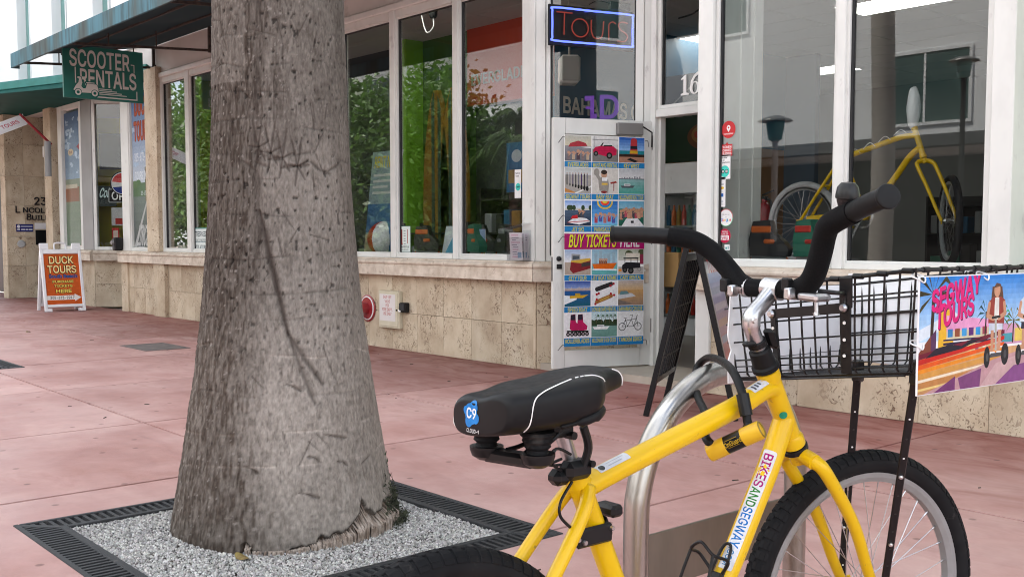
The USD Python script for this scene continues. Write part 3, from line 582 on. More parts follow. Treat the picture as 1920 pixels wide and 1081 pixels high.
# ------------------------------------------------------------------ inside of the shop
CEIL = 3.75
b('shop_floor', bx(-17, DOORY + .14, 0, -1.0, 17, .055), pbr('dark_floor_tile', (.15, .135, .115), (.19, .17, .145), 3, rough=.4))
b('shop_floor', cat([bx(-16.4, WALL + .17, 0, -6.7, DOORY + .14, .055), bx(XR + .06, WALL + .17, 0, -1.0, DOORY + .14, .055)]), 'floor_tile')
b('back_wall', bx(-17.0, 16.9, 0, -1.0, 17.0, CEIL + .15), 'grey_paint')
b('side_wall', bx(-1.0, WALL + .3, 0, -.9, 17, CEIL + .15), 'grey_paint')
b('side_wall', bx(-16.6, 7.5, 0, -16.5, 17, CEIL + .15), 'yellow_wall')
b('ceiling_slab', bx(-16.6, WALL + .3, CEIL + .03, -.9, 17, CEIL + .12), 'ceiling_bar')
LAMPS = [tuple(on_z(px, py, CEIL)[:2]) for px, py in ((1520, 133), (1738, 170), (1275, 80), (1700, -2), (1160, 92))] + [(-9.2, 6.72)]  # the last panel is added, out of view, to brighten the green wall
LL_ = ['lit ceiling panel in the middle of the right shop window, beside the mullion', 'small lit ceiling panel farthest back above the display bicycle', 'lit ceiling panel seen through the transom above the door number', 'large lit ceiling panel at the very top of the right shop window', 'lit ceiling panel behind the lower edge of the neon sign', 'added lit ceiling panel, out of view, that brightens the green wall of the shop'] + ['lit ceiling panel'] * 4
for i in range(-14, -1):
    for j in range(10, 28):
        x0, y0 = i * 1.2, j * .6; ya, x1 = max(y0, WALL + .31), min(x0 + 1.2, -1.02)
        if y0 + .6 - ya < .05 or x1 - x0 < .2: continue
        b('ceiling_tile', bx(x0 + .008, ya + .008, CEIL, x1 - .008, y0 + .592, CEIL + .02), 'ceiling_tile')
# inner room: green and red front, blue side with lettering
b('inner_room_wall', bx(-11.98, 8.3, .05, -11.35, 8.4, CEIL), 'green_paint'); b('inner_room_wall', bx(-11.345, 8.3, .05, -10.35, 8.4, CEIL), 'deep_green_paint'); b('inner_room_wall', bx(-13.2, 8.3, .05, -11.985, 8.4, CEIL), 'dark_wall'); b('inner_room_wall', bx(-16.45, 8.9, .05, -13.2, 9.0, CEIL), 'dark_wall')
b('green_pillar', bx(-11.52, 8.02, .05, -11.345, 8.3, CEIL), 'green_paint')
b('red_fascia', bx(-10.35, 8.26, 2.80, -8.90, 8.4, CEIL), 'red_paint')
b('red_fascia_lettering', prism(txt('EVERGLADES', .13, True), .004, (on_y(884, 100, 8.256)[0], 8.256, 3.05), X, Z), pbr('dull_letter', (.30, .27, .26), rough=.6))
b('inner_room_wall', bx(-10.35, 8.4, .05, -8.96, 8.5, 2.85), 'dark_wall')
b('blue_fascia', bx(-8.96, 8.4, 2.42, -8.90, 13.0, CEIL), 'blue_paint')
b('blue_fascia_lettering', prism(txt('BAHAMAS CRUISE', .185, True, width=2.0), .004, (-8.895, on_x(1056, 178, -8.895)[1], 2.62), Y, Z), 'white_print')
b('brown_wall', bx(-8.96, 8.4, .05, -8.91, 13.0, 2.42), 'orange_brown')
b('inner_room_wall', bx(-16.4, 13.0, .05, -8.4, 13.1, CEIL), 'grey_blue_paint')
b('grey_fascia', bx(-7.6, 16.6, 2.3, -1.0, 16.89, CEIL), 'grey_blue_paint')
b('grey_fascia_lettering', prism(txt('AIR TOURS', .34, True), .004, (-7.2, 16.59, 2.75), X, Z), 'grey_paint')
b('display_platform', cat([bx(-14.7, WALL + .18, .86, -7.0, 7.25, .94, .004), bx(XR + .08, 6.95, .86, -1.1, 7.9, .94, .004), bx(XR + .08, WALL + .18, .86, -1.1, 6.95, .93, .004)]), 'black_board')
b('display_front', cat([bx(-14.7, 7.2, .06, -7.0, 7.25, .86), bx(XR + .08, 7.85, .06, -1.1, 7.9, .86)]), 'black_board')
for px in (1388, 1412): 
    q = on_x(px, 300, -4.94); b('inner_window_post', bx(-4.97, q[1] - .055, .94, -4.90, q[1] + .055, CEIL, .003), 'white_frame')
for lx, ly in LAMPS:
    t = Thing('ceiling_light', LL_[LAMPS.index((lx, ly))], 'ceiling light', (lx, ly, CEIL), group='lit panel lights of the shop ceiling'); a, c = .72, .34
    t.part('lamp_frame', cat([bx(lx - a, ly - c, CEIL - .03, lx + a, ly - c + .025, CEIL - .001), bx(lx - a, ly + c - .025, CEIL - .03, lx + a, ly + c, CEIL - .001), bx(lx - a, ly - c + .025, CEIL - .03, lx - a + .025, ly + c - .025, CEIL - .001), bx(lx + a - .025, ly - c + .025, CEIL - .03, lx + a, ly + c - .025, CEIL - .001)]), 'white_plastic')
    t.part('diffuser', bx(lx - a + .025, ly - c + .025, CEIL - .026, lx + a - .025, ly + c - .025, CEIL - .004), 'lamp_panel')

# ================================================================== the palm
pz = np.array([2.11, 1.90, 1.62, 1.47, 1.21, 1.04, .82, .605, .384, .162, .028, -.06])[::-1]; pr = np.array([.258, .262, .268, .274, .290, .305, .3265, .355, .388, .427, .452, .462])[::-1]
EA = [-.40, -.36, -.32, -.27, -.1, .1, .25, .45, .62, .70, .735, .79, .9, 1.05, 1.2, 1.32, 1.45]; EH = [-.08, .035, .03, .0, -.012, .005, .03, .048, .062, .10, .155, .105, .085, .10, .115, .09, -.06]
def trunk_mesh(full=True):
    zs = np.concatenate([np.linspace(-.06, 2.35, 560), np.linspace(2.36, 8.6, 60)]) if full else np.linspace(-.06, 8.6, 120)
    nt = 460 if full else 40
    r = np.where(zs < 2.1, np.interp(zs, pz, pr), .258 - .010 * (zs - 2.1))
    th = np.arange(nt) * 2 * np.pi / nt
    tc = math.atan2(-TREE[1], -TREE[0])              # towards the street side that the photograph shows
    a = (th - tc + np.pi) % (2 * np.pi) - np.pi      # 0 facing the camera, + to the right of the picture
    A, ZZ = np.meshgrid(a, zs); R_ = np.repeat(r[:, None], nt, 1); S = A * np.minimum(R_, .34)
    px = np.cos(A) * 1.0; py = np.sin(A) * 1.0
    P3 = np.stack([px * .3, py * .3, ZZ], -1)
    low = meshkit.fbm(P3 * V(5, 5, 2.2), 3, 1) - .5; fis = meshkit.fbm(P3 * V(135, 135, 17), 4, 2) - .5; fine = meshkit.fbm(P3 * V(150, 150, 60), 3, 4) - .5
    pits = meshkit.fbm(P3 * V(75, 75, 42), 2, 9)
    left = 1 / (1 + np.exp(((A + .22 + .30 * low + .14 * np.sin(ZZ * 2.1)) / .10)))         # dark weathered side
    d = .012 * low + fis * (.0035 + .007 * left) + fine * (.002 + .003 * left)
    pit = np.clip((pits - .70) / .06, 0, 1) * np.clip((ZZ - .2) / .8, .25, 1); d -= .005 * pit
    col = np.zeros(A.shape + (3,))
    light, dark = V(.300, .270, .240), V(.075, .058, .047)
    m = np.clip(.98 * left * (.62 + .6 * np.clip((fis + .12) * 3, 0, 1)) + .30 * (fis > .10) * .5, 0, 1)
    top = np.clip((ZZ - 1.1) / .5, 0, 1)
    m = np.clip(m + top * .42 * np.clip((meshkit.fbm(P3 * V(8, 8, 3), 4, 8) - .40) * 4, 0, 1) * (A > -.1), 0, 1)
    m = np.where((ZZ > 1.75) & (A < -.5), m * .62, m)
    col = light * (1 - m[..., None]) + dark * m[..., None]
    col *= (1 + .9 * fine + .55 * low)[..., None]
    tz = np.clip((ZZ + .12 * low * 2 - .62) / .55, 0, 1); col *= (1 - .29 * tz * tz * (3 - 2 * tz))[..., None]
    # pale speckled lichen and dark pits
    sp = meshkit.fbm(P3 * V(110, 110, 60), 2, 11); lich = np.clip((sp - .74) / .05, 0, 1) * np.clip(left + top * .6, 0, 1)
    col = col * (1 - .55 * lich[..., None]) + V(.34, .31, .285) * .55 * lich[..., None]
    col *= (1 - .62 * pit)[..., None]
    # growth rings
    rng = np.random.default_rng(3)
    for k, z0 in enumerate((.30, .42, .55, .72, .87, .97, 1.10, 1.235, 1.36, 1.47, 1.60, 1.715, 1.83, 1.93, 2.04, 2.16)):
        w = meshkit.noise(np.stack([A * 2.2, A * 0 + k * 7.3, A * 0], -1), 5) - .5; br = np.clip((meshkit.noise(np.stack([A * 5, A * 0 + k * 3.1, A * 0], -1), 6) - .35) * 4, 0, 1)
        g = np.exp(-((ZZ - z0 - .035 * w - .02 * np.sin(A + k)) / .0038) ** 2) * br; d -= .0028 * g
        if k in (0, 1, 3): col = col * (1 + .45 * g[..., None])
        else: col *= (1 - (.30 if z0 > .95 else .15) * g)[..., None]
    # dark vertical stain and the long gashes
    ctr = -.29 + .05 * np.sin(ZZ * 3.1) + .02 * np.sin(ZZ * 11); st = np.exp(-((A - ctr) / .05) ** 2) * np.clip((ZZ - .93) / .25, 0, 1) * np.clip(.55 + 2.2 * (fis + .1), 0, 1); d -= .004 * st
    col = col * (1 - .8 * st[..., None]) + V(.05, .039, .033) * .8 * st[..., None]
    def scratch(a0, z0, a1, z1, w, depth, dk, tone=V(.05, .038, .032)):
        nonlocal d, col
        u, v = S, ZZ; q = .315
        x0, x1 = a0 * q, a1 * q; L2 = (x1 - x0) ** 2 + (z1 - z0) ** 2; tt = np.clip(((u - x0) * (x1 - x0) + (v - z0) * (z1 - z0)) / L2, 0, 1)
        dist = np.hypot(u - x0 - tt * (x1 - x0), v - z0 - tt * (z1 - z0)); g = np.exp(-(dist / (w * (1 - .55 * np.abs(2 * tt - 1) ** 2))) ** 2); d -= depth * g
        col = col * (1 - dk * g[..., None]) + tone * dk * g[..., None]
    scratch(-.27, 1.26, .06, .79, .0135, .010, .92, V(.062, .048, .041)); scratch(.05, .80, .46, .60, .011, .008, .8, V(.085, .07, .06)); scratch(.08, .78, .34, .53, .010, .007, .78, V(.09, .075, .065)); scratch(-.2, 1.15, -.02, .9, .006, .004, .5)
    for _ in range(62):
        z0 = rng.uniform(.95, 2.05) if rng.random() < .8 else rng.uniform(.2, .95); a0 = rng.uniform(-1.1, 1.2); L = rng.uniform(.02, .12); an = rng.choice([rng.uniform(1.1, 2.0), rng.uniform(0, 3.14)])
        scratch(a0, z0, a0 + L * math.cos(an) / .3, z0 + L * math.sin(an), .0030, .003, .62)
    for a0, z0 in ((-.27, 1.52), (-.12, 1.50), (.02, 1.48), (.20, 1.45)):
        for k in range(6): scratch(a0, z0 - .02, a0 + .12 * math.cos(k * 1.1), z0 + .10 * math.sin(k * 1.1), .0042, .004, .75)
    for a0, z0, L in ((.50, .405, .07), (.30, .33, .02), (.62, .30, .02), (.10, .60, .03), (-.35, .30, .03), (.2, .2, .04)): scratch(a0, z0, a0 + L / .35, z0 - .018, .0055, .008, .7); scratch(a0 - .08, z0 + .008, a0, z0, .003, .005, .5)
    for k in range(8): scratch(-.45 + k * .16 + rng.uniform(-.05, .05), 1.435 + rng.uniform(-.02, .02), -.3 + k * .16, 1.43 + rng.uniform(-.03, .03), .007, .005, .55)
    # the skin ends in a ragged edge above the fibrous roots at the front right
    edge = np.interp(A, EA, EH) + .05 * (meshkit.fbm(np.stack([A * 17, ZZ * 5, A * 0], -1), 4, 21) - .5)
    rootz = np.clip((edge - ZZ) / .010, 0, 1) * (A > -.40) * (A < 1.6); d -= .028 * rootz
    fib = meshkit.fbm(P3 * V(120, 120, 6), 3, 31)
    col = col * (1 - rootz[..., None]) + (V(.12, .085, .065) + (fib - .3)[..., None] * V(.34, .29, .25)) * rootz[..., None]; d += rootz * (fib - .5) * .02
    rim = np.exp(-((ZZ - edge) / .008) ** 2) * (A > -.42) * (A < 1.5); col *= (1 - .7 * rim)[..., None]
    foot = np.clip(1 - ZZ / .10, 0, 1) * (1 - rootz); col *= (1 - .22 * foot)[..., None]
    R_ = R_ + d
    Pt = np.stack([TREE[0] + R_ * np.cos(th), TREE[1] + R_ * np.sin(th), ZZ], -1)
    v, f = grid_mesh(Pt, True)
    return v, f, np.clip(col.reshape(-1, 3), .015, .8)
def crown(c, n=15, seed=1, L=2.6):
    rng = np.random.default_rng(seed); ms = []
    for k in range(n):
        az = k * 2.4 + rng.uniform(-.2, .2); el = rng.uniform(-.25, 1.15); t = np.linspace(0, 1, 14)
        h = V(math.cos(az), math.sin(az), 0); P = np.asarray(c) + (h[None] * (t * math.cos(el) * L)[:, None] + Z * (t * math.sin(el) * L - 1.25 * t ** 2)[:, None])
        ms.append(tube(P, np.linspace(.03, .006, 14), 5)); s = np.cross(h, Z)
        for i in range(1, 14):
            for sd in (-1, 1):
                for q in (0, .5):
                    p = P[i] * (1 - q) + P[i - 1] * q; l = .62 * math.sin(math.pi * min(t[i] * .9 + .12, 1)) + .1
                    tip = p + s * sd * l * .8 + h * l * .45 - Z * l * rng.uniform(.25, .6); w = h * .022
                    ms.append((np.array([p - w, p + w, tip]), np.array([[0, 1, 2]])))
    v, f = cat(ms); tone = np.repeat(rng.uniform(.6, 1.5, len(v) // 3 + 1), 3)[:len(v), None]
    return v, f, tone * V(.07, .125, .03)
mat('frond', {'r': ('attribute', {'attribute': 'col'}), 'd': ('principled_bsdf', {'roughness': .5}), 't': ('translucent_bsdf', {}), 'm': ('mix_closure', {'fac': .3})}, [('r.color', 'd.base_color'), ('r.color', 't.color'), ('d.BSDF', 'm.closure1'), ('t.BSDF', 'm.closure2')], 'm.closure')
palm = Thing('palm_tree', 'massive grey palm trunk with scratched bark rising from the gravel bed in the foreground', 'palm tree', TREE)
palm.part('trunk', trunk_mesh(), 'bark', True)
palm.part('crown', crown((TREE[0], TREE[1], 8.55), 18, 2, 2.7), 'frond')
pbr('root_fibre', (.20, .15, .115), (.42, .36, .31), 30, rough=.9)
pbr('moss', (.022, .026, .014), (.05, .055, .03), 20, rough=.95)
rng = np.random.default_rng(8); tc = math.atan2(-TREE[1], -TREE[0]); ms = []
for k in range(330):
    a = rng.uniform(-.36, 1.38); hgt = max(float(np.interp(a, EA, EH)) * rng.uniform(.5, 1.0), .0) + .004
    r0 = .452 + rng.uniform(-.01, .012); r1 = .435 - .25 * hgt + rng.uniform(-.012, .006); b0 = a + rng.uniform(-.04, .04)
    ms.append(tube([TREE + V(math.cos(tc + b0) * r1, math.sin(tc + b0) * r1, hgt), TREE + V(math.cos(tc + (a + b0) / 2) * (r0 + .004), math.sin(tc + (a + b0) / 2) * (r0 + .004), hgt * .45), TREE + V(math.cos(tc + a) * r0, math.sin(tc + a) * r0, -.03)], [.0018, .0034, .0040], 5, caps=False))
palm.part('root_fringe', cat(ms), 'root_fibre', label='exposed brown fibrous roots at the foot of the trunk')
ms = []
for k in range(900):
    a = rng.normal(1.36, .13); h = abs(rng.normal(0, .07)); r0 = .455 - .18 * h + rng.uniform(-.004, .014) + (rng.uniform(0, .09) ** 1.3 if h < .03 else 0)
    p = TREE + V(math.cos(tc + a) * r0, math.sin(tc + a) * r0, h * 1.1 - .012); q = p + rng.normal(0, .008, 3) + V(0, 0, .006); s = rng.normal(0, .004, 3)
    ms.append((np.array([p - s, p + s, q]), np.array([[0, 1, 2]])))
struct('moss', cat(ms), 'moss', kind='stuff', label='dark moss growing on the right foot of the palm trunk')
ms = []
pbr('dry_leaf', (.25, .19, .05), (.16, .10, .04), 30, rough=.7)
for i, (px, py, s, lab) in enumerate(((455, 1045, .05, 'dry yellow leaf lying on the gravel at the foot of the palm'), (53, 622, .06, 'small yellow leaf on the pavement near the sandwich board'))):
    p = on_z(px, py, .004 if i else -.004); a = np.linspace(0, 2 * np.pi, 14, endpoint=False); P = np.stack([p[0] + s * np.cos(a) * (1 if i == 0 else .8), p[1] + s * .4 * np.sin(a), p[2] + .006 * np.cos(2 * a) + .005], -1)
    single('fallen_leaf', (np.vstack([P, p + Z * .004]), np.array([(k, (k + 1) % 14, 14) for k in range(14)])), 'dry_leaf', lab, 'leaf')

# ================================================================== awnings
mat('awning_trim', {'g': ('geometry', {}), 'mp': ('mapping', {'scale': (1, 1, .25)}), 'n': ('noise_texture', {'scale': 2.6, 'detail': 3, 'distortion': .6}), 'ms': ('mapping', {'scale': (16, 16, 1.2)}), 's': ('noise_texture', {'scale': 1.0, 'detail': 7, 'roughness': .68}),
    'r': ('rgb_ramp', {'ramp': [(0, (.025, .040, .038)), (.40, (.040, .062, .060)), (.50, (.034, .095, .11)), (.60, (.04, .145, .19)), (1, (.05, .18, .23))]}), 'rs': ('rgb_ramp', {'ramp': [(0, (.16, .15, .14)), (.38, (.4, .38, .36)), (.52, (.95, .95, .95)), (1, (1.1, 1.1, 1.1))]}), 'm': ('mix_color', {'blend_type': 'multiply', 'fac': .95}), 'p': ('principled_bsdf', {'roughness': .65})},
    [('g.position', 'mp.vector'), ('g.position', 'ms.vector'), ('mp.vector', 'n.vector'), ('ms.vector', 's.vector'), ('n.fac', 'r.fac'), ('s.fac', 'rs.fac'), ('r.color', 'm.a'), ('rs.color', 'm.b'), ('m.result', 'p.base_color')])
mat('awning_cloth', {'c': ('principled_bsdf', {'base_color': (.008, .036, .046), 'roughness': .8}), 't': ('translucent_bsdf', {'color': (.01, .07, .085)}), 'm': ('mix_closure', {'fac': .22})}, [('c.BSDF', 'm.closure1'), ('t.BSDF', 'm.closure2')], 'm.closure')
pbr('rust_steel', (.025, .022, .022), (.07, .05, .04), 20, rough=.7)
aw = Thing('awning', 'weathered blue green sloping awning over the shop windows beside the palm', 'awning', (-13.5, WALL, 3.7))
AX0, AX1, AY, AZ0, AZ1, AZW = -15.16, -7.1, 4.25, 3.437, 3.628, 3.945
aw.part('fascia', bx(AX0, AY - .02, AZ0, AX1, AY + .008, AZ1, .004), 'awning_trim')
xs = np.linspace(AX0, AX1, 61); us = np.linspace(0, 1, 9)
Pt = np.array([[(x, AY + .009 + u * (WALL - AY + .015), AZ1 - .02 + u * (AZW - AZ1 + .02) - .03 * math.sin(math.pi * u) * (.4 + .6 * abs(math.sin((x - AX0) * math.pi / 1.288)))) for u in us] for x in xs])
aw.part('canopy_cloth', cat([grid_mesh(Pt), grid_mesh(Pt[:, ::-1] + Z * .004)]), 'awning_cloth', True)
for k, x in enumerate((AX0 + .12, -13.173, -10.2, AX1 - .1)):
    aw.part('support_rod', cat([bar((x, AY, 3.50), (x, WALL + .02, 3.63), .028, .03), bx(x - .012, WALL - .02, 3.60, x + .012, WALL + .02, 3.94), bx(x - .03, WALL + .0, 3.61, x + .03, WALL + .025, 3.67)] + [cyl((x, AY + q * 1.9, 3.50 + q * .13), (x, AY + q * 1.9, AZ1 - .02 + q * (AZW - AZ1)), .009, 8) for q in (.3, .62)]), 'rust_steel')
for q in (.34, .68): aw.part('purlin', bx(AX0, AY + q * 1.9 - .012, AZ1 - .055 + q * (AZW - AZ1), AX1, AY + q * 1.9 + .012, AZ1 - .03 + q * (AZW - AZ1)), 'rust_steel')
aw.part('fascia_end', bx(AX0 - .006, AY - .02, AZ0, AX0 + .01, AY + .09, AZ1), 'awning_trim')

pbr('canopy_green', (.012, .075, .065), (.016, .10, .085), 2, rough=.7, spec=.1); pbr('canopy_trim', (.03, .17, .15), (.04, .21, .19), 5, rough=.5, c3=(.45, .36, .28), s3=1.1, lo3=.66, hi3=.68)
cn = Thing('awning', 'flat green canopy at the far left over the second entrance', 'awning', (-19.5, 5.5, 3.6))
o0, o1 = on_z(0, 168, 3.60), on_z(117, 154, 3.60); od = unit(o1 - o0); on = V(-od[1], od[0], 0); e0, e1 = o0 - od * 6.0, o1 + od * 1.95
cn.part('fascia', obox((e0 + e1) / 2 + Z * .055 + on * .01, od, on, Z, np.linalg.norm(e1 - e0), .03, .125, .003), 'canopy_trim')
und = np.array([[e0 + on * .026 + Z * .01, e1 + on * .026 + Z * .01], [V(e0[0] - 1, 7.3, 3.42), V(e1[0] + .3, WALL + .02, 3.47)]])
cn.part('canopy_underside', cat([grid_mesh(und), grid_mesh(und[:, ::-1] + Z * .10)]), 'canopy_green')

# ------------------------------------------------------------------ hanging sign
SX = -14.5
TL, TR, BR, BL = [on_x(*q, SX) for q in ((114, 90), (264, 92), (265, 185.5), (119, 182))]
sw, sh = 1.078, .70; SK = 14.5 / 15.2; so = V(SX + .026, BL[1], BL[2])
sg = Thing('hanging_sign', 'green hanging sign reading SCOOTER RENTALS under the awning', 'sign', (SX, BL[1] + sw / 2, 3.8))
sg.part('sign_board', bx(SX - .022, BL[1], BL[2], SX + .022, BL[1] + sw, BL[2] + sh, .004), 'green_sign')
W_, L_ = (.66, .65, .62), []
L_ += [(mv(txt('SCOOTER', .225, True, width=.845), .085, .447), W_), (mv(txt('RENTALS', .225, True, width=.80), .225, .185), W_)]
L_ += [(rect(.155, .21, .17, .43), W_), (rect(.95, .53, 1.00, .542), W_), (rect(.99, .42, 1.00, .542), W_), (rect(1.02, .03, 1.035, .16), W_), (rect(.44, .03, 1.035, .047), W_)]
L_ += [(rect(.44, .075 + k * .024, .88 - k * .07, .086 + k * .024), W_) for k in range(4)]
G_ = (.014, .14, .115)
scoot = [(poly((.135, .115), (.17, .18), (.205, .22), (.215, .27), (.19, .285), (.195, .30), (.235, .295), (.25, .22), (.235, .17), (.26, .14), (.30, .14), (.325, .21), (.45, .205), (.47, .16), (.475, .11), (.43, .09), (.20, .085)).buffer(.004), W_), (ell(.195, .085, .052), G_), (ell(.195, .085, .043), W_), (ell(.195, .085, .021), G_), (ell(.425, .085, .052), G_), (ell(.425, .085, .043), W_), (ell(.425, .085, .021), G_), (rrect(.30, .215, .43, .237, .01), G_), (rrect(.305, .22, .425, .233, .006), W_)]
L_ += [(unary_union([g for g, _ in scoot]).buffer(.010), G_)] + scoot
w_, f_, c_ = flat([(affinity.scale(g, SK, SK, origin=(0, 0)), c) for g, c in L_], V(SX + .0245, BL[1], BL[2]), Y, Z); sg.part('lettering', (w_, f_, c_), 'print')
sg.part('hanger', cat([cyl((SX, BL[1] + .1, BL[2] + sh), (SX, BL[1] + .1, BL[2] + sh + .08), .008, 6), cyl((SX, BL[1] + sw - .12, BL[2] + sh), (SX, BL[1] + sw - .12, BL[2] + sh + .10), .008, 6), bx(SX - .012, BL[1] + .04, BL[2] + sh + .07, SX + .012, BL[1] + sw - .05, BL[2] + sh + .085)]), 'rust_steel')

# small dark litter lying about on the pavement
rng = np.random.default_rng(17); ms = []
pbr('litter', (.03, .024, .02), (.08, .055, .04), 40, rough=.9)
for k in range(90):
    p = V(rng.uniform(-14, -1.2), rng.uniform(-.6, 6.0), .002)
    if any(g[0] - .05 < p[0] < g[2] + .05 and g[1] - .05 < p[1] < g[3] + .05 for g in GR): continue
    if k % 6 == 0: p = V(rng.uniform(GR[0][0] + .2, GR[0][2] - .2), rng.uniform(GR[0][1] + .2, GR[0][3] - .2), -.006)
    s = rng.uniform(.006, .022); a = rng.uniform(0, 3.1); d = V(math.cos(a), math.sin(a), 0); n_ = V(-d[1], d[0], 0)
    ms.append(obox(p, d, n_, Z, s * 2, s * rng.uniform(.3, .8), .004, .001))
struct('litter', cat(ms), 'litter', kind='stuff', label='small dark bits of leaf litter scattered on the red pavement')

# ================================================================== open door with its poster
HNG, FRE = V(-5.935, 6.735, 0), V(-6.253, 5.89, 0); dd = unit(FRE - HNG); dn = V(dd[1], -dd[0], 0)
if np.dot(dn, EYE - HNG) < 0: dn = -dn
DW = np.linalg.norm(FRE - HNG); DZ0, DZ1 = .07, 2.14
D = Thing('shop_door', 'open white framed glass door carrying the big ticket poster', 'door', HNG)
def db(s0, s1, n0, n1, z0, z1, ch=.003): return obox(HNG + dd * (s0 + s1) / 2 + dn * (n0 + n1) / 2 + Z * (z0 + z1) / 2, dd, dn, Z, s1 - s0, n1 - n0, z1 - z0, ch)
D.part('stile', db(.002, .10, -.045, 0, DZ0, DZ1), 'white_frame'); D.part('stile', db(DW - .105, DW, -.045, 0, DZ0, DZ1), 'white_frame')
D.part('rail', db(.102, DW - .107, -.043, -.001, DZ1 - .13, DZ1), 'white_frame'); D.part('rail', db(.102, DW - .107, -.043, -.001, DZ0, DZ0 + .15), 'white_frame')
D.part('pane', db(.10, DW - .10, -.026, -.018, DZ0 + .14, DZ1 - .12, 0), 'pane_glass')
D.part('closer_box', db(.10, .34, .001, .045, DZ1 - .125, DZ1 - .025, .006), pbr('closer_grey', (.20, .195, .19), rough=.4, metal=.3))
D.part('closer_arm', cat([tube([HNG + dd * .12 + dn * .03 + Z * (DZ1 - .04), HNG + dd * .03 + dn * .06 + Z * (DZ1 - .10), HNG + dd * .02 + dn * .04 + Z * (DZ1 - .22)], .007, 6)]), 'black_plastic')
D.part('lock', cat([lathe([(0, .02), (.018, .018), (.022, 0)], HNG + dd * (DW - .05) + Z * .985, dn, 16), db(DW - .075, DW - .03, .001, .012, .90, .94)]), 'black_plastic')
D.part('edge_plate', db(DW - .001, DW + .0015, -.036, -.01, .80, 1.0, 0), 'black_plastic')
for z in (.35, 1.1, 1.9): D.part('hinge', cyl(HNG - dd * .006 + dn * .006 + Z * z, HNG - dd * .006 + dn * .006 + Z * (z + .12), .008, 8), 'closer_grey')

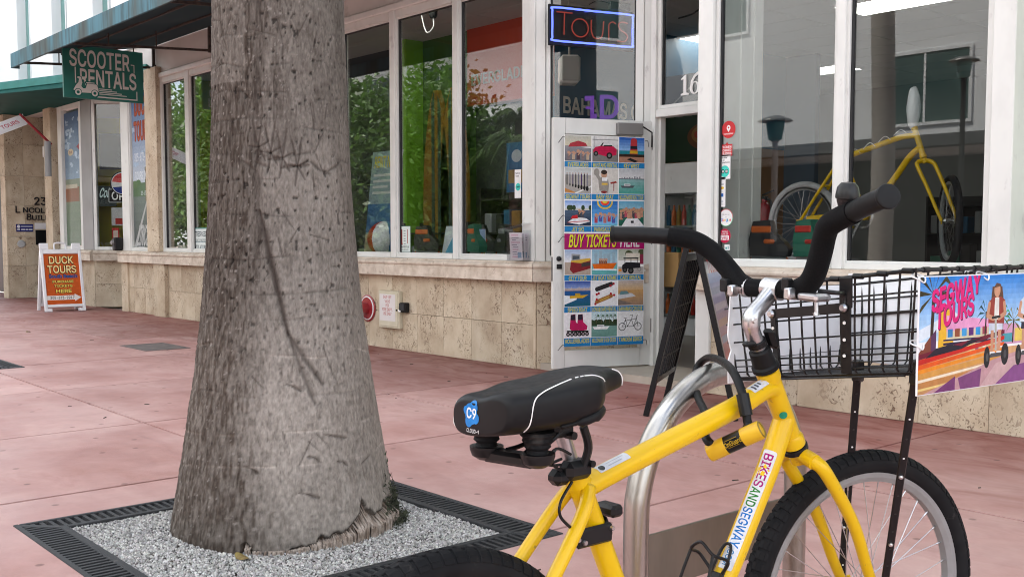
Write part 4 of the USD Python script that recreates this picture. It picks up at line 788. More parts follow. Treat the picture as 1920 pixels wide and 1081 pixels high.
def scene_print(k, w, h):
    "one small printed picture, w x h"
    R = random.Random(k * 13 + 1); L = []
    sky = lambda a, c0=(.55, .70, .85), c1=(.12, .34, .68): shade(c0, c1, 0, h * a, w, h, 6)
    sea = lambda a, c0=(.06, .30, .36), c1=(.10, .42, .48): shade(c0, c1, 0, 0, w, h * a, 5)
    def folk(x, y, s, c, skin=(.55, .33, .22)): return [(rect(x - s * .16, y, x + s * .16, y + s * .55), c), (ell(x, y + s * .72, s * .15), skin), (line([(x, y + s * .4), (x + s * .3, y + s * .75)], s * .09), skin)]
    def palm(x, y, s): return [(line([(x, y), (x + s * .06, y + s)], s * .06), (.16, .11, .07))] + [(poly((x + s * .06, y + s), (x + s * .06 + s * .5 * math.cos(a), y + s + s * .38 * math.sin(a) - s * .1), (x + s * .06 + s * .3 * math.cos(a + .2), y + s + s * .36 * math.sin(a + .2))), (.05, .14, .05)) for a in (-.5, .1, .7, 1.4, 2.2, 2.9, 3.6)]
    def boat(x, y, s, c, cab=(.85, .85, .85)): return [(poly((x - s, y + s * .28), (x + s, y + s * .32), (x + s * .7, y), (x - s * .8, y)), c), (rect(x - s * .5, y + s * .28, x + s * .35, y + s * .5), cab), (rect(x - s * .45, y + s * .35, x + s * .3, y + s * .43), (.06, .08, .12))]
    def wheel(x, y, r, c=(.02, .02, .02), ic=None): return [(ell(x, y, r).difference(ell(x, y, r * .82)) if ic is None else ell(x, y, r), c)] + ([(ell(x, y, r * .5), ic)] if ic else [])
    m = w
    if k == 0: L = sky(.6, (.62, .58, .45), (.5, .5, .45)) + shade((.18, .18, .2), (.3, .3, .32), 0, 0, w, h * .6, 5) + [(poly((m * .12, h * .55), (m * .85, h * .6), (m * .78, h * .72), (m * .5, h * .8), (m * .2, h * .7)), (.40, .05, .07)), (poly((m * .6, h * .55), (m * .98, h * .52), (m * .98, h * .58)), (.8, .8, .8))] + [q for i in range(5) for q in folk(m * (.14 + .18 * i), h * .06, h * (.38 + .08 * (i == 2)), ((.25, .2, .2), (.5, .4, .3), (.12, .08, .1))[i % 3])]
    elif k == 1: L = sky(.5, (.6, .6, .6), (.68, .68, .66)) + [(rect(0, 0, w, h * .5), (.24, .23, .22)), (rect(0, h * .86, w, h * .88), (.1, .1, .1)), (rect(m * .06, h * .5, m * .075, h), (.1, .1, .1)), (poly((m * .03, h * .45), (m * .12, h * .58), (m * .36, h * .63), (m * .82, h * .62), (m * .95, h * .5), (m * .93, h * .28), (m * .6, h * .2), (m * .05, h * .33)), (.52, .02, .10)), (poly((m * .30, h * .62), (m * .4, h * .76), (m * .44, h * .76), (m * .38, h * .62)), (.03, .03, .03)), (poly((m * .4, h * .60), (m * .78, h * .62), (m * .76, h * .67), (m * .46, h * .66)), (.05, .04, .04)), (line([(m * .08, h * .45), (m * .9, h * .43)], h * .012), (.3, .01, .05))] + wheel(m * .14, h * .32, h * .10, (.02, .02, .02), (.2, .2, .2)) + wheel(m * .66, h * .25, h * .13, (.02, .02, .02), (.2, .2, .2))
    elif k == 2: L = sky(.35, (.35, .55, .78), (.02, .12, .42)) + [(rect(0, h * .3, w, h * .47), (.03, .25, .30)), (poly((0, 0), (w, 0), (w, h * .28), (0, h * .25)), (.42, .24, .17)), (poly((m * .42, h * .22), (m * .74, h * .22), (m * .70, h * .92), (m * .62, h * .97), (m * .52, h * .97), (m * .46, h * .92)), (.45, .06, .07)), (poly((m * .42, h * .36), (m * .735, h * .36), (m * .73, h * .48), (m * .43, h * .48)), (.55, .38, .04)), (poly((m * .44, h * .54), (m * .72, h * .54), (m * .715, h * .66), (m * .445, h * .66)), (.03, .03, .04)), (rect(0, h * .22, w, h * .33), (.05, .03, .02)), (poly((m * .3, h * .12), (m * .62, 0), (m * .75, h * .06), (m * .45, h * .18)), (.03, .03, .03))]
    elif k == 3: L = sky(.72, (.6, .62, .62), (.5, .52, .5)) + [(rect(0, 0, w, h * .72), (.42, .40, .37)), (poly((0, h * .05), (m * .3, 0), (m * .5, 0), (0, h * .2)), (.55, .28, .1)), (line([(m * .4, 0), (w, h * .28)], h * .05), (.75, .75, .72))] + [q for i in range(8) for q in [(rect(m * (.06 + .11 * i), h * (.38 - .02 * i), m * (.10 + .11 * i), h * .75), ((.04, .04, .05), (.2, .2, .24), (.1, .06, .16))[i % 3]), (ell(m * (.08 + .11 * i), h * .78, m * .022), (.42, .28, .2)), (ell(m * (.08 + .11 * i), h * (.36 - .025 * i), m * (.02 + .005 * i), h * (.045 + .008 * i)), (.02, .02, .02))]]
    elif k == 4: L = [(rect(0, 0, w, h), (.64, .62, .58)), (poly((m * .28, h * .12), (m * .62, h * .02), (m * .66, h * .35), (m * .6, h * .62), (m * .36, h * .66), (m * .24, h * .5)), (.36, .34, .31)), (ell(m * .17, h * .84, m * .11, h * .15), (.36, .34, .31)), (line([(m * .18, h * .75), (m * .3, h * .55)], m * .12), (.36, .34, .31)), (ell(m * .46, h * .76, m * .115, h * .15), (.55, .36, .26)), (ell(m * .46, h * .85, m * .12, h * .09), (.07, .05, .04)), (poly((m * .38, h * .5), (m * .58, h * .5), (m * .6, h * .64), (m * .38, h * .64)), (.82, .82, .82)), (rect(m * .37, h * .34, m * .6, h * .42), (.7, .5, .12)), (poly((m * .72, h * .38), (m * .98, h * .44), (m * .92, h * .5), (m * .7, h * .45)), (.35, .06, .05)), (line([(m * .84, h * .4), (m * .84, h * .12)], m * .03), (.3, .05, .05)), (ell(m * .46, h * .06, m * .12, h * .05), (.3, .05, .05))]
    elif k == 5: L = sky(.6, (.68, .68, .68), (.5, .52, .54)) + sea(.6, (.10, .38, .32), (.30, .46, .46)) + [(rect(0, h * .58, w, h * .62), (.2, .22, .24))] + [(rect(m * (.1 + .1 * i), h * .6, m * (.15 + .1 * i), h * (.64 + .08 * R.random())), (.25, .27, .3)) for i in range(8)] + boat(m * .35, h * .24, m * .28, (.12, .13, .15))
    elif k == 6: L = sky(.62, (.7, .75, .8), (.25, .4, .7)) + [(rect(0, h * .62, w, h * .7), (.6, .6, .56))] + [(ell(m * R.random(), h * .72, m * .07, h * .10), (.05, .09, .04)) for _ in range(9)] + shade((.03, .05, .09), (.10, .15, .22), 0, 0, w, h * .62, 5) + [(poly((m * .1, h * .14), (m * .55, h * .05), (m * .97, h * .18), (m * .82, h * .30), (m * .4, h * .36)), (.75, .75, .76)), (poly((m * .22, h * .28), (m * .5, h * .3), (m * .48, h * .44), (m * .28, h * .4)), (.55, .03, .04)), (line([(m * .12, h * .14), (m * .9, h * .2)], h * .03), (.5, .03, .03))] + folk(m * .55, h * .33, h * .38, (.08, .08, .08)) + folk(m * .68, h * .33, h * .34, (.1, .1, .12))
    elif k == 7: L = sky(0, (.25, .55, .78), (.03, .18, .50)) + [(ell(m * .5, h * .97, m * .31, h * .30), (.72, .55, .08)), (ell(m * .5, h * .97, m * .25, h * .24), (.05, .28, .55)), (ell(m * .5, h * .97, m * .17, h * .15), (.75, .1, .06)), (ell(m * .5, h * .98, m * .10, h * .08), (.7, .6, .1))] + [q for i in range(5) for q in folk(m * (.16 + .17 * i), h * (.12 + .05 * (i % 2)), h * .44, ((.45, .08, .12), (.12, .14, .4), (.5, .2, .2))[i % 3])] + [(rect(0, 0, w, h * .06), (.2, .5, .6))]
    elif k == 8: L = sky(.7, (.3, .5, .6), (.16, .4, .56)) + sea(.7, (.03, .14, .10), (.06, .26, .2)) + [q for i in range(9) for q in folk(m * (.1 + .1 * i), h * (.26 + .05 * (i % 3)), h * .46, ((.5, .3, .22), (.1, .1, .12), (.5, .12, .16), (.6, .36, .26))[i % 4])] + [(poly((m * .12, 0), (m * .3, h * .3), (m * .75, h * .32), (w, h * .02), (w, 0)), (.76, .77, .78)), (rect(m * .48, h * .12, m * .6, h * .22), (.05, .05, .06))]
    elif k == 9: L = sky(.5, (.75, .75, .76), (.35, .45, .62)) + [(rect(0, 0, w, h * .5), (.45, .38, .32)), (poly((m * .2, h * .2), (m * .32, h * .05), (w, h * .25), (w, h * .62), (m * .62, h * .6), (m * .24, h * .52)), (.26, .03, .04)), (poly((m * .24, h * .5), (m * .62, h * .46), (m * .98, h * .56), (m * .98, h * .66), (m * .62, h * .62), (m * .24, h * .56)), (.62, .42, .08)), (poly((m * .26, h * .56), (m * .6, h * .6), (m * .6, h * .8), (m * .26, h * .84)), (.36, .36, .36)), (poly((m * .3, h * .6), (m * .56, h * .63), (m * .56, h * .75), (m * .3, h * .76)), (.1, .12, .14)), (poly((m * .64, h * .3), (m * .98, h * .36), (m * .98, h * .5), (m * .64, h * .46)), (.08, .06, .06))]
    elif k == 10: L = sky(.45, (.45, .62, .70), (.30, .46, .55)) + [(rect(m * a, h * .4, m * (a + .12), h * (.8 + .2 * R.random())), (.35, .46, .52)) for a in (.1, .28, .46, .6, .8)] + sea(.45, (.15, .42, .42), (.22, .50, .50)) + [(poly((m * .02, h * .42), (m * .98, h * .46), (m * .82, h * .2), (m * .1, h * .2)), (.68, .18, .02)), (line([(m * .05, h * .2), (m * .95, h * .18)], h * .06), (.8, .84, .84))] + [q for i in range(4) for q in folk(m * (.32 + .08 * i), h * .42, h * .26, (.3, .12, .06))]
    elif k == 11: L = sky(.55, (.6, .6, .55), (.4, .44, .36)) + [(ell(m * R.random(), h * (.72 + .2 * R.random()), m * .14, h * .12), (.10, .12, .06)) for _ in range(7)] + [(rect(m * .3, h * .55, m * .85, h * .85), (.66, .62, .54)), (rect(m * .86, h * .4, w, h * .8), (.3, .05, .1)), (rect(0, 0, w, h * .3), (.46, .44, .42)), (rect(m * .2, h * .62, m * .8, h * .67), (.03, .03, .03)), (poly((m * .15, h * .2), (m * .88, h * .25), (m * .86, h * .46), (m * .3, h * .48), (m * .15, h * .36)), (.03, .03, .035)), (poly((0, h * .1), (m * .14, h * .12), (m * .12, h * .22), (0, h * .2)), (.7, .3, .05))] + [(line([(m * a, h * .45), (m * a, h * .64)], m * .02), (.03, .03, .03)) for a in (.26, .5, .76)] + wheel(m * .26, h * .17, h * .11, (.02, .02, .02), (.1, .1, .1)) + wheel(m * .5, h * .14, h * .13, (.02, .02, .02), (.1, .1, .1)) + wheel(m * .84, h * .2, h * .08)
    elif k == 12: L = sky(.64, (.35, .45, .68), (.05, .10, .34)) + [(rect(0, h * .62, w, h * .72), (.42, .34, .32))] + [(rect(m * .05 * i, h * .64, m * (.05 * i + .035), h * (.70 + .08 * R.random())), (.5, .44, .42)) for i in range(20)] + sea(.62, (.02, .14, .20), (.03, .12, .32)) + [(poly((0, h * .08), (m * .45, h * .26), (m * .5, h * .38), (0, h * .45)), (.75, .78, .8)), (poly((m * .2, h * .42), (m * .92, h * .46), (m * .7, h * .33), (m * .2, h * .32)), (.62, .40, .03)), (rect(m * .4, h * .44, m * .6, h * .52), (.5, .35, .05))]
    elif k == 13: L = [(rect(0, 0, w, h), (.76, .76, .77)), (affinity.rotate(rrect(m * .12, h * .68, m * .85, h * .86, h * .08), 18), (.05, .045, .05)), (affinity.rotate(rrect(m * .12, h * .2, m * .85, h * .36, h * .07), 20), (.38, .18, .06)), (affinity.rotate(rrect(m * .3, h * .24, m * .7, h * .32, h * .03), 20), (.5, .34, .10))] + [(ell(x, y, m * .045), (.45, .03, .05)) for x, y in ((m * .2, h * .46), (m * .28, h * .50), (m * .74, h * .80), (m * .86, h * .88), (m * .15, h * .08), (m * .2, h * .26), (m * .75, h * .48), (m * .88, h * .42))]
    elif k == 14: L = shade((.36, .26, .20), (.56, .36, .16), 0, 0, w, h * .62, 6) + shade((.62, .44, .24), (.50, .46, .44), 0, h * .62, w, h, 5) + [(poly((0, h * .25), (m * .7, h * .36), (m * .55, h * .48), (m * .2, h * .52), (0, h * .44)), (.60, .62, .64)), (poly((m * .05, h * .42), (m * .45, h * .46), (m * .35, h * .58), (m * .1, h * .58)), (.16, .28, .30)), (poly((0, 0), (m * .6, h * .05), (0, h * .24)), (.24, .20, .18))]
    elif k == 15: L = [(rect(0, 0, w, h), (.76, .75, .76))] + [q for s in (0, .28) for q in [(poly((m * (.2 + s), h * .36), (m * (.24 + s), h * .92), (m * (.42 + s), h * .94), (m * (.44 + s), h * .62), (m * (.60 + s), h * .46), (m * (.58 + s), h * .3), (m * (.3 + s), h * .26)), (.50, .02, .14)), (rect(m * (.24 + s), h * .7, m * (.42 + s), h * .92), (.04, .03, .05)), (line([(m * (.12 + s), h * .26), (m * (.62 + s), h * .24)], h * .07), (.03, .03, .03))] + [z for i in range(4) for z in wheel(m * (.14 + s + .15 * i), h * .14, h * .085, (.02, .02, .02), (.35, .3, .32))]]
    elif k == 16: L = sky(.5, (.66, .74, .74), (.52, .66, .70)) + sea(.45, (.18, .34, .30), (.24, .40, .36)) + [(rect(0, h * .44, w, h * .6), (.06, .10, .06))] + [(ell(m * R.random(), h * .6, m * .09, h * .10), (.05, .08, .04)) for _ in range(10)] + [q for a in (.2, .38, .55, .7, .86) for q in palm(m * a, h * .55, h * .28)] + boat(m * .38, h * .30, m * .33, (.80, .80, .80))
    else:
        L = [(rect(0, 0, w, h), (.76, .77, .77))]; c = (.03, .03, .03); wd = m * .014
        L += wheel(m * .17, h * .38, m * .145) + wheel(m * .80, h * .38, m * .145) + [(line(p, m * .02), c) for p in ([(m * .17, h * .38), (m * .38, h * .38), (m * .62, h * .38), (m * .74, h * .74)], [(m * .17, h * .38), (m * .3, h * .66), (m * .38, h * .38)], [(m * .3, h * .62), (m * .73, h * .70)], [(m * .38, h * .38), (m * .54, h * .68), (m * .62, h * .38)], [(m * .8, h * .38), (m * .73, h * .76), (m * .78, h * .84)], [(m * .24, h * .72), (m * .34, h * .72)], [(m * .3, h * .6), (m * .29, h * .72)], [(m * .48, h * .84), (m * .58, h * .86), (m * .55, h * .7)])] + [(line([(m * .17 + m * .13 * math.cos(a), h * .38 + m * .13 * math.sin(a)), (m * .17 - m * .13 * math.cos(a), h * .38 - m * .13 * math.sin(a))], wd * .35), (.35, .35, .35)) for a in (0, .8, 1.6, 2.4)] + [(line([(m * .8 + m * .13 * math.cos(a), h * .38 + m * .13 * math.sin(a)), (m * .8 - m * .13 * math.cos(a), h * .38 - m * .13 * math.sin(a))], wd * .35), (.35, .35, .35)) for a in (0, .8, 1.6, 2.4)]
    fr = rect(0, 0, w, h); return [(g.intersection(fr), c) for g, c in L if not g.intersection(fr).is_empty]
CAP = ['EVERGLADES', 'MUSTANG RENTAL', 'KEY WEST', 'SEGWAY TOURS', 'BABY SEAT', 'MILLIONAIRE BOAT TOUR', 'JET SKI', 'PARASAILING', 'BOAT PARTY', 'CITY TOUR', 'JET BOAT MIAMI', 'CART RENTAL', 'SPEED BOAT', 'LONGBOARD RENTAL', 'BAHAMAS CRUISE', 'ROLLERBLADES', "MILLIONAIRE'S ROW CRUISE", 'TANDEM BIKES']
PW, PH = .735, 1.735; ps = .092                     # poster size and its inset from the hinge side
po = HNG + dd * (ps + PW) + dn * .052 + Z * .262      # lower left corner as seen
px_, py_ = -dd, Z
if np.dot(np.cross(px_, py_), dn) < 0: raise RuntimeError('poster faces the wrong way')
PO = Thing('ticket_poster', 'tall poster of tour pictures reading BUY TICKETS HERE, tied to the open door', 'poster', po)
PO.part('sheet', obox(po + px_ * PW / 2 + py_ * PH / 2 - dn * .0022, px_, py_, dn, PW, PH, .004), 'white_print')
def pp(layers, x, y, up=None): w_, f_, c_ = flat(layers, po + px_ * x + py_ * y + dn * (.0008 if up is None else up), px_, py_); return (w_, f_, c_)
FH = PH / 401; cw = PW / 3
tops = [248, 308.5, 370.5, 463.5, 524, 584]
BLU, YEL = (.03, .25, .50), (.62, .58, .04)
for r in range(6):
    for c in range(3):
        k = r * 3 + c; y1 = PH - (tops[r] - 247) * FH; h = 48 * FH; w = cw - .009
        PO.part('picture', pp(scene_print(k, w, h), c * cw + .0045, y1 - h), 'gloss_print', under=None)
        ch = (10.6 if r < 5 else 16) * FH; tx = txt(CAP[k], .034, True); tw = min(w * .94, (tx.bounds[2] - tx.bounds[0]) * .62)
        PO.part('caption', pp([(rect(0, 0, cw - .003, ch), BLU), (mv(txt(CAP[k], .033, True, width=tw, align='c'), (cw - .003) / 2, ch - .041), YEL)], c * cw + .0015, y1 - h - ch - .004), 'gloss_print')
by = PH - (463 - 247) * FH
PO.part('banner', pp([(rect(0, 0, PW, 30 * FH), (.40, .010, .16)), (mv(txt('BUY TICKETS', .098, True, width=.43, shear=.12), .045, .016), (.03, .01, .02)), (mv(txt('BUY TICKETS', .098, True, width=.43, shear=.12), .04, .02), (.72, .66, .05)), (mv(txt('HERE', .098, True, width=.18, shear=.12), .51, .02), (.72, .70, .70))], 0, by), 'gloss_print')
PO.part('tie', cat([tube(spline([po + px_ * a + py_ * b_, po + px_ * (a + s * .02) + py_ * (b_ + .0) + dn * .012, po + px_ * (a + s * .045) + py_ * (b_ - .045) - dn * .02], 4), .0028, 5) for a, b_, s in ((.0, .01, -1), (PW, .03, 1), (.0, PH - .02, -1), (PW, PH - .03, 1), (0, PH * .52, -1), (0, PH * .62, -1))]), 'black_plastic')

# ================================================================== neon sign
N0, N1 = on_p(1031, 6, (-6.35, 6.75, 0), unit((.93, -.28, 0))), on_p(1191, 22, (-6.35, 6.75, 0), unit((.93, -.28, 0))); nx = unit((N1 - N0) * V(1, 1, 0)); nf = np.cross(nx, Z)
if np.dot(nf, EYE - N0) < 0: nf = -nf
NW = np.linalg.norm((N1 - N0)[:2]); NH = .345; no = N0 - Z * NH
NE = Thing('neon_sign', 'lit neon sign reading Tours in a blue rounded frame behind the glass', 'sign', no + nx * NW / 2)
NE.part('back_panel', obox(no + nx * NW / 2 + Z * NH / 2 - nf * .03, nx, Z, nf, NW, NH, .02, .004), 'black_plastic')
emit('neon_blue', (.12, .18, 1.0), .9); emit('neon_red', (1.0, .16, .12), .10)
def npth(P, n=6, closed=False): return np.array([no + nx * x * NW + Z * y * NH + nf * .012 for x, y in (spline(P, n, closed) if n else P)])
rr = [(.06, .10), (.94, .10), (.965, .16), (.965, .84), (.94, .90), (.06, .90), (.035, .84), (.035, .16)]
NE.part('border_tube', tube(npth([(.05, .10), (.5, .10), (.93, .10), (.962, .18), (.962, .5), (.962, .82), (.93, .90), (.5, .90), (.05, .90), (.022, .82), (.022, .5), (.022, .18)], 6, True), .0085, 8, True), 'neon_blue')
for P in ([(.07, .80), (.25, .80)], [(.16, .80), (.155, .26)]): NE.part('letter_tube', tube(npth(P, 0), .0055, 6), 'neon_red')
NE.part('letter_tube', tube(npth([(.34 + .095 * math.cos(a), .46 + .22 * math.sin(a)) for a in np.linspace(0, 2 * math.pi, 10, endpoint=False)], 5, True), .0055, 6, True), 'neon_red')
NE.part('letter_tube', tube(npth([(.47, .68), (.47, .42), (.50, .26), (.56, .24), (.60, .34), (.615, .68)], 5), .0055, 6), 'neon_red')
NE.part('letter_tube', tube(npth([(.675, .22), (.675, .5), (.68, .62), (.72, .68), (.76, .64)], 5), .0055, 6), 'neon_red')
NE.part('letter_tube', tube(npth([(.90, .68), (.83, .70), (.79, .62), (.82, .50), (.88, .42), (.90, .32), (.86, .22), (.78, .22)], 5), .0055, 6), 'neon_red')
NE.part('transformer_box', obox(no + nx * NW * .82 + Z * (NH + .035) - nf * .02, nx, Z, nf, NW * .24, .07, .05, .004), 'black_plastic')
NE.part('cable', tube(spline([no + nx * NW * .7 + Z * (NH + .05), no + nx * NW * .55 + Z * (NH + .06), no + nx * NW * .45 + Z * (NH + .02)], 6), .004, 5), 'black_plastic')

pbr('purple_print', (.16, .03, .42), rough=.5)
p = on_p(1098, 223, C0 + en * .10, en) + e * .32
sgp = cat([prism(affinity.scale(mv(g, -.32 + dx, 0), .82, .82, origin=(-.32, 0)), .004, p, e, Z) for dx, g in ((0.05, unary_union([rect(0, 0, .04, .24), rect(-.06, .19, .03, .24), rect(-.05, .1, .03, .13), rect(.04, 0, .07, .05)])), (.15, txt('D', .24, True)))])
single('window_lettering', sgp, 'purple_print', 'purple letters on the window above the ticket poster door', 'lettering')

# ================================================================== things fixed on or behind the glass
GY = WALL + .0512
def sticker(px, py, layers, label, name='window_sticker', y=GY, w=None, cat_='sticker'):
    P = on_y(px, py, y); return single(name, flat(layers, P, X, Z), 'print', label, cat_)
WT, RD = (.78, .78, .77), (.52, .035, .04)
sticker(1366, 243, [(ell(0, 0, .062), RD), (ell(0, .012, .016, .020), WT), (poly((-.012, 0), (.012, 0), (0, -.02)), WT), (ell(0, .014, .007), RD), (mv(txt('womensbikes', .011, True, width=.085, align='c'), 0, -.035), WT)], 'round red window sticker with a white pin mark, topmost of the sticker column')
sticker(1363, 281, [(rrect(-.048, -.045, .048, .040, .004), RD), (poly((-.012, .04), (.012, .04), (0, .058)), RD)] + [(mv(txt(s, .017, True, width=.078, align='c'), 0, .012 - i * .024), WT) for i, s in enumerate(('WOMEN', 'OWNED', 'BUSINESS'))], 'square red window sticker with three lines of white capitals')
sticker(1359, 313, [(rect(-.05, -.088, .05, .088), WT), (mv(txt('Review', .014, True), -.043, .062), (.02, .02, .02)), (mv(txt('us on', .012, True), -.043, .044), (.02, .02, .02)), (mv(txt('Tripadvisor', .012, True), -.043, .027), (.02, .02, .02)), (ell(0, -.032, .042), (.06, .62, .50)), (ell(-.016, -.032, .015), (.01, .05, .04)), (ell(.016, -.032, .015), (.01, .05, .04)), (ell(-.016, -.032, .009), WT), (ell(.016, -.032, .009), WT), (ell(-.016, -.032, .004), (.01, .05, .04)), (ell(.016, -.032, .004), (.01, .05, .04))], 'white window sticker with a round mint owl face in the right sticker column')
sticker(1354, 360, [(rect(-.03, -.108, .03, .108), WT), (mv(txt('We accept', .008, True, width=.045, align='c'), 0, .088), (.1, .1, .1)), (rect(-.014, .05, .014, .062), (.4, .4, .42)), (ell(-.006, .03, .010), (.65, .25, .02)), (ell(.006, .03, .010), (.70, .48, .03)), (rect(-.012, -.035, .012, -.010), (.03, .14, .45)), (rect(-.012, -.075, .012, -.062), (.55, .6, .65)), (rect(-.012, -.095, .012, -.085), (.6, .6, .62))], 'narrow white card payment sticker in the right sticker column')
sticker(1361, 408, [(ell(0, 0, .064), (.5, .06, .05)), (poly((-.1, 0), (-.1, -.1), (.1, -.1), (.1, 0)).intersection(ell(0, 0, .064)), (.07, .38, .16)), (ell(0, 0, .059), WT), (mv(txt('Review us', .012, width=.062, align='c'), 0, .018), (.25, .25, .25)), (mv(txt('on', .009, width=.012, align='c'), 0, .002), (.25, .25, .25))] + [(mv(txt(ch, .021, True), -.046 + i * .0155, -.026), c) for i, (ch, c) in enumerate(zip('Google', ((.06, .22, .7), (.7, .07, .04), (.72, .5, .02), (.06, .22, .7), (.05, .42, .14), (.7, .07, .04))))], 'round white window sticker with a coloured rim asking for reviews')
sticker(1359, 442, [(ell(0, 0, .052), (.45, .01, .05)), (mv(txt('PEOPLE', .011, True, width=.05, align='c'), 0, .024), WT), (mv(txt('LOVE US', .011, True, width=.06, align='c'), 0, .008), WT), (rrect(-.038, -.03, .038, .002, .003), WT), (mv(txt('yelp', .022, True, width=.06, align='c'), 0, -.024), (.45, .01, .05))], 'round dark red window sticker low in the right sticker column')
sticker(1363, 464, [(rect(-.022, -.02, .026, .022), WT), (rect(-.014, -.012, .0, .004), (.05, .3, .28)), (rect(.006, -.012, .016, .012), (.1, .3, .3))], 'small white square sticker at the foot of the right sticker column')
sticker(972, 344, [(rect(-.05, -.13, .035, .125), WT), (mv(txt('Review us', .016, True, width=.06), -.04, .085), (.02, .02, .02)), (mv(txt('Travel', .016, True, width=.045), -.04, .06), (.02, .02, .02)), (ell(-.005, -.03, .034), (.06, .55, .48)), (ell(-.017, -.03, .009), (.01, .05, .04)), (ell(.007, -.03, .009), (.01, .05, .04))], 'white sticker with a teal disc on the window left of the entrance corner', y=WALL - .0005 + .052)
th_ = [(rect(-.105, -.135, .105, .135), (.05, .12, .10)), (rect(-.100, -.130, .100, .130), (.66, .74, .70)), (rect(-.052, -.04, -.040, .10), (.3, .02, .02)), (rect(.044, -.045, .056, .10), (.35, .03, .03)), (ell(-.046, -.05, .012), (.4, .02, .02)), (ell(.05, -.0, .006), (.4, .02, .02)), (rect(-.06, -.06, -.035, -.055), (.05, .1, .1))]
th_ += [(rect(-.015, .08 - i * .026, .02, .086 - i * .026), (.1, .12, .14)) for i in range(7)] + [(mv(txt('TEMPERATURE', .018, True, width=.16, align='c'), 0, -.09), (.06, .09, .09)), (mv(txt('CELSIUS', .014, True, width=.13, align='c'), 0, -.117), (.06, .09, .09))]
sticker(758.5, 448, th_, 'pale green thermometer notice with red columns standing in the left shop window', name='window_notice', y=WALL + .0505, cat_='notice')
sticker(376, 450, [(rect(-.30, -.17, .30, .17), (.05, .25, .24)), (rect(-.285, -.155, .285, .155), (.70, .76, .74)), (mv(txt('NO TRESPASSING', .07, True, width=.53, align='c'), 0, .05), (.02, .05, .06)), (rect(-.2, -.03, .2, -.022), (.1, .2, .2)), (mv(txt('PRIVATE PROPERTY', .035, True, width=.4, align='c'), 0, -.02), (.1, .16, .16)), (mv(txt('VIOLATORS', .05, True, width=.36, align='c'), 0, -.12), (.02, .05, .06))], 'white NO TRESPASSING notice in the window beside the trunk', name='window_notice', y=WALL + .0505, cat_='notice')

# printed panes of the left shop front
SK0, SK1 = (.30, .42, .58), (.10, .20, .38)
def clouds(L, w, h, n, seed, y0=.35):
    R = random.Random(seed)
    for _ in range(n):
        x, y, s = R.uniform(0, w), R.uniform(y0 * h, h), R.uniform(.04, .12)
        for k in range(4): L.append((ell(x + R.uniform(-s, s), y + R.uniform(-s, s) * .4, s * R.uniform(.4, .9), s * R.uniform(.2, .5)).intersection(rect(0, 0, w, h)), V(.42, .52, .63) * R.uniform(.75, 1.15)))
    return [q for q in L if not q[0].is_empty]
w, h = .70, 2.31
L = clouds(shade((.55, .60, .66), SK1, 0, h * .4, w, h, 14), w, h, 10, 4, .5) + shade((.10, .11, .11), (.20, .24, .22), 0, 0, w, h * .34, 6) + [(rect(0, h * .33, w, h * .42), (.13, .2, .12)), (ell(w * .3, h * .42, .1, .05), (.12, .2, .1)), (ell(w * .1, h * .41, .12, .06), (.15, .22, .12)), (poly((0, 0), (.1, 0), (.62, h * .34), (.58, h * .34)), (.45, .46, .45)), (rect(.47, h * .30, .66, h * .52), (.22, .20, .14)), (rect(.49, h * .45, .64, h * .50), (.05, .06, .06)), (rect(.5, h * .34, .64, h * .38), (.35, .3, .1))]
L += [(mv(txt('LINCOLN', .30, True, width=.62, shear=.4), .1, .02), (.55, .56, .55))]
RO = (.46, .11, .045)
for s, y in (('DUCK', 2.0), ('TOURS', 1.62)):
    L += [(mv(txt(s, .27, True, width=.52 if s == 'DUCK' else .60, dilate=.012), .12 if s == 'DUCK' else .08, y), (.25, .04, .02)), (mv(txt(s, .27, True, width=.52 if s == 'DUCK' else .60), .12 if s == 'DUCK' else .08, y), RO)]
L += [(mv(txt('305-673-221', .12, True, width=.58), .08, 1.30), (.66, .69, .72)), (mv(txt('TOURS INFO', .12, True, width=.58), .08, 1.02), (.70, .73, .76)), (mv(txt('305-673-2217', .06, True, width=.36), .30, .78), (.5, .55, .55))]
fr = rect(0, 0, w, h); L = [(g.intersection(fr), c) for g, c in L if not g.intersection(fr).is_empty]
single('window_print', flat(L, V(-16.06, WALL + .0505, ZB + .07), X, Z), 'gloss_print', 'printed window picture of sky and road reading DUCK TOURS in red', 'window print')
w, h = .86, 2.31; L = clouds(shade((.30, .40, .50), (.10, .17, .30), 0, h * .45, w, h, 12), w, h, 14, 9, .5) + shade((.12, .18, .12), (.26, .30, .22), 0, 0, w, h * .5, 8) + [(rect(0, h * .33, w * .8, h * .44), (.28, .12, .06)), (rect(0, h * .43, w * .7, h * .46), (.5, .46, .36)), (ell(.3, 1.62, .14, .06), (.6, .5, .34)), (mv(txt('duck', .05, True, width=.16, align='c'), .3, 1.60), (.25, .1, .04)), (poly((.6, 1.7), (.82, 1.78), (.78, 1.62)), (.35, .02, .05))]
fr = rect(0, 0, w, h); L = [(g.intersection(fr), c) for g, c in L if not g.intersection(fr).is_empty]
single('window_print', flat(L, V(-19.18, WALL + .0505, ZB + .07), X, Z), 'gloss_print', 'printed window picture of clouds and a green shore at the far left pane', 'window print')
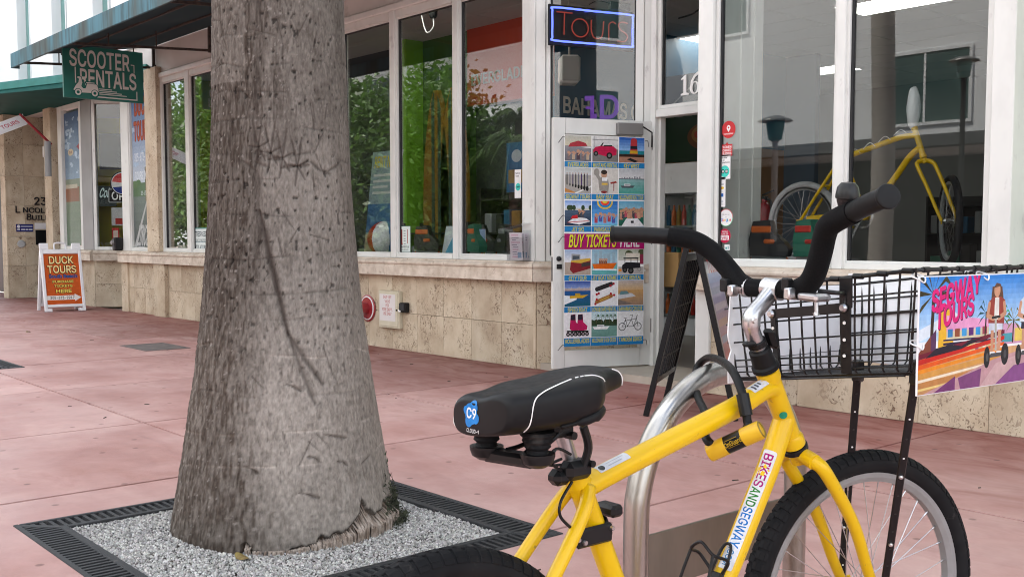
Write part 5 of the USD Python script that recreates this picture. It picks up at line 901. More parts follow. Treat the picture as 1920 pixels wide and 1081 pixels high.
# behind the slanted pane: yellow room, drinks signs, open sign
q0 = Q0 + qd * .12 + qn * .5
B.part('inner_wall', obox(q0 + qd * .6 + qn * .4 + Z * (.95 + 2.6) / 2, qd, qn, Z, 1.9, .02, 2.9), 'yellow_wall')
single('menu_board', obox(q0 + qd * .6 + qn * .36 + Z * 2.65, qd, qn, Z, 1.8, .02, .62), 'black_board', 'dark menu board high behind the slanted left pane', 'board')
def qsign(s, z, layers, label, nm, n=.03, cat_='sign'): 
    return single(nm, flat(layers, Q0 + qd * s + qn * n + Z * z, qd, Z), 'gloss_print', label, cat_)
qsign(.24, 1.755, [(rrect(-.015, -.015, .50, .215, .02), (.4, .42, .42)), (rrect(0, 0, .485, .20, .015), (.01, .01, .012)), (mv(txt('OPEN', .13, True, width=.41), .04, .035), (.80, .80, .80))], 'black window sign with white letters OPEN at the left entrance', 'open_sign', .064)
qsign(.46, 2.06, [(ell(0, 0, .20), (.02, .02, .03)), (ell(0, 0, .18), (.75, .75, .75)), (ell(0, 0, .17).intersection(poly((-.3, .04), (.3, -.02), (.3, .3), (-.3, .3))), (.55, .02, .03)), (ell(0, 0, .17).intersection(poly((-.3, -.08), (.3, -.02), (.3, -.3), (-.3, -.3))), (.02, .06, .3))], 'round red white and blue drink emblem above the OPEN sign', 'drink_emblem', .062)
qsign(.06, 1.72, [(rect(0, -.04, .30, .30), (.02, .04, .04)), (mv(txt('Cola', .15, True, width=.20, shear=.25), .01, .11), (.62, .74, .74)), (mv(txt('MEAL', .08, True, width=.17), .01, -.01), (.10, .11, .11))], 'dark drinks sign with pale script Cola left of the OPEN sign', 'drink_sign', .066)
qsign(.27, 1.36, [(rect(0, 0, .25, .30), (.5, .5, .5)), (rect(.06, .02, .24, .12), (.4, .04, .03))], 'white paper notice with a red block under the OPEN sign', 'paper_notice', .064, 'notice')
qsign(.27, 1.12, [(rect(0, 0, .12, .20), (.45, .04, .03)), (rect(.02, .04, .10, .16), (.6, .5, .45))], 'small red paper notice low on the slanted left pane', 'paper_notice', .064, 'notice')
t = Thing('security_camera', 'small black security lamp on the ledge corner at the left entrance', 'lamp', V(-16.44, WALL - .06, 1.05))
t.part('housing', bx(-16.50, WALL - .14, .955, -16.38, WALL - .0, 1.16, .02), 'black_plastic'); t.part('lens', lathe([(0, .03), (.035, .028), (.045, .0)], V(-16.44, WALL - .142, 1.08), -Y, 16), 'closer_grey')

# ================================================================== wall fittings
pbr('valve_red', (.23, .012, .018), (.30, .02, .025), 20, rough=.35, coat=.3)
c = on_y(691, 577, WALL + .01); t = Thing('fire_valve', 'red fire department hose connection on the stone wall beside the trunk', 'fire valve', c)
t.part('wall_flange', lathe([(0, .0), (.14, .0), (.145, .012), (.13, .02), (.06, .028)], c, -Y, 28), 'valve_red'); t.part('flange_ring', lathe([(.112, .019), (.118, .026), (.126, .024), (.132, .016)], c, -Y, 28), 'white_plastic')
t.part('body', cat([lathe([(.06, .02), (.062, .13), (.05, .15)], c, -Y, 20), tube(spline([c - Y * .12, c - Y * .16 + V(-.06, 0, -.01), c + V(-.20, -.18, -.03)], 6), .058, 16), lathe([(.0, 0), (.075, 0), (.08, .02), (.08, .05), (.06, .06), (0, .06)], c + V(-.19, -.18, -.03), V(-1, -.1, -.15), 18)]), 'valve_red')
a0, a1 = on_y(717, 612, WALL + .01), on_y(755, 546, WALL + .01); t = Thing('valve_box', 'cream metal shut-off valve box with a red lettered notice on the stone wall', 'valve box', (a0 + a1) / 2)
pbr('cream_paint', (.52, .47, .34), (.58, .53, .40), 8, rough=.5)
bw, bh = a1[0] - a0[0], a1[2] - a0[2]; t.part('box_frame', cat([bx(a0[0], WALL - .035, a0[2], a1[0], WALL + .01, a1[2], .004)]), 'cream_paint'); t.part('box_door', bx(a0[0] + .02, WALL - .042, a0[2] + .02, a1[0] - .02, WALL - .03, a1[2] - .02, .003), 'cream_paint')
t.part('notice', flat([(rect(0, 0, bw - .09, bh - .11), (.66, .62, .60))] + [(mv(txt(s, .030, True, width=min(bw - .12, .03 * len(s) * .62), align='c'), (bw - .09) / 2, bh - .155 - i * .043), (.42, .10, .08)) for i, s in enumerate(('SHUT-OFF', 'VALVE', 'FOR', 'FIRE DEPT.', 'USE ONLY'))], V(a0[0] + .03, WALL - .0432, a0[2] + .075), X, Z), 'print')
t.part('latch', lathe([(0, .01), (.008, .01), (.01, 0)], V(a1[0] - .032, WALL - .042, (a0[2] + a1[2]) / 2), -Y, 10), 'black_plastic')
c = on_y(763, 576, WALL + .01); t = Thing('outlet_box', 'small black outdoor outlet box on the stone wall right of the valve box', 'outlet box', c)
t.part('box', bx(c[0] - .05, WALL - .05, c[2] - .05, c[0] + .05, WALL + .01, c[2] + .05, .008), 'black_plastic'); t.part('cover_flap', bx(c[0] - .042, WALL - .062, c[2] - .03, c[0] + .045, WALL - .051, c[2] + .045, .003), 'black_iron'); t.part('tag', bx(c[0] - .06, WALL - .06, c[2] - .045, c[0] - .02, WALL - .052, c[2] - .02), 'white_print')
# leaflet holder on the corner post
c = on_y(980, 455, WALL - .05); glass('clear_acrylic', (.90, .91, .92), .05, .08)
t = Thing('leaflet_holder', 'clear plastic leaflet holder stuffed with papers on the corner post ledge', 'leaflet holder', V(c[0], WALL - .05, .96))
lx0, lx1, lz = c[0] - .15, c[0] + .07, .955
t.part('case', cat([bx(lx0, WALL - .105, lz, lx1, WALL - .100, lz + .24), bx(lx0, WALL - .10, lz, lx0 + .004, WALL - .012, lz + .27), bx(lx1 - .004, WALL - .10, lz, lx1, WALL - .012, lz + .27), bar((lx0 - .02, WALL - .10, lz + .28), (lx1 + .0, WALL - .03, lz + .33), .18, .004)]), 'clear_acrylic')
for i in range(4):
    R = random.Random(i + 3)
    L = [(rect(0, 0, .165, .24), (.66, .60, .62))] + [(rect(.02 + .02 * R.random(), .215 - k * .021, .08 + .07 * R.random(), .223 - k * .021), (.25, .2, .25) if k % 3 else (.5, .2, .3)) for k in range(10)] + [(rect(.1, .02, .15, .07), (.2, .3, .42))]
    t.part('leaflet', flat(L, V(lx0 + .03 + .004 * i, WALL - .088 + .02 * i, lz + .006), unit(V(1, .05 * i, 0)), unit(V(0, -.06 + .05 * i, 1))), 'print')
# flag on a red pole
f0, f1 = on_y(88, 263, 5.84), on_y(37, 214, 5.2); f1 = on_p(37, 214, f0, unit(V(.75, .2, 0)))
t = Thing('flag_banner', 'white TOURS banner on a thin red pole fixed to the stone column', 'banner', f0)
t.part('pole', tube([f0 - unit(f1 - f0) * .1, f1], [.024, .02], 8), 'valve_red'); t.part('pole_holder', cat([cyl(f0 + V(.02, 0, -.62), f0 + V(.02, 0, -.02), .055, 14)]), 'grey_frame')
fd = unit(f1 - f0); t0 = f0 + fd * np.linalg.norm(f1 - f0) * .96; t1 = f0 + fd * np.linalg.norm(f1 - f0) * .66
hang = unit(on_p(-60, 275, f0, unit(V(.75, .2, 0))) - t1); up_ = unit(t0 - t1); FL, FHh = 1.5, float(np.linalg.norm(t0 - t1))
L = [(rect(0, 0, FL, FHh), (.70, .70, .70)), (mv(txt('TOURS', FHh * .36, True, width=.34), FL - .46, FHh * .35), (.45, .06, .10)), (ell(FL - .66, FHh * .5, .13, FHh * .36), (.10, .14, .2)), (ell(FL - .66, FHh * .58, .12, FHh * .24), (.48, .48, .05)), (ell(FL - .68, FHh * .40, .10, FHh * .14), (.12, .3, .5)), (mv(txt('BIKES', FHh * .36, True, width=.34), FL - 1.2, FHh * .35), (.45, .06, .10))]
w_, f_, c_ = flat(L, t1 + hang * FL, -hang, up_); t.part('cloth', (w_, f_, c_), 'print')
t.part('cloth_backing', obox(t1 + hang * FL / 2 + up_ * FHh / 2 - unit(np.cross(-hang, up_)) * .003, unit(hang), unit(np.cross(-hang, up_)), unit(np.cross(hang, np.cross(-hang, up_))), FL, .004, FHh), 'white_print')

# ================================================================== sandwich boards
A0, A1 = V(-16.955, 5.115, 0), V(-16.91, 5.725, 0); ax = unit(A1 - A0); back = V(-ax[1], ax[0], 0); aw_ = np.linalg.norm(A1 - A0); ht_ = 1.085
t = Thing('sandwich_board', 'white sandwich board with an orange DUCK TOURS panel standing on the red pavement', 'sandwich board', (A0 + A1) / 2)
topc = A0 + back * .25 + Z * .99; upv = unit(topc - A0); nrm = np.cross(ax, upv)
def ab(s0, s1, u0, u1, n0, n1, O=A0, U=upv, ch=.005, nn=None): N_ = np.cross(ax, U); return obox(O + ax * (s0 + s1) / 2 + U * (u0 + u1) / 2 + N_ * (n0 + n1) / 2, ax, U, N_, s1 - s0, u1 - u0, n1 - n0, ch)
t.part('front_frame', cat([ab(0, .045, .0, 1.0, -.025, .02), ab(aw_ - .045, aw_, .0, 1.0, -.025, .02), ab(.046, aw_ - .046, .07, .115, -.02, .018), ab(.046, aw_ - .046, .93, 1.0, -.02, .018), ab(.046, aw_ - .046, .116, .929, -.018, .002, ch=.002), ab(.0, .13, 1.001, 1.10, -.025, .015), ab(aw_ - .13, aw_, 1.001, 1.10, -.025, .015), ab(0, .11, -.0, .05, -.024, .021), ab(aw_ - .11, aw_, 0, .05, -.024, .021)]), 'white_plastic')
t.part('handle', tube(np.array([A0 + ax * a + upv * u - nrm * .005 for a, u in spline([(aw_ / 2 - .085, 1.0), (aw_ / 2 - .085, 1.07), (aw_ / 2 - .06, 1.105), (aw_ / 2 + .06, 1.105), (aw_ / 2 + .085, 1.07), (aw_ / 2 + .085, 1.0)], 4)]), .014, 8), 'white_plastic')
B0 = A0 + back * .50; upb = unit(topc - ax * 0 - B0)
def bb(s0, s1, u0, u1, n0, n1, ch=.005): N_ = np.cross(ax, upb); return obox(B0 + ax * (s0 + s1) / 2 + upb * (u0 + u1) / 2 + N_ * (n0 + n1) / 2, ax, upb, N_, s1 - s0, u1 - u0, n1 - n0, ch)
t.part('back_frame', cat([bb(0, .045, 0, 1.0, -.02, .02), bb(aw_ - .045, aw_, 0, 1.0, -.02, .02), bb(.046, aw_ - .046, .07, .115, -.02, .018), bb(.046, aw_ - .046, .93, 1.0, -.02, .018), bb(.046, aw_ - .046, .116, .929, -.004, .004, .001)]), 'white_plastic')
OR, iw, ih = (.50, .085, .012), aw_ - .09, .81; L = [(rect(0, 0, iw, ih), OR)]
R = random.Random(2)
for _ in range(70): x, y, s = R.uniform(0, iw), R.uniform(0, ih), R.uniform(.008, .03); L.append((ell(x, y, s, s * .6, 4).intersection(rect(0, 0, iw, ih)), V(*OR) * R.uniform(.78, 1.25)))
CR, DK = (.80, .62, .22), (.07, .02, .01)
for s, y, wd, hh in (('DUCK', .655, .36, .115), ('TOURS', .505, .43, .115)):
    L += [(mv(txt(s, hh, True, width=wd, dilate=.008, align='c'), iw / 2 + .005, y - .006), DK), (mv(txt(s, hh, True, width=wd, align='c'), iw / 2, y), CR), (mv(txt(s, hh, width=wd * .97, align='c'), iw / 2 - .004, y + .004).buffer(-.004), (.84, .78, .55))]
L += [(mv(txt('South Beach', .052, True, width=.42, align='c', dilate=.004), iw / 2 + .01, .425), (.05, .02, .02)), (mv(txt('South Beach', .052, True, width=.42, align='c'), iw / 2 + .01, .425), (.02, .10, .33))]
for s, y, wd, hh in (('PURCHASE', .345, .31, .036), ('TICKETS', .275, .27, .036), ('HERE', .185, .23, .052)): L += [(mv(txt(s, hh, True, width=wd, align='c', dilate=.005), iw / 2, y - .002), DK), (mv(txt(s, hh, True, width=wd, align='c'), iw / 2, y), (.78, .66, .12))]
L += [(poly((.0, .07), (.415, .07), (.415, .045), (.515, .105), (.415, .165), (.415, .14), (.0, .14)), (.74, .70, .66)), (mv(txt('305-673-2217', .040, True, width=.36), .05, .085), (.03, .03, .01))]
fr = rect(0, 0, iw, ih); L = [(g.intersection(fr), c) for g, c in L if not g.intersection(fr).is_empty]
t.part('orange_panel', flat(L, A0 + ax * .045 + upv * .1165 + nrm * .0035, ax, upv), 'print')

# black folding board by the entrance
K0, K1, M0 = [on_z(*q) for q in ((1210, 780), (1247, 750), (1379, 789))]
kx = unit(K1 - K0); kw = .74; kc = (K0 + M0) / 2; hs = np.cross(kx, Z); hs = unit(hs) * (1 if np.dot(hs, M0 - K0) > 0 else -1)
half = abs(np.dot(M0 - K0, hs)) / 2; kt = kc + Z * 1.12
t = Thing('folding_sign', 'black folding A-frame sign standing open in front of the shop entrance', 'sandwich board', kc)
for sgn, nm in ((-1, 'left'), (1, 'right')):
    P0 = kc + hs * sgn * half; U = unit(kt + hs * sgn * .03 - P0); N_ = unit(np.cross(kx, U)); N_ = N_ * (1 if np.dot(N_, hs * sgn) > 0 else -1); H = np.linalg.norm(kt - P0)
    def kb(s0, s1, u0, u1, n0, n1, ch=.003): return obox(P0 + kx * (s0 + s1) / 2 + U * (u0 + u1) / 2 + N_ * (n0 + n1) / 2, kx, U, N_, s1 - s0, u1 - u0, n1 - n0, ch)
    t.part('side_frame', cat([kb(0, .035, 0, H, -.018, .018), kb(kw - .035, kw, 0, H, -.018, .018), kb(.036, kw - .036, H - .12, H - .07, -.016, .016), kb(.036, kw - .036, .22, .26, -.016, .016)]), 'black_plastic', label=None)
    t.part('panel_board', kb(.03, kw - .03, .24, H - .09, .006, .014, .001), 'black_board')
    t.part('inner_rib', cat([kb(.10 + i * .085, .125 + i * .085, .26, H - .12, -.012, .005, .001) for i in range(7)] + [kb(.036, kw - .036, .38 + i * .17, .395 + i * .17, -.010, .004, .001) for i in range(4)]), 'black_iron')
    O = P0 + N_ * .0155 + U * .27 + kx * (.05 if sgn < 0 else .05); xd_ = kx if np.dot(np.cross(kx, U), N_) > 0 else -kx
    if np.dot(xd_, kx) < 0: O = O + kx * (kw - .10)
    w, h = kw - .10, H - .40
    t.part('poster', flat([(rect(0, 0, w, h), (.5, .5, .5))] + shade((.42, .14, .12), (.30, .40, .58), .02, h * .10, w - .02, h * .9, 9) + [(rect(.05, h * (.15 + .14 * i), w - .06 - .05 * (i % 3), h * (.21 + .14 * i)), ((.5, .2, .2), (.3, .32, .4), (.45, .3, .25), (.5, .46, .5), (.25, .3, .4))[i % 5]) for i in range(5)] + [(mv(txt('TOURS', .09, True, width=w * .7, align='c'), w / 2, h * .9), (.4, .05, .06))], O, xd_, U), 'gloss_print')
t.part('hinge_bar', bar(kt + kx * .0 + Z * .0, kt + kx * kw, .03, .02, .004), 'black_plastic')

# ================================================================== bicycles
pbr('yellow_paint', (.70, .43, .002), (.74, .47, .003), 4, 6, rough=.26, rough2=.40, coat=.22, spec=.35, c3=(.42, .28, .03), s3=46, lo3=.64, hi3=.69, bump=.05, bscale=25)
pbr('rubber', (.006, .0063, .0075), (.014, .014, .015), 14, spec=.15, rough=.62, rough2=.8, bump=.15, bscale=200, bdist=.001, c3=(.05, .047, .044), s3=22, lo3=.6, hi3=.75)
pbr('foam', (.004, .004, .0045), (.007, .007, .0075), 300, 2, rough=.85, bump=.3, bscale=600, bdist=.0008, sheen=.03, spec=.08)
pbr('alloy', (.62, .62, .63), (.52, .52, .53), 20, rough=.22, rough2=.36, metal=1.0, bump=.05, bscale=40)
pbr('rim_alloy', (.60, .61, .61), (.52, .53, .53), 12, rough=.32, metal=.35, c3=(.25, .24, .23), s3=25, lo3=.66, hi3=.74)
pbr('spoke_steel', (.56, .56, .57), rough=.28, metal=1.0)
pbr('stainless', (.50, .49, .47), (.34, .31, .27), 7, 7, rough=.20, rough2=.42, metal=1.0, bump=.06, bscale=30, stretch=(1, 1, .35), c3=(.20, .16, .12), s3=11, lo3=.62, hi3=.78)
pbr('dull_steel', (.28, .24, .20), (.20, .165, .13), 5, 7, rough=.42, rough2=.6, metal=.85, stretch=(1, 1, .3), bump=.1, bscale=50)
pbr('vinyl', (.004, .004, .0045), (.007, .007, .0075), 60, spec=.22, rough=.40, rough2=.52, bump=.12, bscale=420, bdist=.0006)
pbr('black_wire', (.006, .006, .0065), rough=.3, spec=.4)
pbr('white_board', (.72, .73, .76), (.78, .79, .81), 3, rough=.5)
pbr('lock_yellow', (.58, .34, .008), (.64, .38, .01), 20, rough=.4)
pbr('sticker_white', (.66, .67, .70), rough=.35)

class Frame3:
    "a bicycle's own axes: u forward, n to its right, z up"
    def __init__(s, rear, heading): s.o = np.asarray(rear, float); s.u = V(math.sin(heading), math.cos(heading), 0); s.n = V(s.u[1], -s.u[0], 0)
    def __call__(s, u, z, n=0.0): return s.o + s.u * u + s.n * n + Z * z
RW = .335
def make_wheel(t, c, ud, nd, name, tyre_m='rubber', tread=True, spokes=36):
    "wheel at hub centre c, rolling along ud, axle nd"
    up = np.cross(nd, ud); up = up * (1 if up[2] > 0 else -1); a = np.arange(120) * 2 * np.pi / 120
    ring = lambda R_, off=0.0: np.array([c + nd * off + ud * R_ * math.cos(x) + up * R_ * math.sin(x) for x in a])
    w = t.part(name, lathe([(0.006, -.055), (.017, -.035), (.022, -.030), (.022, -.026), (.014, -.022), (.013, .022), (.022, .026), (.022, .030), (.017, .035), (.006, .055)], c, nd, 20), 'alloy', 40)
    t.part('tyre', tube(ring(RW - .027), .0265, 16, True), tyre_m, True, under=w)
    if tread:
        ms = []
        for i in range(84):
            for k, (off, wd) in enumerate(((0, .013), (.36, .010), (-.36, .010), (.72, .011), (-.72, .011), (1.08, .009), (-1.08, .009))):
                x = (i + (.5 if k % 2 else 0)) * 2 * np.pi / 84; rad = ud * math.cos(x) + up * math.sin(x); tg = -ud * math.sin(x) + up * math.cos(x)
                o = rad * math.cos(off) + nd * math.sin(off); s_ = nd * math.cos(off) - rad * math.sin(off)
                ms.append(obox(c + rad * (RW - .027) + o * .0268, tg, s_, o, .0185 if k else .016, wd, .0032, .0007))
        t.part('tread', cat(ms), tyre_m, under=w)
    prof = [(-.0165, RW - .049), (-.0165, RW - .060), (-.010, RW - .071), (.010, RW - .071), (.0165, RW - .060), (.0165, RW - .049)]
    P = np.array([[c + nd * o + (ud * math.cos(x) + up * math.sin(x)) * R_ for o, R_ in prof] for x in np.append(a, a[0])])
    v, f = grid_mesh(P); t.part('rim', cat([(v, f), (v, f[:, ::-1])]), 'rim_alloy', 30, under=w)
    ms = []
    for i in range(spokes):
        x = i * 2 * np.pi / spokes; sd = 1 if i % 2 else -1; y = x + (1 if (i // 2) % 2 else -1) * 1.15
        p, q = c + nd * sd * .028 + (ud * math.cos(y) + up * math.sin(y)) * .021, c + (ud * math.cos(x) + up * math.sin(x)) * (RW - .069)
        ms.append(cyl(p, q, .00105, 5)); ms.append(cyl(q - unit(q - p) * .016, q, .0019, 6))
    t.part('spokes', cat(ms), 'spoke_steel', under=w)
    return w
def make_frame(t, F, m, HT=(.840, .888), HB=(.940, .716), SC=(.312, .730), ST=(.300, .752), BBp=(.515, .285), tt=((.41, .744), (.60, .787), (.75, .822), (.835, .848)), dt=((.855, .688), (.805, .612), (.722, .490), (.62, .365))):
    HT3, HB3 = F(*HT), F(*HB); mix = lambda a, b_, q: (a[0] * (1 - q) + b_[0] * q, a[1] * (1 - q) + b_[1] * q)
    fr = t.part('frame', cat([cyl(HT3, HB3, .0215, 24), lathe([(.0215, 0), (.026, .004), (.026, .022), (.0215, .030)], HB3, HT3 - HB3, 24), lathe([(.0215, -.030), (.0245, -.02), (.0245, -.002), (.0215, 0)], HT3, HT3 - HB3, 24),
        tube(spline([F(SC[0] + .0, SC[1] - .010)] + [F(*p) for p in tt] + [F(*mix(HT, HB, .26))], 6), .0215, 24),
        tube(spline([F(*mix(HT, HB, .64))] + [F(*p) for p in dt] + [F(*BBp)], 6), .0235, 24),
        tube(spline([F(*ST), F(*mix(ST, BBp, .11)), F(*mix(ST, BBp, .45)), F(*BBp)], 5), .0205, 24), cyl(F(ST[0] - .004, ST[1] + .006), F(ST[0] + .010, ST[1] - .022), .0235, 24), cyl(F(*BBp, -.037), F(*BBp, .037), .022, 20)]), m, 40)
    for sd in (-1, 1):
        fr2 = t.part('seat_stay', tube(spline([F(SC[0] + .005, SC[1] - .004, sd * .018), F(SC[0] - .03, SC[1] - .05, sd * .036), F(*mix(SC, (0, RW), .47), sd * .052), F(*mix(SC, (0, RW), .94), sd * .062), F(0, RW, sd * .062)], 6), np.linspace(.0135, .0105, 25), 16), m, True)
        t.part('chain_stay', tube(spline([F(BBp[0] - .01, BBp[1], sd * .030), F(BBp[0] - .10, BBp[1] + .012, sd * .040), F(.05, RW - .005, sd * .062), F(0, RW, sd * .062)], 5), np.linspace(.013, .0105, 16), 14), m, True)
        t.part('dropout', obox(F(0, RW, sd * .0625), F.u, F.n, Z, .05, .006, .045, .002), m)
    t.part('stay_bridge', cyl(F(*mix(SC, (0, RW), .42), -.050), F(*mix(SC, (0, RW), .42), .050), .0105, 14), m)
    t.part('stay_bridge', cyl(F(.430, .296, -.038), F(.430, .296, .038), .009, 12), m)
def make_fork(t, F, m, HT, HB, hub, ud, nd):
    H3, T3 = F(*HB), F(*HT); ax_ = unit(H3 - T3); cr = H3 + ax_ * .012
    t.part('fork_crown', cat([cyl(H3 + ax_ * .004, H3 + ax_ * .040, .019, 20), tube(spline([cr + ax_ * .02 - nd * .052, cr + ax_ * .010 - nd * .02, cr + ax_ * .010 + nd * .02, cr + ax_ * .02 + nd * .052], 5), .017, 16)]), m, 40)
    for sd in (-1, 1):
        s0, e = cr + nd * sd * .026, hub + nd * sd * .056
        mid = cr + ax_ * .055 + nd * sd * .064 + ud * .012
        q1 = mid * .62 + e * .38 + ud * .016; q2 = mid * .25 + e * .75 + ud * .004
        t.part('fork_blade', tube(spline([s0 + ax_ * .012, cr + ax_ * .022 + nd * sd * .050 + ud * .004, mid, q1, q2, e], 6), np.linspace(.0165, .0115, 31), 18), m, True)
        t.part('fork_end', obox(e, ud, nd, Z, .036, .006, .05, .002), m)

HEAD = math.atan2(.032, 1.211); F1 = Frame3((-1.289, .960, 0), HEAD)
HTp, HBp = (.840, .888), (.940, .716)
bike = Thing('bicycle', 'yellow cruiser bicycle with wide black saddle and front basket locked to the steel rack', 'bicycle', F1(.6, 0))
make_frame(bike, F1, 'yellow_paint')
steer = math.radians(16.5); ud, nd = V(math.sin(steer), math.cos(steer), 0), V(math.cos(steer), -math.sin(steer), 0)
HUB = V(-1.257, 2.171, RW)
make_wheel(bike, F1(0, RW), F1.u, F1.n, 'rear_wheel'); make_wheel(bike, HUB, ud, nd, 'front_wheel')
make_fork(bike, F1, 'yellow_paint', HTp, HBp, HUB, ud, nd)
axd = unit(F1(*HTp) - F1(*HBp))            # steering axis, upwards
bike.part('headset_ring', lathe([(.0205, -.002), (.0285, 0), (.0285, .009), (.022, .012)], F1(*HBp) - axd * .010, axd, 24), 'black_plastic')
bike.part('headset_cup', lathe([(.024, 0), (.0285, .003), (.0285, .012), (.0245, .016), (.0225, .048), (.019, .052), (0, .053)], F1(*HTp), axd, 28), 'vinyl', 30)
# stem
CL_ = V(-1.265, 1.818, 1.054); knee = F1(*HTp) + axd * .122
bar_h = math.radians(6); bs, br = V(math.sin(bar_h), math.cos(bar_h), 0), V(math.cos(bar_h), -math.sin(bar_h), -.055); br = unit(br)
st = bike.part('stem', cat([tube([F1(*HTp) + axd * .045, F1(*HTp) + axd * .075], .0145, 20), tube(spline([F1(*HTp) + axd * .066, knee - axd * .022, knee + (CL_ - knee) * .14, knee + (CL_ - knee) * .5, CL_ - (CL_ - knee) * .10], 6), [.0165] * 7 + [.0185] * 6 + [.0175] * 6 + [.0175] * 6, 20), cyl(CL_ - br * .021, CL_ + br * .021, .0225, 24)]), 'alloy', 45)
bike.part('bolt', lathe([(0, .005), (.005, .005), (.006, 0)], knee + nd * .017 - axd * .0, nd, 12), 'spoke_steel', under=st)
bike.part('brake_clamp', cat([lathe([(.017, 0), (.020, .002), (.020, .014), (.017, .016)], F1(*HTp) + axd * .058, axd, 20), obox(F1(*HTp) + axd * .066 - F1.u * .030 + F1.n * .004, F1.u, F1.n, Z, .034, .016, .010, .004), obox(F1(*HTp) + axd * .075 + F1.u * .036 + F1.n * .012, F1.u, F1.n, axd, .022, .026, .050, .008)]), 'black_plastic')
# handlebar: lateral, forward, up from the clamp
def HP(l, f, u): return CL_ + unit(V(br[0], br[1], 0)) * l + bs * f + Z * u
bL = [(-.345, -.142, .113), (-.30, -.10, .112), (-.255, -.055, .108), (-.215, -.024, .101), (-.182, -.008, .083), (-.155, -.001, .062), (-.125, .003, .034), (-.098, .003, .011), (-.07, .003, -.001), (-.03, 0, 0)]
bR = [(.03, 0, 0), (.062, .004, .001), (.085, .003, .013), (.105, -.002, .035), (.128, -.013, .078), (.143, -.022, .110), (.160, -.032, .128), (.190, -.038, .142), (.225, -.045, .153), (.285, -.082, .165), (.345, -.113, .176)]
barp = spline([HP(*p) for p in bL + bR], 5)
hb = bike.part('handlebar', tube(barp, .011, 14), 'alloy', True)
fL = spline([HP(*p) for p in bL[2:9]], 6); bike.part('foam_sleeve', tube(fL, .0215, 20), 'foam', 50, under=hb)
fR = spline([HP(*p) for p in bR[1:9]], 6); bike.part('foam_sleeve', tube(fR, .0225, 20), 'foam', 50, under=hb)
bike.part('foam_sleeve', tube([HP(-.075, .003, 0), HP(-.025, 0, 0)], .0195, 20), 'foam', 50, under=hb); bike.part('foam_sleeve', tube([HP(.023, 0, 0), HP(.066, .004, .001)], .0195, 20), 'foam', 50, under=hb)
gl = spline([HP(*p) for p in bL[:3]], 6); bike.part('grip', tube(gl, np.linspace(.0175, .0185, len(gl)), 18), 'vinyl', 50, under=hb)
gr = spline([HP(*p) for p in bR[8:]], 6); bike.part('grip', tube(gr, np.linspace(.0195, .0190, len(gr)), 18), 'vinyl', 50, under=hb)
gd = unit(gr[-1] - gr[-3]); bike.part('grip_end', lathe([(.0190, -.004), (.0218, -.003), (.0226, .001), (.0218, .005), (.018, .0065), (0, .007)], gr[-1], gd, 24), 'vinyl', 40, under=hb)
gd = unit(gl[0] - gl[2]); bike.part('grip_end', lathe([(.0175, -.004), (.0195, -.001), (.019, .004), (0, .005)], gl[0], gd, 20), 'vinyl', 40, under=hb)
bp = HP(.205, -.038, .147); bike.part('bell', cat([lathe([(0, .046), (.013, .044), (.0195, .036), (.022, .022), (.022, .016), (.019, .014), (.019, .010), (.016, .0)], bp + Z * .017, V(.1, -.1, 1), 24)]), 'black_wire', 30)
for s_, l in ((-1, -.077), (1, .055)):
    bike.part('bar_clamp', cat([cyl(HP(l - .006, .002, 0), HP(l + .010, .002, 0), .0205, 20), obox(HP(l - .002 + s_ * .010, -.026, -.006), bs, br, Z, .022, .016, .024, .003)]), 'alloy', 40)
bike.part('bar_clamp', cat([obox(HP(.098, .006, -.012), bs, br, Z, .05, .05, .016, .005), cyl(HP(.098, .012, -.010), HP(.100, .012, -.046), .0045, 10), cyl(HP(.098, .012, -.043), HP(.100, .012, -.050), .006, 6)]), 'alloy')
bike.part('bar_clip', obox(HP(-.112, -.02, .004), bs, br, Z, .028, .020, .028, .003), 'black_plastic'); bike.part('bar_clip', obox(HP(.052, -.021, .012), bs, br, Z, .02, .018, .026, .003), 'black_plastic')

# saddle: sections from the tail to the nose
SO = F1(.088, 0, .010); sroll = .135
st_t = [0, .006, .02, .045, .08, .115, .145, .175, .205, .24, .27, .288, .294]; st_w = [.068, .076, .083, .094, .110, .120, .119, .102, .070, .047, .038, .030, .018]
st_top = [.894, .903, .908, .909, .911, .914, .917, .922, .928, .930, .927, .919, .906]; st_bot = [.842, .837, .835, .834, .835, .837, .841, .852, .870, .880, .886, .889, .894]
ts = np.concatenate([np.linspace(0, .05, 14), np.linspace(.056, .292, 40)]); ph = np.linspace(0, 2 * np.pi, 64, endpoint=False)
from scipy.interpolate import PchipInterpolator as PCI
fw_, ft_, fb_ = PCI(st_t, st_w), PCI(st_t, st_top), PCI(st_t, st_bot)
def saddle_pt(t_, p, lift=0.0):
    w, a, b2 = float(fw_(t_)), float(ft_(t_)), float(fb_(t_)); zc, h = (a + b2) / 2 + .006, (a - b2) / 2
    c, s = math.cos(p), math.sin(p); e = .58
    l = (w + lift) * math.copysign(abs(c) ** e, c); zz = zc + (h + lift) * math.copysign(abs(s) ** e, s)
    if s < 0: l *= 1 - .10 * abs(s)
    if s > 0:
        x = l / max(w, 1e-6); bump_ = .012 * math.exp(-((t_ - .125) / .055) ** 2) * abs(x) ** 1.5 - .009 * math.exp(-(x / .33) ** 2) * math.exp(-((t_ - .06) / .09) ** 2); zz += bump_ * abs(s) ** e
    zz += sroll * l * (1 if t_ < .16 else max(0, 1 - (t_ - .16) / .08))
    bul = .010 * (1 - min(abs(l) / .125, 1) ** 2) * math.exp(-(t_ / .045) ** 2)
    return SO + F1.u * (t_ - bul) + F1.n * l + Z * zz
Pt = np.array([[saddle_pt(a, p) for p in ph] for a in ts]); sv, sf = grid_mesh(Pt, True)
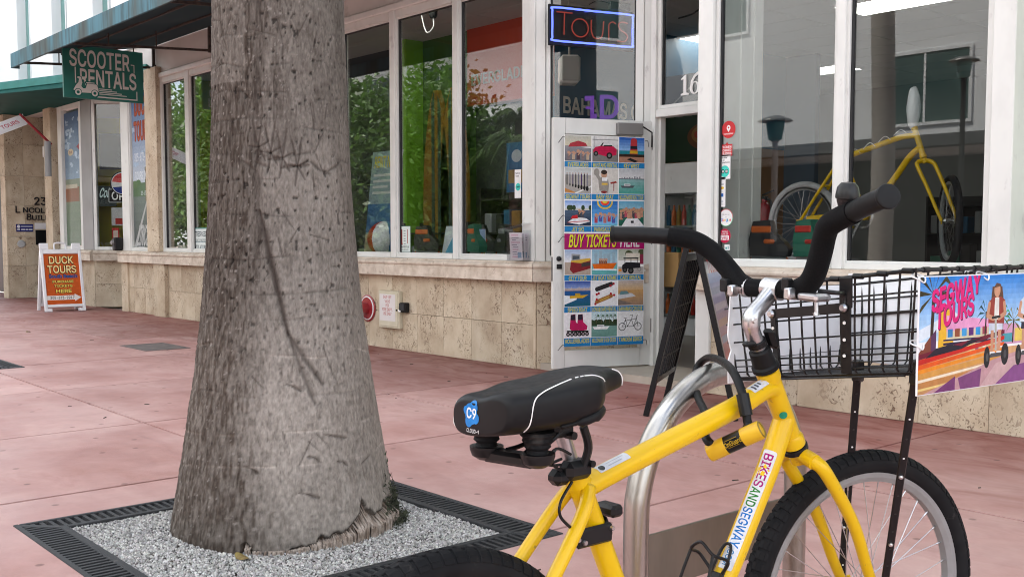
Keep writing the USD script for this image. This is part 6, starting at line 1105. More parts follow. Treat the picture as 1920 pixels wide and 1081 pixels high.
k = len(sv); sv = np.vstack([sv, Pt[0].mean(0), Pt[-1].mean(0)]); m = len(ph); j = np.arange(m); sf = np.vstack([sf, np.stack([np.full(m, k), (j + 1) % m, j], 1), np.stack([np.full(m, k + 1), (len(ts) - 1) * m + j, (len(ts) - 1) * m + (j + 1) % m], 1)])
if trimesh.Trimesh(sv, sf, process=False).volume < 0: sf = sf[:, ::-1]
SAD = (sv, sf)
sd_ = bike.part('saddle', SAD, 'vinyl', 60, label='wide black padded saddle with white piping')
pip = lambda P: tube(spline([saddle_pt(a, p, .0007) for a, p in P], 8), .0011, 6)
bike.part('piping', cat([pip([(.034, -.8), (.032, -.3), (.036, .22), (.052, .58), (.080, .82), (.112, .95)])] + [pip([(a, q), (a + .006, q - .01)]) for a, q in ((.122, .97), (.133, .96))] + [pip([(.142, .95), (.158, .82), (.176, .56), (.187, .30)]), pip([(.262, .95), (.275, .6), (.283, .1), (.286, -.3)]), ]), 'white_print', under=sd_)
bike.part('piping', pip([(.010, math.pi + .55), (.004, math.pi + .1), (.010, math.pi - .5)]), 'white_print', under=sd_)
bike.part('saddle_skirt', cat([tube(spline([saddle_pt(a, p) - Z * .002 for a, p in ((.09, -.75), (.12, -.6), (.15, -.5), (.18, -.55))], 6), [.004] * 6 + [.009] * 6 + [.011] * 6 + [.004], 10)]), 'vinyl', True, under=sd_)
blob = unary_union([ell(0, 0, .0165, .0175), ell(-.006, -.012, .010), ell(.009, .013, .010), ell(.012, -.006, .009), ell(-.012, .004, .008)])
o = SO + F1.n * -.018 + Z * .871
bike.part('saddle_emblem', decal(SAD, [(mv(blob, 0, .006), (.02, .24, .55)), (mv(txt('C9', .0165, True, width=.026, shear=.15, align='c'), 0, -.001), (.78, .78, .78)), (mv(txt('CLOUD-9', .0062, True, width=.034, align='c'), .006, -.024), (.6, .6, .6))], o, F1.n, Z, .0008, .010), 'gloss_print', under=sd_)
for s_, u0, n0 in ((-1, .150, -.058), (1, .175, .045)):
    c = F1(u0, .845, n0); pr = [(0, .004)] + [(.028 - .0018 * i + (.0035 if i % 2 else 0), -.005 * i) for i in range(8)] + [(.022, -.040), (0, -.041)]
    bike.part('bumper', lathe(pr, c, Z, 24), 'rubber', 40, under=sd_)
    bike.part('bumper_cup', lathe([(0, -.036), (.029, -.036), (.029, -.041), (.025, -.052), (.014, -.059), (0, -.060)], c, Z, 24), 'black_plastic', 30, under=sd_)
bike.part('saddle_base', cat([bar(F1(.150, .795, -.058), F1(.175, .795, .045), .034, .022, .006), bar(F1(.165, .80, .03), F1(.26, .838, .0), .026, .016, .005)] + [tube(spline([F1(.165, .805, s_ * .022), F1(.21, .812, s_ * .022), F1(.27, .845, s_ * .020), F1(.33, .880, s_ * .014)], 5), .0042, 8) for s_ in (-1, 1)]), 'black_plastic', under=sd_)
bike.part('seat_post', cat([cyl(F1(.302, .745), F1(.262, .842), .0135, 20)]), 'alloy', 40); bike.part('seat_clamp', cat([obox(F1(.258, .838), F1.u, F1.n, Z, .045, .05, .035, .008), cyl(F1(.268, .824, -.034), F1(.268, .824, .034), .007, 10)]), 'black_plastic')
lk = [tube(spline([F1(.290, .762, .028), F1(.300, .80, .034), F1(.288, .838, .034)], 5), .0075, 8), obox(F1(.285, .762, .018), F1.u, F1.n, Z, .06, .036, .034, .010), obox(F1(.255, .752, .010), F1.u, F1.n, Z, .04, .034, .028, .010), cyl(F1(.305, .772, -.03), F1(.305, .772, .042), .006, 10)]
for k in range(3): lk.append(tube(spline([F1(.25, .765 + .01 * k, .02), F1(.225 - .01 * k, .782, .026), F1(.235, .805, .024), F1(.265, .792, .028)], 6), .0026, 6))
bike.part('cable_lock', cat(lk), 'black_plastic')
bike.part('cable', tube(spline([F1(.275, .742, .02), F1(.240, .715, .030), F1(.238, .690, .032), F1(.262, .665, .036)], 6), .0028, 6), 'black_plastic')
bike.part('reflector_bracket', cat([lathe([(.0215, -.016), (.0245, -.014), (.0245, .014), (.0215, .016)], F1(.355, .640), unit(F1(.400, .540) - F1(.325, .704)), 24), obox(F1(.325, .640, .024), F1.u, F1.n, Z, .085, .010, .034, .004), obox(F1(.385, .672, -.0), F1.u, F1.n, Z, .03, .05, .022, .006)]), 'black_plastic')
for u_, z_ in ((.280, .642), (.296, .634), (.362, .648)): bike.part('bolt', lathe([(0, .005), (.004, .005), (.005, 0)], F1(u_, z_, .0295), F1.n, 10), 'spoke_steel')
# bottle cage and cranks
dtu = unit(F1(.722, .490) - F1(.805, .612)); dtn = unit(np.cross(F1.n, dtu)); dtn = dtn * (1 if dtn[2] > 0 else -1)
o = F1(.742, .518) + dtn * .0265
def cg(a, b_, c_): return o + dtu * a + F1.n * b_ + dtn * c_
bike.part('bottle_cage', cat([tube(spline([cg(.17, .014, .002), cg(.02, .014, .002), cg(-.012, 0, .003), cg(.02, -.014, .002), cg(.17, -.014, .002)], 6), .0032, 8), tube(spline([cg(.05, .014, .004), cg(.03, .036, .03), cg(.035, .028, .070), cg(.02, 0, .084), cg(.035, -.028, .070), cg(.03, -.036, .03), cg(.05, -.014, .004)], 8), .0034, 8), tube(spline([cg(.035, .028, .070), cg(.12, .034, .05), cg(.17, .016, .006)], 8), .0032, 8), tube(spline([cg(.035, -.028, .070), cg(.12, -.034, .05), cg(.17, -.016, .006)], 8), .0032, 8), obox(cg(.11, 0, .003), dtu, F1.n, dtn, .12, .022, .005, .002)]), 'black_plastic')
bb = F1(.515, .285); bike.part('chainring', cat([lathe([(.085, .002), (.088, 0), (.085, -.002), (.070, -.002), (.070, .002)], F1(.515, .285, .048), F1.n, 40)] + [bar(F1(.515, .285, .048), F1(.515 + .078 * math.cos(a), .285 + .078 * math.sin(a), .048), .012, .003) for a in np.arange(5) * 1.2566]), 'black_plastic')
for sd, a in ((1, -.6), (-1, math.pi - .6)):
    e2 = F1(.515 + .16 * math.cos(a), .285 + .16 * math.sin(a), sd * .072); ck = bike.part('crank', bar(F1(.515, .285, sd * .062), e2, .016, .012, .004), 'alloy')
    bike.part('pedal', obox(e2 + F1.n * sd * .055, F1.u, F1.n, Z, .075, .09, .022, .004), 'black_plastic', under=ck)
bike.part('chain', tube(spline([F1(.515 + .086 * math.cos(a), .285 + .086 * math.sin(a), .048) for a in np.linspace(1.55, -1.55, 9)] + [F1(0, RW - .037, .048), F1(-.037, RW, .048), F1(0, RW + .037, .048)], 4, True), .0035, 6, True), 'black_iron')
# stickers on the tubes
DT = tube(spline([F1(HTp[0] + .050, HTp[1] - .115), F1(.855, .688), F1(.805, .612), F1(.722, .490), F1(.62, .365), F1(.515, .285)], 6), .0236, 40)
TT = tube(spline([F1(.312, .720), F1(.41, .744), F1(.60, .787), F1(.75, .822), F1(.835, .848), F1(.868, .846)], 6), .0216, 40)
rd = unit(F1(.735, .508) - F1(.868, .705)); nv = unit(unit(EYE - F1(.80, .61)) * .8 + dtn * .75); nv = unit(nv - rd * np.dot(nv, rd)); yd_ = np.cross(nv, rd)
segs, x0 = [], .008
for s_, c_ in (('BIKES', (.42, .01, .22)), ('AND', (.05, .24, .05)), ('SEGWAY', (.02, .20, .50)), ('.COM', (.10, .28, .5))):
    g = txt(s_, .019 if s_ != '.COM' else .014, True); k_ = (.0150 * len(s_) if s_ != '.COM' else .040); g = txt(s_, .019 if s_ != '.COM' else .014, True, width=k_ - .002); segs.append((mv(g, x0, -.0095 if s_ != '.COM' else -.008), c_)); x0 += k_
bike.part('frame_sticker', decal(DT, [(rrect(0, -.0145, x0 + .006, .0145, .004), (.70, .71, .73))] + segs, F1(.868, .705), rd, yd_, .0006, .010), 'gloss_print')
rt = unit(F1(.60, .787) - F1(.41, .744)); nt_ = unit(unit(EYE - F1(.45, .76)) * .55 + Z * .9); nt_ = unit(nt_ - rt * np.dot(nt_, rt)); yt_ = np.cross(nt_, rt)
bike.part('frame_sticker', decal(TT, [(rrect(0, -.010, .078, .010, .002), (.62, .63, .66)), (ell(.010, -.001, .0065), (.05, .06, .06)), (rect(.024, -.005, .06, -.003), (.45, .47, .5)), (rect(.024, .002, .068, .004), (.45, .47, .5))], F1(.352, .731), rt, yt_, .0006, .010), 'gloss_print')
bike.part('frame_sticker', decal(TT, [(rrect(0, -.011, .05, .011, .002), (.66, .67, .70))] + [(rect(.008 + .01 * i, -.007 + .002 * i, .013 + .01 * i, .006), (.12, .12, .14)) for i in range(3)], F1(.785, .833), unit(F1(.835, .848) - F1(.75, .822)), unit(np.cross(nt_, unit(F1(.835, .848) - F1(.75, .822)))), .0006, .010), 'gloss_print')
HTm = cyl(F1(*HTp), F1(*HBp), .0216, 40); hn = unit(EYE - F1(.88, .81)); hn = unit(hn - axd * np.dot(hn, axd)); bike.part('frame_sticker', decal(cyl(F1(*HTp), F1(*HBp), .0247, 40), [(ell(0, 0, .0085), (.05, .36, .24))], F1(.892, .800), np.cross(axd, hn), axd, .0006, .008), 'gloss_print')
# basket
BC = HP(0.0, .10, 0) * V(1, 1, 0); bu, bl = bs, unit(V(br[0], br[1], 0))
BWl, BWr, BD, BT, BB2 = -.222, .262, .40, 1.068, .862
def BK(l, f, z):
    "basket point: l from -1 left to 1 right, f from 0 rear to 1 front, z from 0 floor to 1 rim; narrower below"
    s = .93 + .07 * z; lc, hw = (BWl + BWr) / 2, (BWr - BWl) / 2
    return BC + bl * (lc + l * hw * s) + bu * (BD / 2 + (f - .5) * BD * s) + Z * (BB2 + (BT - BB2) * z + .030 * l * 1.0)
def wire(P, r=.0022): return tube(P, r, 6)
bk = bike.part('basket', tube(np.array([BK(*p, 1) for p in spline([(-.96, 0), (.96, 0), (1, .04), (1, .96), (.96, 1), (-.96, 1), (-1, .96), (-1, .04)], 1, True)]), .0042, 8, True), 'black_wire', label='black wire front basket')
ls = np.linspace(-1, 1, 15); fs = np.linspace(0, 1, 11); zs_ = (.22, .42, .62, .80)
bow = lambda l, z, sgn: 0.0
ms = [wire([BK(l, 0, 1.02), BK(l, 0, .5), BK(l, .01, .06), BK(l, .05, 0), BK(l, .95, 0), BK(l, .99, .06), BK(l, 1, .5), BK(l, 1, 1.02)]) for l in ls] ; bike.part('wires', cat(ms), 'black_wire', under=bk)
ms = [wire([BK(-1, f, 1.02), BK(-1, f, .5), BK(-.99, f, .06), BK(-.95, f, 0), BK(.95, f, 0), BK(.99, f, .06), BK(1, f, .5), BK(1, f, 1.02)]) for f in fs]; bike.part('wires', cat(ms), 'black_wire', under=bk)
ms = []
for z in zs_:
    for P in ([BK(-1.06, 0, z), BK(1.03, 0, z)], [BK(-1.05, 1, z), BK(1.05, 1, z)], [BK(-1, 0, z), BK(-1, 1, z)], [BK(1, 0, z), BK(1, 1, z)]): ms.append(wire(P))
bike.part('wires', cat(ms), 'black_wire', under=bk)
bike.part('floor_mesh', cat([wire([BK(-1, f, .02), BK(1, f, .02)], .0015) for f in np.linspace(0, 1, 26)] + [wire([BK(-1, -.004, z), BK(1, -.004, z)], .0016) for z in (.03, .09, .15)]), 'black_wire', under=bk)
for m_ in [tube([BK(l, .0, 1.0) - bl * .012, BK(l, .0, 1.0) + bl * .010], .0058, 8) for l in np.linspace(-.93, .93, 9)] + [tube([BK(1, f, 1.0) - bu * .010, BK(1, f, 1.0) + bu * .010], .0058, 8) for f in np.linspace(.08, .95, 7)]: bike.part('rim_wrap', m_, 'black_plastic', under=bk)
sL, sR = -.47, .13
def lc(x): return ((x) - (BWl + BWr) / 2) / ((BWr - BWl) / 2)
iL, iR = lc(-.085), lc(.108)
bike.part('basket_bracket', cat([bar(BK(iL, -.03, .70), BK(iR, -.03, .70), .004, .021, .001), bar(BK(iL, -.025, .72), BK(iL, -.015, .06), .022, .004, .001), bar(BK(iR, -.025, .72), BK(iR, -.015, .04), .022, .004, .001), bar(BK(iR, -.02, 1.0), BK(iR, -.02, .7), .026, .006, .001), tube(spline([HP(.10, .015, .0), HP(.125, .04, -.004), BK(iR, -.035, .84), BK(iR, -.035, .70)], 6), .0045, 8)]), 'black_wire', under=bk)
for l in (iL, iR):
    for z in (.70,): bike.part('bolt', lathe([(0, .008), (.006, .008), (.009, .003), (.009, 0)], BK(l, -.037, z), -bu, 12), 'spoke_steel', under=bk)
    for z in (.55, .38, .22): bike.part('bolt', lathe([(0, .002), (.0035, .002), (.0035, 0)], BK(l, -.031, z), -bu, 10), 'white_print', under=bk)
bike.part('front_strap', bar(BK(.30, .985, 1.0), BK(.30, .985, .1), .03, .004, .001), 'black_iron', under=bk)
for l, hs_ in ((lc(-.0), -1), (.98, 1)):
    top_ = BK(l if hs_ < 0 else .95, .45 if hs_ < 0 else .10, .02); axle = HUB + nd * hs_ * .066
    sb = bike.part('basket_stay', bar(top_, axle, .017, .006, .002), 'black_wire', under=bk)
    for q in np.linspace(.10, .9, 11):
        c = top_ + (axle - top_) * q; ds, ss, us = frame_of(axle - top_); sgn_ = us if np.dot(us, EYE - c) > 0 else -us
        bike.part('stay_hole', lathe([(0, .0005), (.0022, .0005), (.0024, 0)], c + sgn_ * .0031, sgn_, 8), 'white_board' if int(q * 20) % 3 == 0 else 'black_print', under=bk)
    for q in (.42, .72): c = top_ + (axle - top_) * q; bike.part('bolt', lathe([(0, .007), (.004, .006), (.0055, 0)], c + (nd * hs_) * .003 - bu * .003, unit(nd * 1 - bu), 12), 'spoke_steel', under=bk)
    bike.part('stay_top', obox(top_ + Z * .0, bl, bu, Z, .024, .020, .05, .004), 'black_wire', under=bk)

# signs tied round the basket
o = BK(1.0, -.05, 0) + bl * .026 - Z * .036; p1 = BK(1.0, 1.10, 0) + bl * .026 - Z * .012; sx_ = unit((p1 - o) * V(1, 1, 0)); sn_ = np.cross(sx_, Z); 
if sn_[0] < 0: raise RuntimeError('sign faces inward')
SWd, SHt = .485, .230
S1 = Thing('tour_sign', 'colourful SEGWAY TOURS picture sign tied to the right side of the bicycle basket', 'sign', o)
S1.part('sheet', obox(o + sx_ * SWd / 2 + Z * SHt / 2, sx_, Z, sn_, SWd, SHt, .004, .001), 'white_board')
w, h = SWd, SHt; L = shade((.55, .72, .86), (.02, .24, .62), 0, h * .45, w, h, 12) + [(poly((0, h * .55), (w * .12, h * .62), (w * .22, h * .72), (w * .30, h * .62), (0, h * .45)), (.68, .74, .80))]
def ppalm(x, y0, y1, s, c=(.03, .04, .02), tr=(.05, .03, .02), n=9):
    out = [(line([(x, y0), (x + s * .05, y1)], s * .09), tr)]
    for i in range(n):
        a = -0.6 + i * 4.3 / (n - 1); e_ = (x + s * .05 + s * .62 * math.cos(a), y1 + s * .55 * math.sin(a) - s * .16)
        md = (x + s * .05 + s * .40 * math.cos(a), y1 + s * .50 * math.sin(a) + s * .05)
        out.append((poly((x + s * .04, y1 - s * .03), md, e_, (md[0] - s * .02, md[1] - s * .10)), V(*c) * (1 + .5 * (i % 3))))
    return out
L += ppalm(w * .085, h * .30, h * .86, .115, (.035, .03, .012)) + [(poly((0, h * .35), (w * .12, h * .55), (w * .12, h * .32), (0, h * .3)), (.12, .05, .12)), (poly((0, h * .35), (w * .085, h * .50), (w * .085, h * .35), (0, h * .30)), (.24, .08, .05))]
L += [(poly((w * .135, h * .33), (w * .135, h * .72), (w * .19, h * .76), (w * .24, h * .60), (w * .24, h * .33)), (.72, .46, .05)), (poly((w * .19, h * .48), (w * .19, h * .66), (w * .50, h * .60), (w * .50, h * .48)), (.70, .36, .55)), (poly((w * .19, h * .44), (w * .19, h * .52), (w * .50, h * .53), (w * .50, h * .45)), (.62, .56, .40))]
for i, c in enumerate(((.05, .25, .5), (.30, .10, .05), (.08, .35, .62), (.14, .04, .2), (.05, .32, .6), (.35, .08, .12))): L.append((rect(w * (.20 + .05 * i), h * .47, w * (.235 + .05 * i), h * .54), c))
L += [(poly((w * .17, h * .455), (w * .55, h * .445), (w * .55, h * .43), (w * .17, h * .44)), (.02, .02, .08)), (poly((w * .17, h * .425), (w * .56, h * .425), (w * .56, h * .40), (w * .17, h * .405)), (.03, .02, .06)), (rect(w * .17, h * .34, w * .56, h * .40), (.62, .50, .30))] + [(rect(w * (.18 + .055 * i), h * .34, w * (.205 + .055 * i), h * .395), ((.76, .66, .3), (.35, .12, .2), (.7, .7, .6))[i % 3]) for i in range(7)]
L += [(poly((w * .56, h * .36), (w * .56, h * .56), (w * .72, h * .54), (w * .78, h * .46), (w, h * .42), (w, h * .36)), (.60, .36, .50)), (poly((w * .70, h * .38), (w * .70, h * .50), (w * .80, h * .50), (w * .80, h * .38)), (.7, .55, .15)), (rect(w * .60, h * .38, w * .68, h * .46), (.1, .35, .4))]
L += ppalm(w * .47, h * .40, h * .66, .055, (.02, .07, .08)) + ppalm(w * .60, h * .40, h * .62, .05, (.02, .20, .10)) + ppalm(w * .685, h * .38, h * .58, .055, (.12, .12, .02)) + ppalm(w * .88, h * .38, h * .70, .07, (.02, .06, .05))
L += shade((.52, .30, .14), (.62, .40, .22), 0, 0, w, h * .34, 6)
for i, (a, b_, c) in enumerate(((.300, .345, (.18, .01, .04)), (.255, .300, (.55, .03, .02)), (.215, .255, (.70, .14, .02)), (.18, .215, (.72, .30, .03)), (.13, .18, (.60, .34, .10)), (.105, .13, (.78, .70, .56)), (.055, .105, (.50, .26, .10)), (.035, .055, (.74, .58, .25)))): L.append((poly((0, h * a), (w * .62, h * (a + .16 - .01 * i)), (w * .62, h * (b_ + .15 - .01 * i)), (0, h * b_)), c))
L += [(poly((w * .05, h * .31), (w * .12, h * .385), (w * .22, h * .41), (w * .30, h * .385), (w * .36, h * .43), (w * .46, h * .44), (w * .30, h * .36)), (.02, .015, .03)), (poly((w * .02, 0), (w * .55, h * .24), (w, h * .36), (w, 0)), (.50, .32, .34)), (poly((w * .10, 0), (w * .26, h * .13), (w * .26, 0)), (.20, .06, .18)), (poly((w * .30, 0), (w * .28, h * .11), (w * .45, h * .17), (w * .44, 0)), (.22, .08, .20)), (poly((w * .44, 0), (w * .56, h * .2), (w * .75, h * .26), (w * .70, 0)), (.56, .40, .40)), (poly((w * .55, 0), (w * .70, h * .16), (w, h * .2), (w, 0)), (.26, .10, .26))]
def rider(x, y, s, top, hair, legs, shorts):
    sk = (.56, .33, .22); q = lambda a, b_: (x + a * s, y + b_ * s)
    out = [(line([q(-.10, .42), q(-.09, .20), q(-.10, .06)], .075 * s), sk), (line([q(.09, .42), q(.08, .22), q(.06, .06)], .08 * s), sk), (rect(*q(-.15, .02), *q(-.02, .07)), (.8, .8, .8)), (rect(*q(.02, .02), *q(.14, .07)), (.8, .8, .8)), (poly(q(-.16, .36), q(.16, .36), q(.15, .50), q(-.15, .50)), shorts)]
    if hair is not None: out += [(poly(q(-.12, .95), q(.12, .95), q(.20, .58), q(.02, .60), q(-.17, .58)), hair)]
    out += [(poly(q(-.20, .46), q(.19, .44), q(.20, .76), q(.10, .81), q(-.10, .81), q(-.20, .74)), top), (poly(q(-.06, .50), q(.06, .50), q(.05, .80), q(-.05, .80)), (.72, .70, .66)), (line([q(-.18, .72), q(-.22, .56), q(-.08, .52)], .065 * s), sk), (line([q(.18, .72), q(.21, .58), q(.06, .52)], .065 * s), sk), (ell(*q(.0, .90), .075 * s, .095 * s), sk), (rect(*q(-.02, .80), *q(.03, .84)), sk)]
    if hair is not None: out += [(poly(q(-.09, .93), q(-.02, 1.0), q(.08, .98), q(.11, .90), q(.06, .95)), hair)]
    out += [(line([q(0, .10), q(-.02, .54)], .05 * s), (.45, .46, .40)), (line([q(-.10, .53), q(.08, .54)], .035 * s), (.03, .03, .03)), (poly(q(-.16, -.01), q(.20, .0), q(.18, .05), q(-.12, .05)), (.10, .10, .11)), (ell(*q(-.21, .0), .075 * s, .145 * s), (.018, .018, .022)), (ell(*q(-.20, .0), .03 * s, .06 * s), (.10, .10, .10)), (ell(*q(.23, .02), .095 * s, .15 * s), (.018, .018, .022)), (ell(*q(.235, .02), .035 * s, .06 * s), (.08, .08, .09))]
    return out
L += rider(w * .555, h * .26, h * .66, (.32, .07, .05), (.14, .07, .04), 0, (.62, .66, .74)) + rider(w * .80, h * .25, h * .66, (.60, .66, .70), None, 0, (.03, .03, .05)) + [(ell(w * .80, h * (.25 + .66 * .96), .013, .008), (.06, .04, .03))]
MG = (.66, .02, .22)
for s_, x_, y_, wd in (('SEGWAY', .085, .700, .205), ('TOURS', .115, .545, .160)):
    g = mv(txt(s_, .038, True, width=w * wd * 1.7, shear=.22, dilate=.0010), w * x_, h * y_, 12); L += [(affinity.translate(g, .0022, -.0022), (.14, .02, .10)), (g, MG)]
fr = rect(.002, .002, w - .002, h - .002); L = [(g.intersection(fr), c) for g, c in L if not g.intersection(fr).is_empty]
S1.part('picture', flat(L, o + sn_ * .0024, sx_, Z), 'gloss_print')
for a, b_ in ((.012, h - .012), (.012, .09), (.23, h - .012)): S1.part('zip_tie', tube(spline([o + sx_ * a + Z * b_ + sn_ * .004, o + sx_ * (a - .012) + Z * (b_ + .006) + sn_ * .001, o + sx_ * (a - .014) + Z * (b_ + .012) - sn_ * .014, o + sx_ * a + Z * (b_ + .016) - sn_ * .016, o + sx_ * (a + .004) + Z * (b_ + .01) + sn_ * .002], 5, True), .0016, 6, True), 'white_plastic')
o2 = BK(-1.0, -.06, 0) - bl * .008 - Z * .006; S2 = Thing('blank_sign_board', 'blank white back of the board tied to the left side of the bicycle basket', 'sign board', o2)
S2.part('sheet', prism(poly((0, 0), (.40, 0), (.40, .215), (.004, .215), (-.004, .11), (.008, .075), (-.002, .05)), .004, o2 + bl * .002, bu, Z), 'white_board')
o3 = BK(-.95, 1.02, 0) + bu * .006; o4 = BK(.98, 1.02, 0) + bu * .006; fx = unit((o4 - o3) * V(1, 1, 0)); S3 = Thing('blank_sign_board', 'blank white board seen through the wires across the front of the bicycle basket', 'sign board', o3)
S3.part('sheet', obox((o3 + o4) / 2 + Z * .100, fx, Z, np.cross(fx, Z), np.linalg.norm((o4 - o3)[:2]), .215, .004, .001), 'white_board')
for q in (.42,): S3.part('zip_tie', tube(spline([BK(q, .99, .86), BK(q + .02, 1.0, .98), BK(q + .03, .97, 1.05), BK(q + .0, .96, .95)], 6, True), .0024, 6, True), 'white_plastic')

# ================================================================== bicycle rack and lock
rk0, rk1 = V(-1.52, 1.685, 0), V(-1.515, 2.285, 0); rdv = unit(rk1 - rk0); rl = np.linalg.norm(rk1 - rk0); rc = (rk0 + rk1) / 2
P = [rk0 + Z * -.03, rk0 + Z * .30] + [rc - rdv * (rl / 2) * math.cos(a) + Z * (.535 + rl / 2 * math.sin(a) * 1.02) for a in np.linspace(0, math.pi, 15)] + [rk1 + Z * .30, rk1 - Z * .03]
R_ = Thing('bicycle_rack', 'scuffed stainless steel hoop bicycle rack behind the yellow bicycle', 'bicycle rack', rc * V(1, 1, 0))
R_.part('hoop', tube(spline(P, 6), .0285, 28), 'stainless', True)
R_.part('cross_plate', bar(rk0 + Z * .435 + rdv * .02, rk1 + Z * .435 - rdv * .02, .008, .13, .002), 'dull_steel')
for q in (rk0, rk1): R_.part('base_flange', lathe([(.0, .0), (.075, .0), (.075, .008), (.03, .010)], q + Z * .002, Z, 24), 'dull_steel')
LKA, LKB = on_p(1333, 847, F1(.74, 0, .0), F1.n), on_p(1424, 806, F1(.74, 0, .085), F1.n); ld = unit(LKB - LKA)
LK = Thing('bicycle_lock', 'yellow and black U-shaped bicycle lock round the frame tube and the steel rack', 'lock', (LKA + LKB) / 2); LL = np.linalg.norm(LKB - LKA)
ribs = lambda a, b_: cat([tube([LKA + ld * a, LKA + ld * (a + .002), LKA + ld * (b_ - .002), LKA + ld * b_], [.0170, .0185, .0185, .0170], 24)] + [bar(LKA + ld * (a + .006) + (np.cross(ld, Z) * math.cos(x) + np.cross(np.cross(ld, Z), ld) * math.sin(x)) * .0185, LKA + ld * (b_ - .006) + (np.cross(ld, Z) * math.cos(x) + np.cross(np.cross(ld, Z), ld) * math.sin(x)) * .0185, .002, .002) for x in np.arange(16) * .3927])
LK.part('end_cap', ribs(-.004, LL * .34), 'lock_yellow', 40); LK.part('end_cap', ribs(LL * .66, LL + .004), 'lock_yellow', 40)
LK.part('key_recess', lathe([(.0155, -.0005), (.0172, .001), (.0160, .0025), (.0132, .0015), (.0128, -.006), (0, -.007)], LKB + ld * .004, ld, 24), pbr('lock_olive', (.20, .14, .02), rough=.5))
cyc = cyl(LKA + ld * LL * .33, LKA + ld * LL * .67, .0178, 40); LK.part('body', cyc, 'black_plastic', 40)
lnv = unit(EYE - (LKA + LKB) / 2); lnv = unit(lnv - ld * np.dot(lnv, ld)); LK.part('emblem', decal(cyc, [(rrect(-.021, -.008, .021, .008, .002), (.35, .25, .02)), (rrect(-.020, -.007, .020, .007, .002), (.012, .012, .012)), (mv(txt('OnGuard', .009, True, width=.036, align='c'), 0, -.005), (.48, .34, .03))], (LKA + LKB) / 2, ld, np.cross(lnv, ld), .0006, .008), 'gloss_print')
n1, n0_ = LKA + ld * LL * .82, LKA + ld * LL * .14
sh_ = [n1, on_x(1402, 792, n1[0] - .02), on_x(1392, 738, -1.238), on_x(1375, 697, -1.285), on_x(1354, 677, -1.40), on_x(1329, 670, -1.53), on_x(1310, 684, -1.575), on_x(1303, 708, -1.56), on_x(1308, 742, -1.48), on_x(1322, 775, -1.40), n0_ + V(-.03, 0, .02), n0_]
shp = spline(sh_, 7); LK.part('shackle', tube(shp, .0088, 14), 'vinyl', True)
for a_, b_ in ((1, 5), (9, 14)): LK.part('shackle_collar', tube([shp[a_], shp[b_]], .0128, 14), 'black_plastic')

# ================================================================== inside the shop windows
F2 = Frame3((-4.86, 7.38, .945), math.radians(90)); 
pbr('grey_tyre', (.30, .30, .30), (.36, .36, .36), 20, rough=.6)
shopbike = Thing('bicycle', 'yellow bicycle without handlebars standing on the display behind the right shop window', 'bicycle', F2(.6, 0))
SHT, SHB = (.935, 1.03), (1.015, .80)
make_frame(shopbike, F2, 'yellow_paint', HT=SHT, HB=SHB, SC=(.345, .835), ST=(.335, .87), BBp=(.56, .37), tt=((.45, .865), (.60, .905), (.75, .945), (.85, .967)), dt=((.90, .81), (.81, .69), (.72, .575), (.64, .47)))
s2 = math.radians(52); hub2 = F2(1.225, RW); ud2 = V(math.cos(-s2), math.sin(-s2), 0); nd2 = V(ud2[1], -ud2[0], 0)
make_wheel(shopbike, F2(0, RW), F2.u, F2.n, 'rear_wheel', tyre_m='grey_tyre', tread=False, spokes=28); make_wheel(shopbike, hub2, ud2, nd2, 'front_wheel', tread=False, spokes=28)
make_fork(shopbike, F2, 'yellow_paint', SHT, SHB, hub2, ud2, nd2)
v, f = ball((0, 0, 0), 1.0, 3); v = v * V(.05, .05, .16) * (1 + .30 * (meshkit.fbm(v * 2.6, 3, 3)[:, None] - .5)); shopbike.part('head_wrap', (v + F2(.925, 1.17), f), 'white_plastic', True, label='white plastic wrapping round the steering head')
shopbike.part('chain_guard', bar(F2(.06, .36, .05), F2(.54, .40, .05), .012, .05, .004), 'yellow_paint'); 
ck = shopbike.part('crank', bar(F2(.56, .37, .06), F2(.48, .21, .065), .014, .022, .004), 'alloy'); shopbike.part('chainring', lathe([(.085, .002), (.088, 0), (.085, -.002), (.07, -.002), (.07, .002)], F2(.56, .37, .05), F2.n, 32), 'alloy')
for q in (.1, .35, .6, .85): shopbike.part('light_string', tube(spline([F2(.36 + .5 * q, .835 + .17 * q, .026), F2(.40 + .5 * q, .885 + .16 * q, .0), F2(.46 + .5 * q, .85 + .17 * q, .026)], 5), .003, 5), 'white_plastic')

pbr('skate_green', (.02, .14, .09), rough=.4); pbr('skate_orange', (.65, .13, .02), rough=.4); pbr('skate_black', (.02, .02, .022), rough=.4); pbr('skate_red', (.5, .03, .02), rough=.4); pbr('skate_grey', (.25, .26, .27), rough=.4)
def skate(at, rz, shell, trim, label):
    t = Thing('inline_skate', label, 'inline skate', at, rotz=0, group=None); c, s = math.cos(rz), math.sin(rz)
    def tr(m): v, f = m; v = np.asarray(v); return (np.stack([v[:, 0] * c - v[:, 1] * s + at[0], v[:, 0] * s + v[:, 1] * c + at[1], v[:, 2] + at[2]], -1), f)
    boot = cat([prism(poly((-.12, .09), (-.13, .20), (-.10, .33), (.02, .34), (.05, .24), (.13, .18), (.17, .13), (.16, .085)).buffer(.012), .085, (0, .0425, 0), X, Z)])
    t.part('boot', tr(boot), shell); t.part('cuff', tr(cat([bx(-.125, -.05, .25, .045, .05, .31, .012), bx(-.02, -.052, .17, .07, .052, .205, .01)])), trim)
    t.part('chassis', tr(bx(-.13, -.02, .045, .15, .02, .088, .006)), 'skate_grey')
    for i in range(4): t.part('wheel', tr(lathe([(.0, -.012), (.025, -.012), (.036, -.006), (.038, 0), (.036, .006), (.025, .012), (0, .012)], V(-.115 + i * .083, 0, .038), Y, 18)), trim, 40)
PZ = .942
